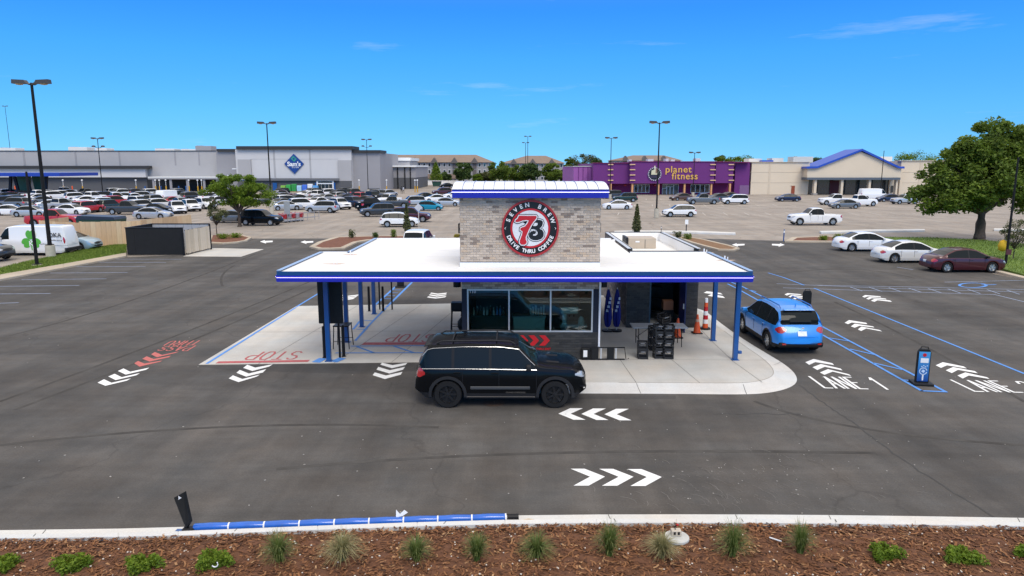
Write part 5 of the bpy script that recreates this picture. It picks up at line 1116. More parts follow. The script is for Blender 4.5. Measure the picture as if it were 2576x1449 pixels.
stool(G(1150, 836) + Vector((0, 0, .006)), .44, .42, .92, 'bar_stool', 'black bar stool against the left flank of the stand', 'stool', .30)
p = G(1158, 832) + Vector((.12, -.3, PADZ)); t = thing('rubbish_bag', 'dark bag leaning by the bar stool left of the shop window', 'bag', p, world=True)
g = MB(); g.lathe([(.14, 0), (.21, .12), (.20, .34), (.08, .50), (.05, .54)], p, 12); g.build('bag', BLKP, t, smooth=60); g = MB(); g.lathe([(.05, .541), (.09, .60), (.06, .62)], p, 10); g.build('tie', BLKP, t)
# folding table, crates, cones, umbrellas, ladder
tz = .74; ta = G(1588, 818, PADZ + tz); tb = G(1725, 818, PADZ + tz); ty = ta.y
t = thing('folding_table', 'grey-topped folding table behind the black crates', 'table', ((ta.x + tb.x) / 2, ty, PADZ), world=True)
g = MB(); g.box(ta.x, tb.x, ty - .37, ty + .37, PADZ + tz - .045, PADZ + tz); g.build('table_top', mat('grey_table_top', (.42, .44, .46), .4, var=.06), t, bevel=.012)
for x in (ta.x + .22, tb.x - .22):
    for s in (-1, 1): g = MB(); g.tube([(x, ty + s * .28, PADZ + tz - .046), (x + .02, ty + s * .32, PADZ + .01)], .016, 6); g.build('leg', BLK, t)
    g = MB(); g.tube([(x + .01, ty - .3, PADZ + .3), (x + .01, ty + .3, PADZ + .3)], .012, 6); g.build('leg_brace', BLK, t)
for x, dx in ((ta.x + .22, .5), (tb.x - .22, -.5)): g = MB(); g.tube([(x, ty, PADZ + .32), (x + dx, ty, PADZ + tz - .05)], .010, 6); g.build('stay', BLK, t)
cr0 = MB()
def crate_mesh(w_=.345, d_=.345, h_=.285):
    g = MB(); a, b = w_ / 2, d_ / 2
    g.box(-a, a, -b, b, 0, .02)
    for z0, z1 in ((.021, .085), (.135, .165), (.225, h_)):
        g.box(-a, a, -b, -b + .015, z0, z1); g.box(-a, a, b - .015, b, z0, z1); g.box(-a, -a + .015, -b + .016, b - .016, z0, z1); g.box(a - .015, a, -b + .016, b - .016, z0, z1)
    for sx in (-1, 1):
        for sy in (-1, 1): g.box(sx * a - (.04 if sx > 0 else 0), sx * a + (.04 if sx < 0 else 0), sy * b - (.04 if sy > 0 else 0), sy * b + (.04 if sy < 0 else 0), .021, h_ - .001)
    return g
CRM = mat('black_crate', (.013, .013, .015), .38, var=.2, vscale=10)
cm = crate_mesh().mesh('frame'); cm.materials.append(CRM)
gl = MB(); gl.box(-.07, .07, -.1765, -.1735, .235, .262); lm = gl.mesh('handle_slot'); lm.materials.append(mat('worn_edge', (.22, .22, .23), .5))
stk = [(1618, 904, 2, 'left stack of two', -4), (1659, 903, 4, 'middle stack of four', 3), (1682, 904, 4, 'right stack of four', -2)]
lv = {2: ['bottom', 'top'], 4: ['bottom', 'second lowest', 'second highest', 'top']}
for px, py, n_, nm, rz in stk:
    p = G(px, py, PADZ)
    for k in range(n_):
        t = thing('plastic_crate', 'black plastic crate, %s one in the %s on the pad' % (lv[n_][k], nm), 'crate', (p.x + rnd.uniform(-.01, .01), p.y + .19, PADZ + k * .288), R(rz + rnd.uniform(-3, 3)), 'black crates on the pad'); link('frame', cm, t); link('handle_slot', lm, t)
p = G(1655, 903, PADZ); t = thing('plastic_crate', 'black plastic crate tipped on top of the tall stacks', 'crate', (p.x + .20, p.y + .24, PADZ + 4 * .288 + .07), R(8), 'black crates on the pad'); t.rotation_euler = (R(14), R(-10), R(20)); link('frame', cm, t); link('handle_slot', lm, t)
p = G(1645, 880, PADZ); 
for k in range(3):
    t = thing('plastic_crate', 'black plastic crate, %s one in the short stack behind the tall stacks' % ['bottom', 'middle', 'top'][k], 'crate', (p.x, p.y + .05, PADZ + k * .288), R(5 + 3 * k), 'black crates on the pad'); link('frame', cm, t); link('handle_slot', lm, t)
def cone(px, py, label, h_=.74):
    p = G(px, py, PADZ); t = thing('traffic_cone', label, 'traffic cone', p, group='orange cones by the rear block', world=True)
    g = MB(); g.box(p.x - .19, p.x + .19, p.y - .19, p.y + .19, PADZ, PADZ + .035); g.build('base', BLKP, t, bevel=.01)
    g = MB(); g.lathe([(.15, .036), (.135, .08), (.032, h_), (.0, h_)], p, 20); g.build('cone', ORNG, t, smooth=40)
    g = MB(); z_ = h_ * .62; f_ = lambda z: .135 + (.032 - .135) * (z - .08) / (h_ - .08); g.lathe([(f_(z_) + .003, z_), (f_(z_ + .10) + .003, z_ + .10)], p, 20); g.build('grey_band', mat('worn_reflector', (.60, .38, .28), .5, var=.2), t, smooth=40)
cone(1753, 838, 'orange traffic cone standing against the dark rear wall'); cone(1704, 849, 'orange traffic cone behind the folding table')
p = G(1772, 829, PADZ) + Vector((.05, .1, 0)); t = thing('channelizer_post', 'tall orange and white striped channelizer beside the right column', 'traffic post', p, world=True)
g = MB(); g.lathe([(.22, 0), (.20, .06)], p, 18); g.build('base', BLKP, t)
for k in range(7): r0 = .11 - .007 * k; g = MB(); g.lathe([(r0, .061 + k * .17), (r0 - .006, .061 + (k + 1) * .17)], p, 18); g.build('band', [ORNG, WHT, RED, WHT, RED, ORNG, WHT][k], t, smooth=40)
UMB = mat('navy_canvas', (.008, .016, .20), .7, var=.15); UMW = mat('white_print', (.55, .57, .65), .7)
for px, lab, i in ((1527, 'left folded navy parasol with white print beside the passage wall', 0), (1549, 'right folded navy parasol with white print beside the passage wall', 1)):
    p = G(px, 831, PADZ) + Vector((0, -.15, 0)); t = thing('folded_parasol', lab, 'parasol', p, group='folded navy parasols', world=True)
    g = MB(); n = 24; vs = []; fs = []
    prof = [(.06, .18), (.10, .30), (.13, .55), (.12, .95), (.08, 1.40), (.03, 1.68)]
    for r_, z in prof:
        for k in range(n): a = 2 * math.pi * k / n; q = r_ * (1 + .32 * math.cos(a * 8 + z)); vs.append((p.x + q * math.cos(a), p.y + q * math.sin(a), p.z + z))
    for j in range(len(prof) - 1):
        for k in range(n): fs.append((j * n + k, j * n + (k + 1) % n, (j + 1) * n + (k + 1) % n, (j + 1) * n + k))
    fs.append(tuple(range((len(prof) - 1) * n, len(prof) * n))); g.add(vs, fs); g.build('canopy', UMB, t, smooth=50)
    g = MB(); g.cyl(p, p + Vector((0, 0, 1.74)), .02, n=8); g.build('pole', ALU, t); g = MB(); g.cyl(p, p + Vector((0, 0, .06)), .22, n=18); g.build('base', BLK, t)
    for k in range(4): g = MB(); z = .85 + .16 * k; a = -1.9 + .3 * k; g.obox((p.x + .135 * math.cos(a), p.y + .135 * math.sin(a), p.z + z), (.09, .012, .10), Matrix.Rotation(a + math.pi / 2, 3, 'Z')); g.build('print', UMW, t)
la, lb = G(1462, 907, PADZ), G(1572, 907, PADZ); ly = la.y + .03
t = thing('step_ladder', 'black folding step ladder lying on its side against the dark brick', 'ladder', (la.x, ly, PADZ), world=True)
for z in (.02, .42): g = MB(); g.box(la.x + .02, lb.x, ly, ly + .03, PADZ + z, PADZ + z + .035); g.build('rail', BLK, t)
for k, x in enumerate((.34, .64, .86, 1.14)): g = MB(); g.box(la.x + x, la.x + x + (.24 if k in (0, 2) else .045), ly + .002, ly + .02, PADZ + .056, PADZ + .419); g.build('tread', BLKP if k in (0, 2) else ALU, t)
g = MB(); g.box(la.x, la.x + .28, ly - .02, ly + .1, PADZ + .056, PADZ + .418); g.build('tool_tray', BLKP, t, bevel=.02); g = MB(); g.box(la.x + .07, la.x + .20, ly - .028, ly - .021, PADZ + .12, PADZ + .35); g.build('sticker', WHT, t)
g = MB(); g.tube([(lb.x - .02, ly, PADZ + .45), (lb.x + .04, ly, PADZ + .03), (lb.x + .12, ly - .1, PADZ + .10)], .013, 6); g.build('foot_bar', BLK, t)
# lane signs
def lane_sign(px, py, rz, label, face=True):
    p = G(px, py); t = thing('lane_sign', label, 'sign', p, R(rz))
    g = MB(); g.box(-.28, .28, -.24, .24, 0, .075); g.build('base', BLKP, t, bevel=.02, seg=2)
    g = MB(); g.slab_xz([(-.19, .076), (.19, .076), (.185, 1.0), (.13, 1.10), (-.13, 1.10), (-.185, 1.0)], -.05, .05); g.build('panel', BLKP, t, bevel=.015)
    g = MB(); g.tube([(-.11, 0, 1.09), (-.09, 0, 1.16), (.09, 0, 1.16), (.11, 0, 1.09)], .016, 6); g.build('handle', BLKP, t)
    if face:
        m1 = bpy.data.materials.new('lane_face_print'); m1.use_nodes = True; N = m1.node_tree.nodes; L = m1.node_tree.links; tc_ = N.new('ShaderNodeTexCoord'); s_ = N.new('ShaderNodeSeparateXYZ'); r_ = N.new('ShaderNodeValToRGB')
        r_.color_ramp.elements[0].color = (.004, .05, .26, 1); r_.color_ramp.elements[1].color = (.06, .32, .66, 1); L.new(tc_.outputs['Generated'], s_.inputs[0]); L.new(s_.outputs['Z'], r_.inputs['Fac']); L.new(r_.outputs[0], N['Principled BSDF'].inputs['Base Color'])
        g = MB(); g.box(-.155, .155, -.056, -.051, .10, 1.02); g.build('printed_face', m1, t)
        g = MB(); g.lathe([(.055, -.0), (.055, .004)], (0, -.057, .92), 18, 'Y'); g.build('red_dot', RED, t)
        g = MB(); g.box(-.10, .12, -.062, -.057, .68, .82); g.build('notice', WHT, t)
        g = MB()
        for a in np.linspace(.5, 5.8, 16): g.obox((.10 * math.cos(a), -.059, .42 + .10 * math.sin(a)), (.05, .004, .028), Matrix.Rotation(-a + math.pi / 2, 3, 'Y'))
        g.obox((0, -.0592, .42), (.08, .004, .08), Matrix.Rotation(.6, 3, 'Y'))
        for k in range(4): g.obox((-.05 + .05 * k, -.0594, .56 + .03 * (k % 2)), (.035, .004, .028), Matrix.Rotation(.5, 3, 'Y'))
        g.build('swirl_mark', mat('pale_blue_print', (.55, .68, .85), .5), t)
        letters('1', .26, WHT, t, Matrix.Translation((0, -.058, .22)) @ FACE, .003, .008)
lane_sign(2317, 966, -10, 'black lane sign with blue printed face and numeral 1 between the lanes')
lane_sign(2027, 792, -4, 'black lane sign standing just beyond the blue crossover', False)
lane_sign(1008, 722, 0, 'black lane sign far behind the left columns at the end of the blue ladder lines', False)
# height bar laid in the gutter, with its black head panel
a, b = G(488, 1337, .02), G(1272, 1311, .02); n_ = 9
t = thing('height_bar', 'long blue height bar wrapped in white tape lying in the front gutter', 'height bar', (a.x, a.y, .01), world=True)
BAR = mat('blue_plastic_wrap', (.008, .11, .50), .28, var=.15, vscale=4, coat=.6)
for k in range(n_):
    p, q = a.lerp(b, (k + .012) / n_), a.lerp(b, (k + .988) / n_); up = Vector((0, 0, .075)); g = MB(); g.tube([p + up, p.lerp(q, .03) + up, p.lerp(q, .5) + up + Vector((0, 0, .008)), p.lerp(q, .97) + up, q + up], [.066, .072, .074, .072, .066], 10); g.build('wrapped_length', BAR, t, smooth=45)
    g = MB(); c = a.lerp(b, (k + 1) / n_) + up; d = (b - a).normalized(); g.cyl(c - d * .013, c + d * .013, .073, n=10); g.build('tape_band', WHT, t)
d = (b - a).normalized(); g = MB(); g.cyl(b + Vector((0, 0, .075)) + d * .03, b + Vector((0, 0, .075)) + d * .24, .06, n=12); g.build('end_cap', BLK, t)
p = a.lerp(b, .66) + Vector((0, 0, .14)); t = thing('plastic_scrap', 'crumpled scrap of clear plastic caught on the blue height bar', 'litter', p, world=True)
g = MB(); g.add([p + Vector(v) for v in ((-.10, 0, 0), (.02, .02, .02), (.12, 0, .10), (.05, .04, .13), (-.03, .02, .06), (-.10, .03, .14))], [(0, 1, 4), (1, 2, 3), (1, 3, 4), (0, 4, 5)]); g.build('sheet', WMET, t)
p = G(470, 1340, .01); t = thing('clearance_panel', 'black blade-shaped sign panel standing on the front gutter', 'sign', p, world=True)
g = MB(); x = p.x; y = p.y
vs = [(x - .06, y + .06, .10), (x - .20, y + .04, .66), (x + .02, y - .04, .80), (x + .10, y - .06, .24), (x + .02, y - .05, .12)]
g.add([Vector(v) for v in vs] + [Vector(v) + Vector((.02, .06, 0)) for v in vs], [(0, 4, 3, 2, 1), (5, 6, 7, 8, 9)] + [(i, (i + 1) % 5, 5 + (i + 1) % 5, 5 + i) for i in range(5)]); g.build('blade', BLKP, t)
g = MB(); g.box(x - .06, x + .16, y - .08, y + .06, .012, .12); g.build('foot', BLK, t, bevel=.02); g = MB(); g.cyl((x + .16, y, .05), (x + .22, y, .05), .05, n=10); g.build('socket', BLK, t); g = MB(); g.box(x - .22, x - .07, y - .07, y + .10, .011, .03); g.build('blue_plate', BLUE, t)
n_v = (Vector(vs[2]) - Vector(vs[1])).cross(Vector(vs[0]) - Vector(vs[1])).normalized(); n_v = n_v if n_v.y < 0 else -n_v
for k, (u, v) in enumerate(((.45, .14), (.40, .36))):
    c = Vector(vs[1]).lerp(Vector(vs[2]), u).lerp(Vector(vs[0]).lerp(Vector(vs[3]), u), v) + n_v * .006; ex = (Vector(vs[2]) - Vector(vs[1])).normalized(); ez = (Vector(vs[1]) - Vector(vs[0])).normalized()
    g = MB(); g.add([c + ex * a_ * .075 + ez * b_ * .085 for a_, b_ in ((-1, -.2), (-.3, -1), (.2, -.3), (1, .1), (.2, .9), (-.1, .2))], [(0, 1, 2, 3, 4, 5)]); g.build('white_mark', WHT, t)
# meter vault and litter in the bed
p = G(1702, 1352, .16); p.z = .08; t = thing('water_meter_vault', 'round pale concrete meter vault with small box on its lid in the mulch', 'meter vault', p, world=True)
VC = mat('vault_concrete', (.50, .50, .48), .8, var=.12, vscale=8)
g = MB(); g.lathe([(.18, -.04), (.18, .055), (.215, .06), (.215, .095), (.205, .105), (.0, .105)], p, 28); g.build('vault', VC, t, smooth=20)
g = MB(); g.box(p.x - .09, p.x + .08, p.y - .02, p.y + .10, p.z + .106, p.z + .21); g.build('meter_box', mat('beige_box', (.50, .44, .36), .6), t, bevel=.01)
for dx in (-.04, .03): g = MB(); g.box(p.x + dx - .018, p.x + dx + .018, p.y - .027, p.y - .021, p.z + .14, p.z + .19); g.build('dial', BLK, t)
g = MB(); g.tube([p + Vector((-.02, .04, .21)), p + Vector((-.03, .04, .26)), p + Vector((.01, .04, .29))], .012, 6); g.build('cable', BLK, t); g = MB(); g.lathe([(.0, 0), (.02, .01), (.02, .03), (0, .04)], p + Vector((.015, .04, .275)), 10); g.build('red_knob', RED, t)
a, b = G(1936, 1352, .17), G(1966, 1362, .17); t = thing('white_stick', 'thin white plastic stick lying on the mulch right of the meter vault', 'stick', (a + b) / 2, world=True); g = MB(); g.cyl(a, b, .012, n=8); g.build('rod', WHT, t)
# slim posts far off
def marker_post(px, py, h_, label, m, top=None, r_=.05):
    p = G(px, py); t = thing('marker_post', label, 'post', p, world=True); g = MB(); g.cyl(p, p + Vector((0, 0, h_)), r_, n=10); g.build('post', m, t)
    if top: g = MB(); g.box(p.x - .16, p.x + .16, p.y - .07, p.y - .055, p.z + h_ - .42, p.z + h_ + .05); g.build('plate', top, t)
    else: g = MB(); g.cyl(p + Vector((0, 0, h_ * .72)), p + Vector((0, 0, h_ * .9)), r_ + .004, n=10); g.build('reflective_band', WHT, t)
marker_post(1971, 607, 1.05, 'slim blue marker post with white band by the right mulch island', BLUE)
marker_post(1726, 585, 1.25, 'dark sign post with pale plate behind the white pickup lane and rear roof', NAVY, WHT)
marker_post(1608, 588, .75, 'thin dark stake beside the narrow conifer', BLK, None, .03); marker_post(1663, 588, .75, 'thin dark stake right of the narrow conifer', BLK, None, .03)
p = G(1054, 583); t = thing('traffic_sign', 'white diamond-backed traffic sign on a pale post beyond the canopy', 'sign', p, world=True)
g = MB(); g.cyl(p, p + Vector((0, 0, 2.4)), .035, n=8); g.build('post', mat('pale_post', (.6, .56, .5), .5), t); g = MB(); c = p + Vector((0, -.05, 2.45)); g.slab_xz([(c.x - .42, c.z), (c.x, c.z - .42), (c.x + .42, c.z), (c.x, c.z + .42)], c.y, c.y + .012); g.build('plate', mat('sign_back', (.55, .56, .6), .5), t)
# ================================================================ enclosures on the left
TAN = [mat('tan_board_%d' % i, c, .85, var=.14, vscale=3, stretch=(6, 6, .6), rand=.08) for i, c in enumerate(((.58, .40, .235), (.52, .355, .205), (.62, .46, .28)))]
def board_wall(parent, a, b, z0, z1, n, th=.04, mats=TAN, nm='board'):
    a = Vector(a); b = Vector(b); d = b - a; ang = math.atan2(d.y, d.x); w_ = d.length / n
    g = MB(); g.box(-w_ / 2 + .006, w_ / 2 - .006, -th / 2, th / 2, 0, z1 - z0); me = g.mesh(nm); me.materials.append(mats[0])
    for i in range(n):
        o = link(nm, me, parent); p = a.lerp(b, (i + .5) / n); o.location = Vector((p.x, p.y, z0 + rnd.uniform(-.015, .015))) - ORG[parent]; o.rotation_euler = (0, 0, ang); setm(o, rnd.choice(mats))
a, b = G(207, 622), G(330, 612); b = Vector((P(358, 600, a.y + 1.2).x, a.y + 1.2, 0))
t = thing('timber_enclosure', 'tan timber bin enclosure beyond the light blue car', 'enclosure', a, world=True)
board_wall(t, a, b, .02, 2.06, 12); c = b + Vector((1.2, 6.5, 0)); board_wall(t, b, c, .02, 2.15, 10)
a2 = Vector((P(103, 596, 63.5).x, 63.5, 0)); a3 = Vector((P(203, 596, 61.2).x, 61.2, 0)); board_wall(t, a2, a3, .02, 1.66, 12); board_wall(t, a2, a2 + Vector((-.5, 5, 0)), .02, 1.66, 8)
for p in (a, b, a2, a3): g = MB(); g.box(p.x - .07, p.x + .07, p.y + .03, p.y + .17, 0, 2.1 if p in (a, b) else 1.7); g.build('post', TAN[1], t)
p = Vector((a3.x - 1.1, 66.5, 0)); t = thing('waste_container', 'dark green waste container inside the tan timber enclosure', 'dumpster', p, world=True)
GRD = mat('dumpster_green', (.012, .055, .035), .5, var=.15)
g = MB(); g.slab_xz([(p.x - 1.7, .2), (p.x + 1.5, .2), (p.x + 1.8, 1.6), (p.x - 1.9, 1.6)], p.y - 1, p.y + 1); g.build('bin', GRD, t)
g = MB(); g.slab_xz([(p.x - 1.9, 1.61), (p.x + 1.8, 1.61), (p.x + 1.7, 1.85), (p.x - 1.7, 1.98)], p.y - 1.05, p.y + 1.05); g.build('lid', mat('lid_navy', (.02, .03, .05), .4), t)
for x in (-1.4, 1.3): g = MB(); g.box(p.x + x - .08, p.x + x + .08, p.y - .9, p.y + .9, 0, .199); g.build('skid', BLK, t)
BW = mat('charcoal_panel', (.020, .0205, .022), .7, var=.12, vscale=2, spec=.12)
fy = G(390, 642).y; ex0, ex1 = P(319, 620, fy).x, P(462, 620, fy).x; byk = fy + 3.7
t = thing('bin_enclosure', 'charcoal panel bin enclosure with tan gates at the edge of the asphalt', 'enclosure', (ex0, fy, 0), world=True)
for i, (xa, xb) in enumerate(((ex0, ex0 + .62), (ex0 + .63, ex1 - .12))): g = MB(); g.box(xa, xb, fy, fy + .12, .03, 2.0); g.build('front_panel', BW, t)
g = MB(); g.box(ex1 - .119, ex1, fy - .01, fy + .13, 0, 2.0); g.build('corner_post', BLK, t)
g = MB(); g.box(ex0, ex0 + .12, fy + .121, byk, .03, 2.0); g.build('side_panel', BW, t)
IW = mat('pale_grey_panel', (.36, .37, .39), .6, var=.06)
nb = 7
for i in range(nb): g = MB(); w_ = (ex1 - ex0 + .3) / nb; g.box(ex0 + i * w_ + .01, ex0 + (i + 1) * w_ - .01, byk, byk + .08, .03, 1.99); g.build('back_panel', IW, t)
for a_ in ((ex0 - .03, ex1 + .02, fy - .02, fy + .14), (ex0 - .03, ex0 + .14, fy + .141, byk - .03), (ex0 - .03, ex1 + .42, byk - .02, byk + .11)): g = MB(); g.box(*a_, 2.001, 2.07); g.build('top_rail', BLK, t)
g = MB(); g.cyl((ex1 + .40, byk + .04, 0), (ex1 + .40, byk + .04, 2.0), .07, n=10); g.build('gate_post', BLK, t)
ga, gb = Vector((ex1 + .14, fy + .06, 0)), Vector((ex1 + .38, byk - .1, 0)); gm = ga.lerp(gb, .5)
for q0, q1 in ((ga, gm - Vector((0, .03, 0))), (gm + Vector((0, .03, 0)), gb)):
    gt = MB(); d = (q1 - q0).normalized(); n_ = Vector((-d.y, d.x, 0)) * .03
    for z in (.10, 1.82): gt.add([q0 - n_ + Vector((0, 0, z)), q1 - n_ + Vector((0, 0, z)), q1 + n_ + Vector((0, 0, z)), q0 + n_ + Vector((0, 0, z)), q0 - n_ + Vector((0, 0, z + .05)), q1 - n_ + Vector((0, 0, z + .05)), q1 + n_ + Vector((0, 0, z + .05)), q0 + n_ + Vector((0, 0, z + .05))], [(0, 3, 2, 1), (4, 5, 6, 7), (0, 1, 5, 4), (1, 2, 6, 5), (2, 3, 7, 6), (3, 0, 4, 7)])
    gate = gt.build('gate', BLK, t); board_wall(gate, q0 + d.cross(Vector((0, 0, 1))) * .04, q1 + d.cross(Vector((0, 0, 1))) * .04, .12, 1.86, 6, .03, [mat('gate_board_%d' % i, c, .8, var=.14, vscale=3, stretch=(6, 6, .6)) for i, c in enumerate(((.56, .47, .35), (.50, .42, .31), (.60, .51, .39)))])
g = MB(); g.cyl((ex1 + .04, fy - .06, 0), (ex1 + .04, fy - .06, 1.7), .06, n=10); g.build('gate_post', BLK, t)

# ================================================================ lamp posts
LP = mat('bronze_black_pole', (.014, .013, .013), .5, var=.1, spec=.15); LH = mat('lamp_head_bronze', (.06, .052, .05), .5, var=.15); LN = mat('lamp_lens', (.62, .42, .20), .3, var=.1); BASE = mat('pole_base_concrete', (.46, .42, .34), .85, var=.12, vscale=4)
def lamp_post(x, y, h_, label, base=.9, style='twin', r0=.11):
    t = thing('lamp_post', label, 'lamp post', (x, y, 0), group='parking lot lamp posts')
    if base: g = MB(); g.cyl((0, 0, 0), (0, 0, base), .32, n=16); g.build('concrete_base', BASE, t, bevel=.02)
    g = MB(); g.cyl((0, 0, base), (0, 0, h_), r0, r0 * .62, n=12); g.build('pole', LP, t, smooth=40)
    if base: g = MB(); g.box(-.2, .2, -.2, .2, base + .001, base + .05); g.build('flange', LP, t)
    if style in ('twin', 'quad'):
        for s in (-1, 1):
            g = MB(); g.slab_xz([(s * .10, h_ - .08), (s * .32, h_ + .02), (s * .42, h_ + .18), (s * 1.25, h_ + .22), (s * 1.28, h_ - .06), (s * .42, h_ - .08), (s * .30, h_ - .06), (s * .1, h_ - .16)], -.20, .20); g.build('lamp_head', LH, t)
            g = MB(); g.lathe([(.26, -.001), (.2, -.06), (0, -.09)], (s * .85, 0, h_ - .07), 14); g.build('lens', LN, t, smooth=50)
    if style == 'quad':
        for s in (-1, 1):
            g = MB(); g.lathe([(.08, .32), (.34, .24), (.36, 0), (.3, -.02)], (s * .95, 0, h_ - 1.7), 12); g.build('flood_lamp', LH, t, smooth=40); g = MB(); g.tube([(0, 0, h_ - 2.0), (s * .7, 0, h_ - 1.7)], .04, 6); g.build('arm', LP, t)
    if style == 'cap': g = MB(); g.lathe([(r0 * .62, h_ + .001), (r0 * .5, h_ + .08), (0, h_ + .1)], (0, 0, 0), 12); g.build('cap', LP, t)
    return t
p = G(129, 650); lamp_post(p.x, p.y, 12.2, 'tallest lamp post with two heads and square plinth on the left verge', .95, r0=.14)
p = G(94, 672); t = lamp_post(p.x, p.y, 6.1, 'shorter black post without heads on the left verge near the van', .18, 'cap', .11)
p = G(2529, 668); t = lamp_post(p.x, p.y, 7.0, 'black post without heads on the right grass slope behind the maroon sedan', .06, 'cap', .085); g = MB(); g.box(-.16, .16, -.2, -.12, .75, 1.1); g.build('maroon_box', mat('maroon_box', (.09, .02, .03), .5), t)
p = G(684, 538); lamp_post(p.x, p.y, 12.4, 'twin-headed lamp post standing before the big blue diamond sign', 1.9)
p = G(1651, 548); lamp_post(p.x, p.y, 12.0, 'twin-headed lamp post before the purple gym beside a white crossover', 1.2)
for px, Y, ht, lab, st in ((257, 145, 12.2, 'lamp post with extra floodlights before the long grey store wing', 'quad'), (926, 178, 13.2, 'lamp post with extra floodlights at the right end of the grey store', 'quad'), (1535, 146, 12.3, 'slim twin-headed lamp post rising behind the right end of the tower roof', 'twin'), (1744, 158, 9.6, 'short twin-headed lamp post right in front of the purple gym lettering', 'twin')):
    lamp_post(P(px, 470, Y).x, Y, ht, lab, .9, st, .10)
t = lamp_post(P(2216, 470, 160).x, 160, 10.0, 'plain dark pole before the gabled cream store', .7, 'cap', .10)
for px, Y, ht, lab in ((1322, 255, 15, 'left one of two thin poles before the far flats'), (1327.5, 250, 17, 'right one of two thin poles before the far flats'), (32, 330, 34, 'hair-thin distant lighting mast at far left above the store roof')):
    lamp_post(P(px, 430, Y).x, Y, ht, lab, 0, 'twin', .12)

# ================================================================ large stores
W1 = mat('grey_stucco', (.395, .382, .382), .85, var=.05, vscale=.2); W2 = mat('mid_grey_stucco', (.30, .29, .30), .85, var=.05, vscale=.2); W3 = mat('light_grey_stucco', (.57, .555, .55), .85, var=.04, vscale=.2); W4 = mat('charcoal_block', (.095, .095, .10), .8, var=.06, vscale=.5); CORN = mat('cornice_black', (.028, .028, .03), .6, var=.1); DKG = mat('store_glass', (.02, .03, .035), .08, var=.1, coat=1); WROOF = mat('pale_roof', (.62, .62, .60), .7, var=.05)
Y0 = 190.0
t = thing('grey_warehouse_store', 'long grey warehouse store with black cornice and blue diamond sign', 'building', (-60, Y0, 0), world=True)
def slab(name, m, x0, y0, x1, y1, Y, dep, ground=False, par=None): g = MB(); prect(g, x0, y0, x1, y1, Y, dep, ground); return g.build(name, m, par or t)
slab('left_wing', W1, -700, 380, 552, 446, Y0 + 4, 70, True)
slab('wing_plinth', W4, -700, 446, 372, 480, Y0 + 3.6, .39, True); slab('wing_parapet', CORN, -700, 378.6, 552, 380.5, Y0 + 3.8, .5)
slab('wing_panel', W3, -700, 424.5, 365, 446, Y0 + 2.4, 1.2); slab('wing_fascia', CORN, -700, 417, 372, 424, Y0 + 1.5, 2.2)
for px in (60, 190, 300, 440, 500): slab('wall_joint', W2, px, 382, px + 1, 416, Y0 + 3.95, .04)
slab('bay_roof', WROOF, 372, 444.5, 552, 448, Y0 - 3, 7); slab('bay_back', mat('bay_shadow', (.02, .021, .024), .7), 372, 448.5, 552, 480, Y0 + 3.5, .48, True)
for px in (385, 428, 470, 512, 545): slab('bay_post', W2, px, 448.5, px + 3, 480, Y0 - 2.6, .3, True)
slab('bay_fascia', W2, 372, 448, 552, 451, Y0 - 2.95, .3)
slab('left_pier', W2, 550, 380, 600, 480, Y0 + 1, 10, True); slab('pier_cornice', CORN, 545, 374.5, 601, 380.5, Y0 + .3, 8)
slab('main_front', W3, 598, 376, 883, 480, Y0, 12, True); slab('main_cornice', CORN, 594, 367.5, 887, 375.8, Y0 - .8, 8)
slab('pilaster', W1, 601, 401, 630, 452, Y0 - .5, .49); slab('pilaster', W1, 851.5, 403, 883, 455, Y0 - .5, .49)
slab('entrance_band', mat('band_grey', (.14, .14, .15), .7), 630, 448.5, 852, 454.5, Y0 - 1.2, 1.15)
slab('entrance_wall', W4, 600, 454.8, 852, 483, Y0 - .45, .44, True); slab('entrance_wall', W4, 852.5, 455.5, 884, 483, Y0 - .47, .46, True)
for px in (690, 780): slab('wall_joint', W1, px, 377, px + .8, 447, Y0 - .03, .025)
slab('wall_joint', W1, 631, 400, 851, 400.7, Y0 - .03, .025)
dw = slab('entrance_portal', WHT, 797, 452, 839, 483, Y0 - .9, .4, True); slab('portal_glass', DKG, 800, 456, 836, 460, Y0 - .95, .04, False, dw)
for k in range(4): slab('door', DKG, 800 + k * 9.3, 463, 807.8 + k * 9.3, 481, Y0 - .95, .04, False, dw)
for a_, b_, m_ in ((687, 696, BLUE), (793, 796, BLUE), (840, 843, BLUE)): slab('blue_sign_panel', m_, a_, 460, b_, 482, Y0 - 1.0, .3, True)
slab('right_block', W2, 883.5, 384, 955, 480, Y0 + 1.5, 30, True); slab('right_cornice', CORN, 880, 377.5, 957, 383.8, Y0 + .8, 9); slab('right_plinth', W4, 925, 474, 955, 482, Y0 + 1.3, .19, True)
slab('pier_lamp', WHT, 572, 440, 576, 443, Y0 + .9, .09); slab('door_lettering_bar', WHT, 584, 423.5, 606, 426, Y0 + .9, .09)
slab('rear_wing', W2, 955, 419, 1045, 447, Y0 + 22, 30); slab('rear_wing_base', W4, 955, 447, 1045, 480, Y0 + 21.9, 30, True); slab('rear_roof', WMEM, 983, 416, 1047, 420, Y0 + 21, 30); slab('rear_cornice', CORN, 952, 417.5, 982, 421, Y0 + 21, 20)
for px in (1000, 1018, 1032): slab('wall_pipe', BLK, px, 421, px + 1, 476, Y0 + 21.6, .25, True)
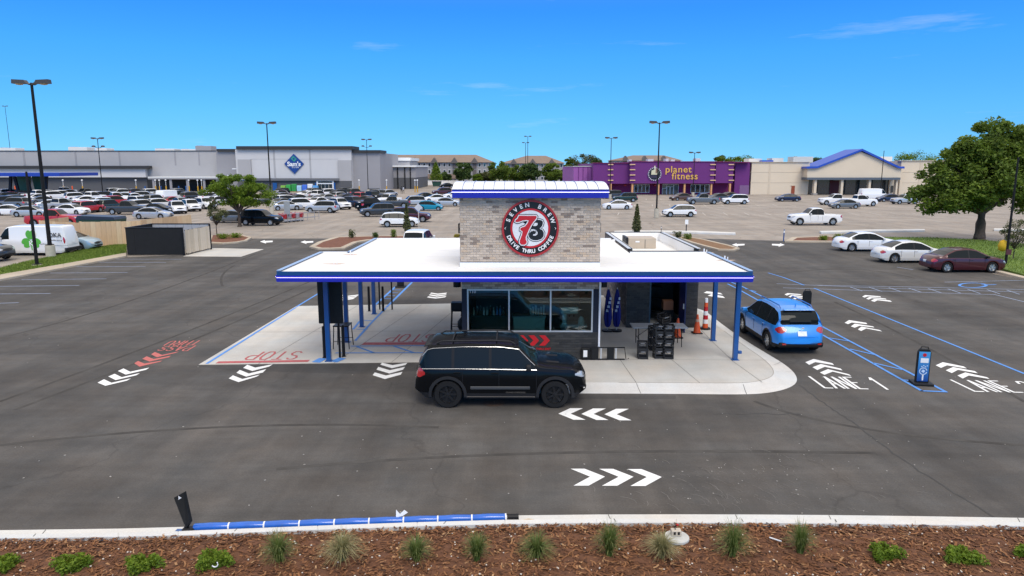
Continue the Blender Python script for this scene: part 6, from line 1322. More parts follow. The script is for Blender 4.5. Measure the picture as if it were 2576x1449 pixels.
for x0, y0, x1, y1 in ((0, 372, 38, 379), (172, 370, 218, 379), (390, 374, 438, 379.5), (455, 375, 492, 379.5), (492, 367, 530, 380), (240, 372.5, 268, 379.5)):
    a_ = P((x0 + x1) / 2, y1, Y0 + 20); u = thing('roof_unit', 'pale roof unit on the grey store, %s' % {0: 'at its far left end', 172: 'left of the floodlit pole', 390: 'in the right third of the wing', 455: 'low one beside the tall unit', 492: 'tall one near the black cornice', 240: 'right behind the floodlit pole'}[x0], 'roof unit', (a_.x, Y0 + 20, a_.z), group='units on the grey store roof', world=True)
    g = MB(); prect(g, x0, y0, x1, y1 + 3, Y0 + 20, 4); g.build('casing', WROOF if x0 != 492 else W2, u, bevel=.05); g = MB(); prect(g, x0 + 2, y0 - .8, x0 + (x1 - x0) * .4, y0, Y0 + 21, 1.5); g.build('fan_shroud', W2, u)
# diamond sign
c = P(739.5, 412, Y0 - .35); hd = 24.5 / 1760 * (Y0 * .985)
t = thing('store_sign', 'blue diamond sign with green rhombus on the light grey store front', 'sign', c, world=True)
SB = mat('sign_blue', (.008, .05, .24), .4, var=.1)
g = MB(); g.slab_xz([(c.x - hd, c.z), (c.x, c.z - hd), (c.x + hd, c.z), (c.x, c.z + hd)], c.y, c.y + .3); g.build('panel', SB, t)
g = MB(); s_ = hd * .30; q = (c.x, c.z + hd * .50); g.slab_xz([(q[0] - s_, q[1] + .05), (q[0] + .1, q[1] - s_), (q[0] + s_, q[1] - .05), (q[0] - .1, q[1] + s_)], c.y - .04, c.y - .002); g.build('green_rhombus', mat('sign_green', (.03, .28, .20), .4), t)
g = MB(); s_ *= .45; g.slab_xz([(q[0] - s_, q[1] + .02), (q[0], q[1] - s_), (q[0] + s_, q[1]), (q[0], q[1] + s_)], c.y - .05, c.y - .041); g.build('inner_rhombus', SB, t)
letters("Sam's", hd * .62, WHT, t, Matrix.Translation((c.x, c.y - .03, c.z - hd * .04)) @ FACE, .02, .05); letters('CLUB', hd * .20, WHT, t, Matrix.Translation((c.x + .3, c.y - .03, c.z - hd * .36)) @ FACE, .02, .01, 1.6)
# merchandise by the entrance
pal = [('lime green', (.20, .42, .05)), ('bright green', (.03, .33, .06)), ('deep green', (.02, .25, .05)), ('pale blue', (.35, .55, .70)), ('blue', (.05, .15, .60)), ('white', (.7, .72, .75)), ('sky blue', (.08, .30, .62))]
for k, (nm, c_) in enumerate(pal):
    p = P(712 + k * 13.5, 484, Y0 - 6); t = thing('goods_pallet', '%s wrapped goods pallet outside the grey store entrance' % nm, 'goods', (p.x, p.y, 0), group='goods before the store entrance', world=True)
    m_ = mat('goods_' + nm.replace(' ', '_'), c_, .6, var=.25, vscale=1.5); g = MB(); g.box(p.x - .62, p.x + .62, p.y, p.y + 1.2, .15, 1.7 + .2 * (k % 3)); g.build('goods', m_, t, bevel=.12); g = MB(); g.box(p.x - .64, p.x + .64, p.y - .02, p.y + 1.22, 0, .149); g.build('pallet', TAN[1], t)
# bollards and helpers along the store front
YB = mat('bollard_yellow', (.55, .30, .02), .5, var=.1)
bo = [(160, 474, 'y'), (182, 474, 'o'), (208, 474, 'y'), (343, 474, 'y'), (392, 474, 'y'), (402, 474, 'y'), (418, 473, 'y'), (476, 474, 'y'), (498, 474, 'y'), (508, 474, 'y'), (904, 480, 'y'), (973, 480, 'y'), (1044, 470, 'y'), (1050, 470, 'y'), (38, 476, 'o'), (365, 475, 'b'), (405, 475, 'b'), (450, 475, 'b'), (468, 475, 'b')]
for i, (px, py, k) in enumerate(bo):
    p = P(px, py, 183.0); p = Vector((p.x, 183, 0)); w_ = {'y': 'yellow', 'o': 'orange', 'b': 'blue'}[k]; n_ = sum(1 for q in bo if q[2] == k and q[0] < px)
    t = thing('guard_post', '%s guard post before the grey store, %s from the left of the %s ones' % (w_, (ords + ['thirteenth', 'fourteenth', 'fifteenth'])[n_], w_), 'bollard', p, group='guard posts before the grey store', world=True)
    g = MB(); h_ = 1.5 if k != 'y' else 1.6; g.cyl(p, p + Vector((0, 0, h_)), .15, n=10); g.build('sleeve', {'y': YB, 'o': ORNG, 'b': BLUE}[k], t, smooth=40)
    if k == 'y': g = MB(); g.cyl(p + Vector((0, 0, h_)), p + Vector((0, 0, h_ + 1.4)), .05, n=6); g.lathe([(.0, 0), (.22, .1), (.22, .3), (0, .4)], p + Vector((0, 0, h_ + 1.3)), 8); g.build('sign_stem', WHT, t)
    else: g = MB(); g.lathe([(.2, 0), (.12, .1), (0, .12)], p + Vector((0, 0, h_ + .001)), 10); g.build('cap', {'o': ORNG, 'b': BLUE}[k], t)
# fuel canopy at far left
fy0 = 150.0; t = thing('fuel_canopy', 'blue fuel station canopy at the left edge before the grey store', 'canopy', (P(70, 480, fy0).x, fy0, 0), world=True)
g = MB(); a_ = P(-60, 443.5, fy0); b_ = P(149, 435, fy0); g.box(a_.x, b_.x, fy0, fy0 + 14, a_.z, b_.z); g.build('canopy_deck', mat('fuel_blue', (.012, .05, .36), .4, var=.08), t)
for px in (22, 47, 78, 112): 
    p = P(px, 470, fy0 + 5); g = MB(); g.slab_xz([(p.x - .25, 0), (p.x + .25, 0), (p.x + 1.0, a_.z - .01), (p.x + .45, a_.z - .01)] if px in (22, 112) else [(p.x - .25, 0), (p.x + .25, 0), (p.x - .4, a_.z - .01), (p.x - .95, a_.z - .01)], fy0 + 4.8, fy0 + 5.2); g.build('leaning_column', NAVY, t)
for px in (62, 100): p = P(px, 470, fy0 + 9); g = MB(); g.slab_xz([(p.x - 1.1, .3), (p.x + .9, .3), (p.x + 1.5, a_.z - .02), (p.x - 1.6, a_.z - .02)], fy0 + 9, fy0 + 9.4); g.build('green_screen', mat('fuel_green', (.01, .10, .055), .5), t)

# purple gym
Yp = 166.0; PUR = mat('purple_stucco', (.135, .022, .165), .8, var=.06, vscale=.3); PURL = mat('lilac_stucco', (.30, .095, .33), .8, var=.06, vscale=.3); MAG = mat('magenta_wall', (.20, .012, .10), .8, var=.1, vscale=.4); YEL = mat('warm_yellow', (.70, .40, .08), .5, var=.05); PEACH = mat('peach_column', (.66, .33, .14), .6, var=.05)
zp = zc(1425.6, 285.1, .24307); Z4 = lambda x, y: zp([(x, y)])[0]
t = thing('purple_gym', 'purple gym building with peach columns and yellow bars', 'building', (P(1690, 480, Yp).x, Yp, 0), world=True)
def s4(name, m, x0, y0, x1, y1, Y, dep, ground=False, par=None): a_ = Z4(x0, y0); b_ = Z4(x1, y1); return slab(name, m, a_[0], a_[1], b_[0], b_[1], Y, dep, ground, par)
s4('left_block', PURL, 70, 552, 275, 720, Yp + 6, 40, True); s4('left_block_cap', WROOF, 66, 545, 275, 551, Yp + 5.8, 30)
for x in (118, 165, 215): s4('left_rib', PUR, x, 556, x + 8, 700, Yp + 5.9, .09)
s4('upper_left', PUR, 272, 517, 655, 728, Yp + 1.5, 40); s4('upper_main', PUR, 655, 503, 1535, 725, Yp, 41); s4('upper_right', PUR, 1535, 505, 1730, 722, Yp + 1.0, 40); s4('right_wall', PUR, 1730, 507, 1900, 862, Yp + 2.5, 38, True)
for x0, x1, y in ((272, 655, 514), (655, 1535, 499), (1535, 1730, 502), (1730, 1900, 505)): s4('coping', MAG, x0 - 2, y - 3, x1 + 2, y + 3.5, Yp - .2 + (1.4 if x0 == 272 else .9 if x0 > 1500 else 0), 2)
s4('recess_wall', MAG, 440, 726, 1730, 865, Yp + 4, .5, True); s4('left_lower', PUR, 272, 728, 452, 865, Yp + 2.0, 2.0, True)
s4('grey_patch', mat('lilac_patch', (.19, .10, .22), .8), 1785, 745, 1888, 860, Yp + 2.45, .05, True)
for x0, x1 in ((695, 858), (1280, 1480)):
    w_ = s4('window', WHT, x0, 735, x1, 822, Yp + 3.85, .14)
    for k in range(4): a_ = x0 + 6 + k * (x1 - x0 - 6) / 4; s4('pane', DKG, a_, 741, a_ + (x1 - x0) / 4 - 7, 817, Yp + 3.8, .04, False, w_)
w_ = s4('entrance', WHT, 985, 732, 1160, 858, Yp + 3.8, .19, True)
for x0, x1, y0, y1 in ((990, 1030, 738, 775), (1036, 1066, 762, 855), (1072, 1102, 762, 855), (1108, 1155, 738, 850), (1036, 1102, 738, 757), (990, 1030, 780, 855)): s4('door_pane', mat('pale_glass', (.10, .14, .13), .1, coat=1), x0, y0, x1, y1, Yp + 3.76, .035, False, w_)
for x in (455, 680, 950, 1220, 1497, 1690): s4('column', PEACH, x - 11, 728, x + 11, 862, Yp + .3, .8, True)
for x, dY in ((455, 1.2), (682, -.3), (1515, -.3), (1705, .7)):
    for y in (530, 583, 638, 693): s4('yellow_bar', mat('bar_yellow', (.72, .46, .25), .5), x - 28, y - 5, x + 28, y + 5, Yp + dY, .28)
for x in (605, 915): s4('red_lamp', RED, x - 12, 738, x + 12, 752, Yp + 3.7, .2)
for x, y, w_ in ((870, 485, 60), (1040, 480, 30), (1360, 478, 50), (1100, 490, 40), (660, 490, 30)): s4('roof_pod', WROOF, x - w_ / 2, y - 12, x + w_ / 2, y + 20, Yp + 20, 3)
c = Vector(P(*Z4(1170, 592), Yp - .15)); t = thing('gym_lettering', 'yellow two-line gym lettering on the purple wall', 'sign', c, world=True)
def let_box(s, x0, x1, y0, y1):                         # fit a word into a box of the enlarged crop
    a_ = P(*Z4(x0, y1), Yp - .1); b_ = P(*Z4(x1, y0), Yp - .1); me = text_me(s, 1.0, .05, 'CENTER', None, .012, 1.12); xs = [v.co.x for v in me.vertices]; ys = [v.co.y for v in me.vertices]
    me.transform(FACE @ Matrix.Diagonal(((b_.x - a_.x) / (max(xs) - min(xs)), (b_.z - a_.z) / (max(ys) - min(ys)), 1, 1)) @ Matrix.Translation((-min(xs), -min(ys), 0))); me.transform(Matrix.Translation(Vector((a_.x, Yp - .1, a_.z)) - c)); me.materials.append(YEL); islands(me, 'letter', t)
let_box('planet', 1022, 1295, 545, 634); let_box('fitness', 1085, 1357, 613, 684)
c = P(*Z4(910, 628), Yp - .2); rr = 66 * .24307 / 1760 * Yp * .985
t = thing('gym_emblem', 'round dark emblem with pale thumbs-up hand left of the yellow lettering', 'sign', c, world=True)
g = MB(); g.lathe([(rr, 0), (rr, .15)], (c.x, c.y + .15, c.z), 40, 'Y'); g.build('disc', SBLK, t)
for k in range(22): a_ = 2 * math.pi * k / 22; g = MB(); g.obox((c.x + rr * .98 * math.cos(a_), c.y, c.z + rr * .98 * math.sin(a_)), (.26, .3, .20), Matrix.Rotation(-a_, 3, 'Y')); g.build('gear_tooth', mat('emblem_grey', (.55, .52, .60), .5), t)
g = MB(); g.slab_xz([(c.x + x * rr, c.z + z * rr) for x, z in ((-.55, -.1), (-.5, .55), (-.25, .62), (-.1, .70), (-.12, 1.25), (.05, 1.30), (.15, .75), (.5, .72), (.62, .5), (.6, -.1))], c.y - .12, c.y - .01); g.build('hand', mat('emblem_cream', (.62, .58, .40), .5), t)
g = MB(); g.slab_xz([(c.x + x * rr, c.z + z * rr) for x, z in ((.12, .70), (.30, .98), (.5, .92), (.45, .62), (.3, .1), (.12, .1))], c.y - .14, c.y - .121); g.build('cuff', mat('emblem_brown', (.22, .12, .08), .5), t)
g = MB(); g.slab_xz([(c.x + x * rr, c.z + z * rr) for x, z in ((-.6, -.62), (.6, -.62), (.68, -.2), (-.68, -.2))], c.y - .05, c.y - .002); g.build('ribbon', mat('emblem_dark', (.03, .02, .05), .5), t)

# cream store with gable
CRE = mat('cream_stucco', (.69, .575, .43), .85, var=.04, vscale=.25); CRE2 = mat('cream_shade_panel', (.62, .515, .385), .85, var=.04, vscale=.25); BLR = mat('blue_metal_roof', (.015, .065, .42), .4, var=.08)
z5 = zc(1844.9, 285.1, .30092); Z5 = lambda x, y: z5([(x, y)])[0]; Yc = 166.0
t = thing('cream_store', 'cream store with blue gabled portico and dark shopfront', 'building', (P(2160, 480, Yc).x, Yc, 0), world=True)
def s5(name, m, x0, y0, x1, y1, Y, dep, ground=False, par=None): a_ = Z5(x0, y0); b_ = Z5(x1, y1); return slab(name, m, a_[0], a_[1], b_[0], b_[1], Y, dep, ground, par)
s5('left_wall', CRE, 140, 409, 640, 690, Yc + 2.5, 40, True); s5('right_wall', CRE, 1380, 398, 3000, 690, Yc + 2.5, 40, True); s5('wall_cap', CRE2, 138, 405, 640, 409, Yc + 2.2, 2); s5('wall_cap', CRE2, 1380, 394, 3000, 398, Yc + 2.2, 2)
for y in (490, 577): s5('wall_joint', CRE2, 142, y, 622, y + 3, Yc + 2.45, .045); s5('wall_joint', CRE2, 1412, y, 3000, y + 3, Yc + 2.45, .045)
for x in (300, 1560, 1800): s5('wall_joint', CRE2, x, 412, x + 2.5, 688, Yc + 2.44, .05)
d_ = s5('door', mat('rust_door', (.28, .06, .02), .6), 482, 606, 515, 680, Yc + 2.4, .09, True)
s5('door_frame', CRE2, 478, 602, 519, 606, Yc + 2.38, .1)
gx = [P(*Z5(x, 460), Yc).x for x in (622, 690, 1055, 1405)]; zE = P(*Z5(1055, 462), Yc).z; zK = P(*Z5(1055, 312), Yc).z; zH = P(*Z5(1055, 538), Yc).z
g = MB(); g.slab_xz([(gx[0], zH), (gx[3], zH), (gx[3], zE), (gx[2], zK - .25), (gx[1] + .3, zE + .15), (gx[0], zE)], Yc, Yc + 3.4); g.build('gable_front', CRE, t)
for k, (xa, za, xb, zb_) in enumerate(((gx[0] - .5, zE + .05, gx[1] + .1, zE + .12), (gx[1] + .1, zE + .12, gx[2], zK), (gx[2], zK, gx[3] - .9, zE + .12), (gx[3] - .9, zE + .12, gx[3] + .4, zE + .05))):
    g = MB(); g.slab_xz([(xa, za - .05), (xb, zb_ - .05), (xb, zb_ + .42), (xa, za + .42)], Yc - .6, Yc + 8 if k in (1, 2) else Yc + 4); g.build('roof_slope', BLR, t)
s5('canopy_beam', mat('slate_beam', (.09, .11, .14), .6), 615, 537, 1398, 556, Yc - .7, 4.3)
s5('shopfront', DKG, 625, 556, 1300, 686, Yc + 3.0, .3, True)
for x in (700, 893, 930, 1120, 1155, 1290): s5('mullion', BLK, x, 556, x + 6, 686, Yc + 2.9, .09, True)
s5('red_drape', mat('dark_red_drape', (.07, .008, .014), .7), 800, 562, 890, 678, Yc + 2.95, .04)
for x in (685, 908, 1138): s5('column', CRE, x - 15, 556, x + 15, 690, Yc - .2, 1.0, True)
s5('column', CRE, 1352, 552, 1378, 690, Yc - .2, 1.0, True); s5('side_door', DKG, 1316, 605, 1340, 662, Yc + 2.4, .08); s5('portico_return', CRE2, 1298, 556, 1350, 690, Yc + 2.6, .3, True)
for x in (685,): s5('column_foot', mat('stone_foot', (.33, .30, .27), .8), x - 18, 668, x + 18, 690, Yc - .35, 1.3, True)
for x0, x1, y0 in ((128, 240, 378), (322, 420, 374), (500, 668, 362), (1230, 1330, 362)): s5('roof_pod', WROOF, x0, y0, x1, 412, Yc + 22, 4)
s5('roof_pod', BLR, 240, 392, 335, 408, Yc + 20, 4)

# flats behind, and low sheds
TR = mat('taupe_shingle', (.225, .165, .13), .9, var=.10, vscale=.6); FW = mat('flat_wall_grey', (.30, .285, .275), .85, var=.06, vscale=.4); FD = mat('flat_wall_dark', (.12, .105, .10), .85, var=.08)
def flats(x0, x1, ridge0, ridge1, ye, yr, Y, label, bays, dep=16, wins=True):
    a_ = P(x0, ye, Y); b_ = P(x1, ye, Y); zr_ = P(x0, yr, Y).z; ra, rb = P(ridge0, yr, Y).x, P(ridge1, yr, Y).x
    t = thing('apartment_block', label, 'building', ((a_.x + b_.x) / 2, Y, 0), group='flats beyond the stores', world=True)
    g = MB(); g.box(a_.x, b_.x, Y, Y + dep, 0, a_.z); wl_ = g.build('wall', FW, t)
    o_ = 1.0; ym = Y + dep / 2; zq = a_.z + .02
    g = MB(); g.add([(a_.x - o_, Y - o_, zq), (b_.x + o_, Y - o_, zq), (b_.x + o_, Y + dep + o_, zq), (a_.x - o_, Y + dep + o_, zq), (ra, ym, zr_), (rb, ym, zr_)], [(0, 1, 5, 4), (1, 2, 5), (2, 3, 4, 5), (3, 0, 4), (3, 2, 1, 0)]); rf = g.build('roof', TR, t)
    if not wins: return t
    hh = a_.z; n_ = bays; w_ = (b_.x - a_.x) / n_
    for i in range(n_):
        for k in range(3):
            xc = a_.x + (i + .5) * w_; z0_ = .4 + k * hh / 3 + .6
            if i % 4 == 2: g = MB(); g.box(xc - w_ * .36, xc + w_ * .36, Y - .25, Y - .002, k * hh / 3 + .3, (k + 1) * hh / 3 - .2); o = g.build('balcony', FD, wl_)
            else: g = MB(); g.box(xc - w_ * .26, xc + w_ * .26, Y - .10, Y - .002, z0_, z0_ + 1.55); o = g.build('window', WHT, wl_); g = MB(); g.box(xc - w_ * .21, xc + w_ * .21, Y - .14, Y - .101, z0_ + .12, z0_ + 1.43); g.build('pane', DKG, wl_)
    for i in range(0, n_, 4):
        xc = a_.x + (i + 2.5) * w_
        if xc + w_ < b_.x: g = MB(); g.slab_xz([(xc - w_ * .8, zq - .3), (xc + w_ * .8, zq - .3), (xc, zq + 2.0)], Y - 1.3, Y + 3); g.build('gablet', FD, rf)
    return t
flats(960, 1238, 985, 1195, 408.5, 388.5, 300, 'long taupe-roofed block of flats right of the grey store', 22)
flats(1262, 1418, 1325, 1375, 411, 391, 305, 'shorter taupe-roofed block of flats behind the tower roof', 13)
flats(1543, 1712, 1600, 1680, 404, 390, 300, 'taupe roof of flats showing above the purple gym', 14)
flats(800, 955, 840, 930, 406, 398, 330, 'taupe-roofed flats hidden behind the grey store', 10, wins=False)
t = thing('white_roofed_shed', 'low shed with bright white roof between the grey store and the flats', 'building', (P(995, 440, 240).x, 240, 0), world=True)
slab('shed_wall', W1, 956, 404, 1030, 460, 240, 20, True); slab('shed_roof', WMEM, 954, 396.5, 1032, 404.2, 239.5, 22)
t = thing('garage_row', 'low brown-roofed garage row in front of the long flats', 'building', (P(1110, 450, 285).x, 285, 0), world=True)
slab('garage_wall', FD, 1045, 449, 1160, 458, 285, 6, True); slab('garage_roof', TR, 1042, 438, 1163, 449.3, 284.4, 7)
for k in range(9): slab('garage_door', FW, 1050 + k * 12, 450.5, 1059 + k * 12, 458, 284.9, .09, True)
a_, b_ = P(1030, 455, 258), P(1500, 455, 258); t = thing('white_boundary_wall', 'long low white boundary wall before the far flats', 'wall', (a_.x, 258, 0), world=True)
nw = 24
for i in range(nw): g = MB(); g.box(a_.x + (b_.x - a_.x) * i / nw + .03, a_.x + (b_.x - a_.x) * (i + 1) / nw - .03, 258, 258.3, 0, 1.5); g.build('wall_panel', WMEM, t)
g = MB(); g.box(a_.x, b_.x, 257.9, 258.4, 1.501, 1.62); g.build('coping', WHT, t)
p = P(1098, 462, 235); t = thing('waste_container', 'dark waste container on the pale lane before the white wall', 'dumpster', (p.x, 235, 0), world=True)
g = MB(); g.slab_xz([(p.x - 1.2, .15), (p.x + 1.2, .15), (p.x + 1.5, 1.6), (p.x - 1.5, 1.6)], 235, 237); g.build('bin', GRD, t); g = MB(); g.box(p.x - 1.5, p.x + 1.5, 234.9, 237.1, 1.601, 1.75); g.build('lid', BLK, t)
# cart corral
p0 = G(700, 562); p1 = G(792, 553)
t = thing('cart_corral', 'tubular steel cart corral on the pale lot left of a silver SUV', 'cart corral', p0, world=True)
for s in (0, 1):
    o_ = Vector((0, 1.9 * s, 0)); g = MB()
    for z in (.35, .95): g.tube([p0 + o_ + Vector((0, 0, z)), p1 + o_ + Vector((0, 0, z))], .035, 6)
    g.build('rail', W2, t)
    for k in range(4): q = p0.lerp(p1, k / 3) + o_; g = MB(); g.cyl(q, q + Vector((0, 0, 1.0)), .04, n=8); g.build('upright', W2, t)
q = p0.lerp(p1, .25); g = MB(); g.box(q.x - .35, q.x + .35, q.y - .05, q.y - .01, 1.0, 2.5); g.build('sign_plate', mat('corral_sign', (.30, .33, .36), .5), t); g = MB(); g.cyl(q, q + Vector((0, 0, 1.0)), .04, n=8); g.build('sign_post', W2, t)
CART = mat('cart_red', (.40, .02, .03), .5, var=.2)
for k in range(5):
    q = p0.lerp(p1, .08 + k * .11) + Vector((0, .9, 0)); c_ = thing('shopping_cart', 'red-trimmed shopping cart, %s from the left in the cart corral' % ords[k], 'cart', q, group='carts in the corral', world=True)
    g = MB(); g.slab_xz([(q.x - .35, .55), (q.x + .35, .45), (q.x + .42, 1.0), (q.x - .48, 1.02)], q.y - .3, q.y + .3); g.build('basket', CART if k % 2 == 0 else ALU, c_); g = MB(); g.box(q.x - .4, q.x + .36, q.y - .26, q.y + .26, .12, .18); g.build('frame', ALU, c_); g = MB(); g.tube([(q.x - .55, q.y - .28, 1.06), (q.x - .55, q.y + .28, 1.06)], .03, 6); g.build('handle', CART, c_)
    for sx in (-1, 1): g = MB(); g.cyl((q.x + sx * .3, q.y - .27, .07), (q.x + sx * .3, q.y + .27, .07), .07, n=8); g.build('castors', BLK, c_)
# ================================================================ trees and plants
BARK = mat('bark', (.075, .055, .042), .9, var=.3, vscale=6, bump=.8, bscale=18)
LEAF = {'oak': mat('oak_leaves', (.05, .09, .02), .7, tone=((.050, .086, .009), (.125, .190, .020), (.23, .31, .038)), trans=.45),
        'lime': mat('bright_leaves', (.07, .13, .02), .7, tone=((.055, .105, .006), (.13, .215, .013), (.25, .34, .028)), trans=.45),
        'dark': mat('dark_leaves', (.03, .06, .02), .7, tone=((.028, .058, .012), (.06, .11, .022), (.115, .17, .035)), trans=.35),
        'olive': mat('olive_leaves', (.08, .09, .03), .7, tone=((.045, .055, .018), (.090, .105, .032), (.15, .16, .05)), trans=.25),
        'yellow': mat('yellow_leaves', (.3, .2, .02), .7, tone=((.20, .17, .015), (.32, .26, .03), (.42, .34, .05)), trans=.25),
        'blade': mat('blade_green', (.08, .13, .03), .6, tone=((.045, .080, .012), (.11, .165, .030), (.28, .30, .11)), trans=.35),
        'straw': mat('blade_straw', (.3, .25, .1), .6, tone=((.10, .105, .030), (.26, .24, .10), (.42, .37, .19)), trans=.2)}
def leaf_mesh(centers, size, seed, flat=.5):
    r = np.random.RandomState(seed); n = len(centers); c = np.asarray(centers)
    d = r.normal(size=(n, 3)); d[:, 2] *= .7; d /= np.linalg.norm(d, axis=1)[:, None]
    nrm = r.normal(size=(n, 3)); nrm[:, 2] += flat * 2; e = np.cross(nrm, d); e /= np.linalg.norm(e, axis=1)[:, None] + 1e-9
    s = size * r.uniform(.6, 1.35, n)[:, None]
    V = np.stack([c - d * s, c + e * s * .45, c + d * s, c - e * s * .45], 1).reshape(-1, 3)
    return V, [(4 * i, 4 * i + 1, 4 * i + 2, 4 * i + 3) for i in range(n)], r.uniform(0, 1, n)
def tree(label, base, h_, lobes, nclu, per, leaf, kind, seed, trunk_r, trunk_h, limbs=True, crad=.55, group=None, name='tree', cat='tree', hollow=.55, multi=0):
    base = Vector(base); r = np.random.RandomState(seed); t = thing(name, label, cat, base, group=group)
    vol = np.array([l[3] * l[4] * l[5] for l in lobes]); vol = vol / vol.sum(); pts = []; cl_ = []; tn = []
    for k in range(nclu):
        l = lobes[r.choice(len(lobes), p=vol)]; d = r.normal(size=3); d /= np.linalg.norm(d); rad = r.uniform(hollow, 1.0) ** .7
        c = np.array(l[:3]) + d * np.array(l[3:6]) * rad; cl_.append(c); cr_ = crad * r.uniform(.6, 1.3); m = int(per * r.uniform(.6, 1.4))
        q = r.normal(size=(m, 3)); q /= np.linalg.norm(q, axis=1)[:, None]; q *= (r.uniform(0, 1, m) ** .45)[:, None] * cr_ * np.array([1.15, 1.15, .75]); pts.append(c + q)
        tn.append(np.full(m, r.uniform(-.22, .22)))
    pts = np.concatenate(pts); tn = np.concatenate(tn); V, Fc, T = leaf_mesh(pts, leaf, seed + 1)
    T = np.clip(T * .75 + .12 + tn, 0, 1); tonemesh('crown', V.tolist(), Fc, T, LEAF[kind], t)
    g = MB(); stems = [(0, 0)] if not multi else [(math.cos(6.28 * i / multi) * .25, math.sin(6.28 * i / multi) * .25) for i in range(multi)]
    for sx, sy in stems: g.tube([(sx * .4, sy * .4, -.05), (sx * .5 + trunk_r * .1, sy * .5, trunk_h * .12), (sx, sy, trunk_h * .6), (sx * 1.6, sy * 1.6, trunk_h)], [trunk_r * 1.55, trunk_r * 1.05, trunk_r * .9, trunk_r * .8], 10)
    tr_ = g.build('trunk', BARK, t, smooth=60)
    if limbs:
        cl_ = sorted(cl_, key=lambda c: r.rand())[:min(34, nclu)]
        g = MB()
        for c in cl_:
            c = Vector(c); a = Vector((0, 0, trunk_h * .92)); m1 = a.lerp(c, .38) + Vector((0, 0, .06 * (c - a).length)) + Vector(r.normal(0, .1, 3)); m2 = a.lerp(c, .72) + Vector(r.normal(0, .15, 3))
            g.tube([a, m1, m2, c], [trunk_r * .42, trunk_r * .28, trunk_r * .15, .012], 6)
        g.build('limbs', BARK, t, smooth=60)
    return t
b = G(2462, 606); 
tree('large spreading oak on the grass slope at the right edge', b, 10.6, [(-1.3, 0, 5.6, 3.9, 3.6, 2.6), (1.6, .3, 6.2, 3.8, 3.6, 2.9), (.6, 0, 8.0, 3.2, 3.0, 2.3), (-3.6, -.2, 4.4, 2.6, 2.6, 1.8), (3.6, 0, 5.0, 2.6, 2.6, 2.4), (2.2, .2, 8.4, 2.2, 1.8, 1.7), (-4.7, 0, 3.7, 1.7, 1.7, 1.2), (-2.4, 0, 6.6, 2.2, 2.2, 1.6), (-1.0, -.4, 7.9, 2.0, 2.0, 1.4), (4.6, 0, 7.0, 2.0, 2.2, 2.0)], 270, 215, .17, 'oak', 21, .46, 2.6, crad=.80, hollow=.50)
b = G(603, 570); tree('round-crowned bright green tree before the grey store at left', b, 5.9, [(-.3, 0, 4.2, 2.4, 2.2, 1.5), (1.6, 0, 3.6, 1.9, 1.9, 1.3), (-2.2, 0, 3.5, 1.7, 1.7, 1.1), (.0, 0, 5.0, 1.5, 1.5, .8), (2.6, 0, 3.0, 1.0, 1.2, .8), (.6, 0, 2.7, 1.6, 1.5, .9)], 90, 210, .12, 'lime', 22, .20, 1.7, crad=.55)
b = G(546, 597); tree('thin young tree behind the charcoal bin enclosure', b, 3.6, [(0, 0, 2.5, .75, .75, 1.0), (.5, 0, 2.0, .6, .6, .6), (-.2, 0, 3.2, .5, .5, .5)], 34, 90, .07, 'olive', 23, .05, 1.2, crad=.28)
b = G(2548, 655); tree('pale wispy sapling beside the right black post', b, 3.6, [(0, 0, 1.9, .9, .9, 1.1), (.2, 0, 2.9, .5, .5, .6)], 40, 70, .06, 'olive', 24, .04, .9, crad=.30, hollow=.2)
def conifer(label, base, h_, w_, kind, seed, n, leaf=.10):
    base = Vector(base); r = np.random.RandomState(seed); t = thing('conifer', label, 'tree', base); z = r.uniform(.05, 1, n) ** 1.15; a = r.uniform(0, 6.283, n); rad = w_ * np.where(z < .18, z / .18, (1 - z) / .82) ** .75 * r.uniform(.35, 1.1, n)
    V, Fc, T = leaf_mesh(np.stack([rad * np.cos(a), rad * np.sin(a), z * h_], 1), leaf, seed + 5, .1); tonemesh('crown', V.tolist(), Fc, T, LEAF[kind], t); g = MB(); g.cyl((0, 0, 0), (0, 0, h_ * .8), .06, .02, n=8); g.build('trunk', BARK, t)
conifer('narrow upright conifer right of the brick tower on the far kerb', G(1601, 588), 2.9, .45, 'olive', 31, 1800)
conifer('narrow upright conifer beyond the canopy beside the diamond-backed sign', G(1024, 586), 2.9, .38, 'olive', 32, 1500)
conifer('pointed dark green conifer before the long flats', P(1097, 455, 262) - Vector((0, 0, P(1097, 455, 262).z)), 8.2, 2.6, 'lime', 33, 2600, .30)
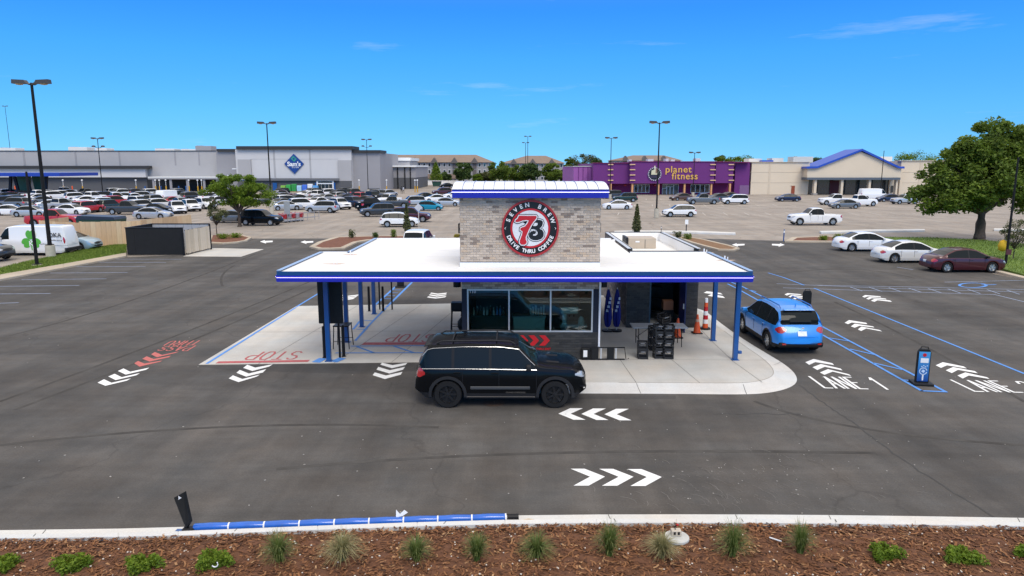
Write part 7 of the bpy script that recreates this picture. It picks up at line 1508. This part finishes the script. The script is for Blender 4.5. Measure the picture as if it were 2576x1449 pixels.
bgt = [(1166, 250, 8.6, 2.9, 'dark', 'rounded dark tree before the middle of the long flats'), (1120, 270, 4.5, 2.2, 'dark', 'low dark bush between the conifer and the rounded tree'), (1201, 252, 3.8, 1.6, 'lime', 'small yellow-green bush before the flats'), (1222, 256, 4.6, 2.8, 'olive', 'low olive shrub mass between the flats'), (1256, 248, 9.0, 3.4, 'oak', 'broad green tree at the gap between the two flats'), (1302, 252, 7.2, 3.2, 'oak', 'broad tree before the shorter flats, left one'), (1335, 250, 8.4, 3.2, 'dark', 'broad tree before the shorter flats, middle one'), (1392, 248, 7.9, 3.2, 'oak', 'broad tree before the shorter flats, right one'), (1427, 250, 6.2, 2.4, 'lime', 'light green tree left of the lilac gym wing'), (1430, 330, 12.2, 2.2, 'oak', 'slender tall tree peeking over left of the gym'), (1468, 330, 12.4, 6.5, 'olive', 'broad sunlit tree crown behind the lilac gym wing'), (1502, 320, 10.2, 3, 'dark', 'dark tree crown behind the left end of the purple gym'), (1815, 320, 11.4, 5, 'oak', 'tree crown showing over the right half of the purple gym'), (1862, 330, 12.2, 6, 'lime', 'rounder bright tree crown over the right end of the gym'), (2005, 330, 11.6, 3.5, 'oak', 'small tree crown over the cream wall left of the gable'), (2300, 320, 13.2, 8.5, 'lime', 'broad light green crown over the cream store right of the gable'), (2400, 330, 12.4, 7, 'oak', 'green crown over the cream store behind the big oak'), (2050, 340, 11.3, 5, 'dark', 'dark treetop just left of the blue gable')]
for i, (px, Y, h_, w_, k, lab) in enumerate(bgt):
    x = P(px, 440, Y).x; tree(lab, (x, Y, 0), h_, [(0, 0, h_ * .62, w_, w_, h_ * .36), (w_ * .35, 0, h_ * .45, w_ * .7, w_ * .7, h_ * .25), (-w_ * .4, 0, h_ * .48, w_ * .65, w_ * .65, h_ * .25)], 60, 130, .36, k, 60 + i * 3, .22, h_ * .35, False, crad=w_ * .30, group='trees before and beyond the stores')
def shrub(label, p, w_, h_, kind, seed, n=700, leaf=.05, group='low shrubs', z=.1):
    p = Vector(p); p.z = z; r = np.random.RandomState(seed); t = thing('shrub', label, 'shrub', p, group=group); a = r.uniform(0, 6.283, n); u = r.uniform(0, 1, n) ** .5; el = r.uniform(.05, 1.45, n)
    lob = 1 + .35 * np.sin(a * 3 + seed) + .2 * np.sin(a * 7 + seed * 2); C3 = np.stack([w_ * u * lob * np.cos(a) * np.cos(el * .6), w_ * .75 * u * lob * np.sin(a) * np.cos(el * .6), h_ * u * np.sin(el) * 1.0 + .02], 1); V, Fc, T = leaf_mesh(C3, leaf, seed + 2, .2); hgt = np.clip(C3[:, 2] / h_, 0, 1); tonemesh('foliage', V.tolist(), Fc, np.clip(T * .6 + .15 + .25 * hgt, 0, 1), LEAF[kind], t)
    g = MB()
    for k in range(5): q = r.uniform(-.6, .6, 2); g.tube([(0, 0, -.02), (q[0] * w_ * .5, q[1] * w_ * .5, h_ * .4)], [.012, .006], 5)
    g.build('stems', BARK, t)
for i, (px, py, w_, h_, lab) in enumerate(((10, 1428, .22, .17, 'low green shrub at the left edge of the mulch bed'), (180, 1432, .27, .20, 'second low green shrub from the left in the mulch bed'), (358, 1430, .27, .18, 'third low green shrub from the left in the mulch bed'), (536, 1424, .27, .22, 'fourth low green shrub from the left, below the black sign panel'), (2226, 1402, .24, .19, 'low green shrub in the mulch bed left of the rightmost two'), (2420, 1410, .28, .17, 'low green shrub second from the right edge of the mulch bed'), (2580, 1398, .16, .15, 'low green shrub cut by the right edge of the picture'))):
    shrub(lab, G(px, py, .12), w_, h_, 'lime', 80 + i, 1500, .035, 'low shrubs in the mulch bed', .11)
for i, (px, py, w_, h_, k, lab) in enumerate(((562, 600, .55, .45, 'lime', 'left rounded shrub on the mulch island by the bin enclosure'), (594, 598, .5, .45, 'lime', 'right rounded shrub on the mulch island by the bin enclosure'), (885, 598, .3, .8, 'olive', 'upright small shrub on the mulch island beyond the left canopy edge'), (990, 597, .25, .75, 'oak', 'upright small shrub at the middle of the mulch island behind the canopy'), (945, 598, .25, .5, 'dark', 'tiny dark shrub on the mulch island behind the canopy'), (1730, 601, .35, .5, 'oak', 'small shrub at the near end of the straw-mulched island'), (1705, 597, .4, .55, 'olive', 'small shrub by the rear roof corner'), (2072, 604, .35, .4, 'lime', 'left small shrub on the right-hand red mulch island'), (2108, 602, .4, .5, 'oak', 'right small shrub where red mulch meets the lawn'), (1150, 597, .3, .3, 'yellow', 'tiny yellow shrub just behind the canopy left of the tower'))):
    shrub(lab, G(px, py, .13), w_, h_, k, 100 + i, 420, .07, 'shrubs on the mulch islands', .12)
p = G(2531, 655); t = thing('yellow_bag', 'bright yellow bag hung on the right black post', 'bag', (p.x - .35, p.y, 0)); g = MB(); g.lathe([(.05, .62), (.26, .75), (.30, 1.05), (.22, 1.35), (.06, 1.45)], (0, 0, 0), 12); g.build('bag', mat('yellow_cloth', (.60, .36, .01), .7, var=.2), t, smooth=60); g = MB(); g.tube([(0, 0, 1.44), (.12, 0, 1.6), (.3, 0, 1.65)], .012, 5); g.build('cord', BLK, t)
def tuft(label, p, h_, spread, n, kind, seed):
    p = Vector(p); p.z = .10; r = np.random.RandomState(seed); t = thing('ornamental_grass', label, 'grass clump', p, group='grass clumps in the mulch bed'); V = []; Fc = []; T = []
    for i in range(n):
        a = r.uniform(0, 6.283); L_ = h_ * r.uniform(.55, 1.35); o_ = r.uniform(.2, 1.0) * spread; b0 = r.uniform(0, .05); w_ = r.uniform(.0035, .008); tone = r.uniform(0, 1); side = np.array([-math.sin(a), math.cos(a), 0]); k0 = len(V)
        for j in range(6):
            u = j / 5; rad = b0 + o_ * u ** 2.0; z = L_ * (u - .38 * u ** 3 * min(1.6, o_ / .22)); c = np.array([rad * math.cos(a), rad * math.sin(a), max(z, .02)]); ww = w_ * (1 - u * .85); V += [tuple(c - side * ww), tuple(c + side * ww)]
        for j in range(5): Fc.append((k0 + 2 * j, k0 + 2 * j + 1, k0 + 2 * j + 3, k0 + 2 * j + 2)); T.append(min(1, max(0, tone * .7 + j * .08)))
    tonemesh('blades', V, Fc, T, LEAF[kind], t); g = MB(); g.lathe([(.05, -.02), (.035, .05), (0, .06)], (0, 0, 0), 8); g.build('crown_base', LEAF['straw'], t)
tf = [(702, 1415, .40, .20, 'blade', 'leftmost green grass clump in the mulch bed'), (862, 1412, .40, .26, 'straw', 'straw-coloured grass clump second from the left'), (1048, 1412, .32, .18, 'blade', 'green grass clump in the bed below the middle of the blue bar'), (1200, 1412, .36, .15, 'blade', 'thin grass clump in the bed below the right end of the blue bar'), (1350, 1404, .34, .22, 'blade', 'wide green grass clump right of the blue bar end'), (1532, 1398, .42, .18, 'blade', 'tall grass clump left of the meter vault'), (1664, 1402, .34, .22, 'straw', 'pale grass clump touching the meter vault'), (1842, 1400, .46, .22, 'blade', 'tall grass clump right of the meter vault'), (2012, 1394, .40, .17, 'blade', 'rightmost grass clump in the mulch bed')]
for i, (px, py, h_, sp, k, lab) in enumerate(tf): tuft(lab, G(px, py, .11), h_ * 1.42, sp * 1.8, 520, k, 200 + i)
p = G(540, 1419, .3); t = thing('white_hook', 'white curved plastic scrap on the fourth low shrub', 'litter', p, world=True); g = MB(); g.tube([p + Vector((.05 * math.cos(a), 0, .05 * math.sin(a))) for a in np.linspace(-2.6, .7, 9)], .009, 6); g.build('scrap', WHT, t)

# ================================================================ cars in the lots
lotc = [  # kind, paint, px, py, heading
 ('suv', 'grey', 24, 524, 178), ('sedan', 'white', 8, 543, 20), ('sedan', 'silver', 64, 546, 8), ('pickup', 'white', 70, 503, 60), ('suv', 'white', 118, 503, 60), ('suv', 'white', 138, 501, 65), ('sedan', 'grey', 92, 515, 40), ('sedan', 'silver', 150, 524, 30),
 ('sedan', 'white', 168, 541, -10), ('suv', 'red', 193, 538, 82), ('minivan', 'white', 224, 534, 85), ('suv', 'white', 176, 508, 50), ('pickup', 'white', 206, 509, 70), ('sedan', 'white', 196, 515, 55), ('suv', 'green', 251, 533, 80), ('pickup', 'white', 270, 511, 45), ('suv', 'silver', 296, 509, 60), ('pickup', 'white', 318, 514, 40), ('suv', 'white', 335, 521, -30),
 ('pickup', 'dark grey', 312, 540, 3), ('sedan', 'silver', 377, 551, 0), ('sedan', 'black', 388, 539, -4), ('suv', 'silver', 358, 504, 20), ('suv', 'grey', 373, 516, 75), ('van', 'white', 405, 509, 80), ('suv', 'white', 425, 539, -55), ('suv', 'white', 462, 533, -50), ('suv', 'white', 500, 527, -40), ('suv', 'dark grey', 468, 506, 60), ('suv', 'grey', 438, 494, 70), ('sedan', 'grey', 392, 499, 65), ('sedan', 'red', 417, 517, 60),
 ('sedan', 'navy', 40, 503, 55), ('suv', 'black', 8, 507, 60), ('sedan', 'white', 232, 500, 60), ('suv', 'black', 250, 505, 60), ('sedan', 'white', 110, 527, 35), ('sedan', 'silver', 440, 520, -45), ('suv', 'white', 515, 508, 60),
 ('sedan', 'grey', 574, 561, 176), ('suv', 'black', 648, 568, -6), ('sedan', 'dark grey', 663, 514, 20), ('pickup', 'maroon', 706, 502, 10), ('sedan', 'silver', 712, 530, 25), ('suv', 'white', 752, 528, 35), ('suv', 'silver', 806, 536, 176), ('sedan', 'silver', 784, 512, 60), ('sedan', 'silver', 814, 508, 60), ('suv', 'white', 846, 528, -50), ('suv', 'white', 826, 495, 40), ('suv', 'navy', 884, 522, -40), ('pickup', 'red', 896, 511, 60), ('sedan', 'brown', 920, 514, -30), ('suv', 'black', 934, 504, -50), ('suv', 'grey', 952, 499, -40), ('sedan', 'white', 770, 500, 60), ('sedan', 'black', 742, 510, 60), ('sedan', 'navy', 862, 508, 55),
 ('suv', 'dark grey', 944, 546, 200), ('pickup', 'dark grey', 984, 524, 190), ('suv', 'silver', 1032, 520, 200), ('sedan', 'black', 1064, 504, 200), ('suv', 'maroon', 1110, 491, 200), ('sedan', 'black', 1122, 472, 200), ('hatchback', 'teal', 1081, 530, -2), ('sedan', 'silver', 1124, 519, 0), ('sedan', 'white', 1092, 509, 200), ('suv', 'maroon', 1032, 559, 0), ('crossover', 'white', 1001, 572, 8), ('suv', 'white', 1044, 642, 86), ('sedan', 'white', 1140, 500, 200),
 ('pickup', 'red', 120, 571, 6)]
gymc = [('sedan', 'white', 1554, 527, 180), ('suv', 'green', 1574, 508, 180), ('crossover', 'white', 1712, 546, 180), ('pickup', 'grey', 1772, 514, 180), ('sedan', 'brown', 1718, 505, 200), ('sedan', 'dark grey', 1812, 506, 200), ('sedan', 'brown', 1838, 502, 200), ('suv', 'white', 1853, 514, 178), ('sedan', 'navy', 1986, 507, 180), ('pickup', 'white', 2108, 516, 180), ('pickup', 'white', 2168, 519, 2), ('sedan', 'grey', 2130, 525, 180), ('van', 'white', 2200, 502, 0), ('sedan', 'navy', 2242, 508, 180), ('suv', 'silver', 2284, 514, 185), ('suv', 'dark grey', 1540, 500, 200)]
rx_ = random.Random(5); cols_ = ['white', 'white', 'white', 'silver', 'silver', 'grey', 'dark grey', 'black', 'black', 'red', 'navy', 'pearl']
have = [(G(q[2], q[3]).x, G(q[2], q[3]).y) for q in lotc]; tries = 0; extra = 0
while extra < 44 and tries < 6000:
    tries += 1; px = rx_.choice([rx_.uniform(-10, 545), rx_.uniform(-10, 545), rx_.uniform(690, 975)]); py = rx_.uniform(492, 533); p = G(px, py)
    if any(abs(p.x - a_) < 4.2 and abs(p.y - b_) < 6.0 for a_, b_ in have): continue
    have.append((p.x, p.y)); extra += 1; lotc.append((rx_.choice(['sedan', 'suv', 'suv', 'crossover', 'sedan', 'pickup', 'minivan']), rx_.choice(cols_), round(px, 1), round(py, 1), rx_.choice([62, 66, 58, 240, 245])))
WORD = dict(sedan='sedan', suv='SUV', crossover='crossover', hatchback='hatchback', pickup='pickup truck', van='van', minivan='minivan', jeep='SUV')
ON = ['first', 'second', 'third', 'fourth', 'fifth', 'sixth', 'seventh', 'eighth', 'ninth', 'tenth', 'eleventh', 'twelfth', 'thirteenth', 'fourteenth', 'fifteenth', 'sixteenth', 'seventeenth', 'eighteenth', 'nineteenth', 'twentieth'] + ['%d%s' % (k, 'st' if k % 10 == 1 else 'nd' if k % 10 == 2 else 'rd' if k % 10 == 3 else 'th') for k in range(21, 50)]
def place(lst, phrase, group):
    for kind, paint, px, py, hd in lst:
        same = sorted((q for q in lst if q[0] == kind and q[1] == paint), key=lambda q: (q[2], q[3])); i = [id(q) for q in same].index(id(next(q for q in same if q[2] == px and q[3] == py)))
        lab = '%s %s' % (paint, WORD[kind])
        lab += (', the only such one ' if len(same) == 1 else ', %s such from the left, ' % ON[i]) + phrase
        p = G(px, py); W = SPEC[kind]['W']; Lc = SPEC[kind]['L']; a = abs(math.sin(R(hd))); off = W / 2 * abs(math.cos(R(hd))) + Lc / 2 * a
        make_car(kind, paint, lab, (p.x, p.y + off, -.018), hd, near=py > 550, group=group)
place(lotc, 'in the crowded grey store lot', 'cars in the lot before the grey store'); place(gymc, 'in the lot before gym and cream store', 'cars in the lot before the gym')

# ================================================================ people near the grey store's far corner
def person(px, py, label, cloth, legs, seed, bag=False):
    p = G(px, py); t = thing('person', label, 'person', p); r = random.Random(seed)
    me = bpy.data.meshes.new('body'); vs = [(0, 0, .95), (0, 0, 1.2), (0, .02, 1.42), (0, .02, 1.55), (0, 0, 1.70), (-.19, 0, 1.42), (-.25, .03, 1.15), (-.24, -.06, .90), (.19, 0, 1.42), (.25, .02, 1.15), (.23, -.08, .92), (-.10, 0, .90), (-.12, -.06, .48), (-.12, .02, .06), (-.12, -.12, .03), (.10, 0, .90), (.13, .08, .48), (.14, .16, .07), (.14, .04, .03)]
    es = [(0, 1), (1, 2), (2, 3), (3, 4), (2, 5), (5, 6), (6, 7), (2, 8), (8, 9), (9, 10), (0, 11), (11, 12), (12, 13), (13, 14), (0, 15), (15, 16), (16, 17), (17, 18)]
    rad = [.15, .145, .13, .055, .105, .065, .05, .035, .065, .05, .035, .10, .065, .045, .035, .10, .065, .045, .035]
    me.from_pydata(vs, es, []); o = link('body', me, t); md = o.modifiers.new('skin', 'SKIN'); sd_ = me.skin_vertices[0].data
    for i, q in enumerate(rad): sd_[i].radius = (q, q * .8)
    sd_[0].use_root = True; o.modifiers.new('sub', 'SUBSURF').levels = 1; me.materials.append(legs)
    g = MB(); g.lathe([(.17, .92), (.20, 1.2), (.215, 1.40), (.10, 1.50), (.06, 1.52)], (0, .0, 0), 12); g.build('jacket', cloth, t, smooth=60); g = MB(); g.lathe([(.10, 1.66), (.115, 1.74), (.09, 1.82), (0, 1.84)], (0, .02, 0), 10); g.build('hair', mat('dark_hair', (.02, .015, .012), .8), t, smooth=60)
CL1 = mat('dark_jacket', (.02, .022, .03), .8, var=.2); CL2 = mat('pale_shirt', (.45, .45, .48), .8, var=.1); LG = mat('dark_trousers', (.02, .022, .03), .8, var=.2)
person(1010, 487, 'person in dark clothes walking past the far corner of the grey store', CL1, LG, 1); person(1015, 487, 'person in pale top and dark trousers beside the one in dark clothes', CL2, LG, 2)
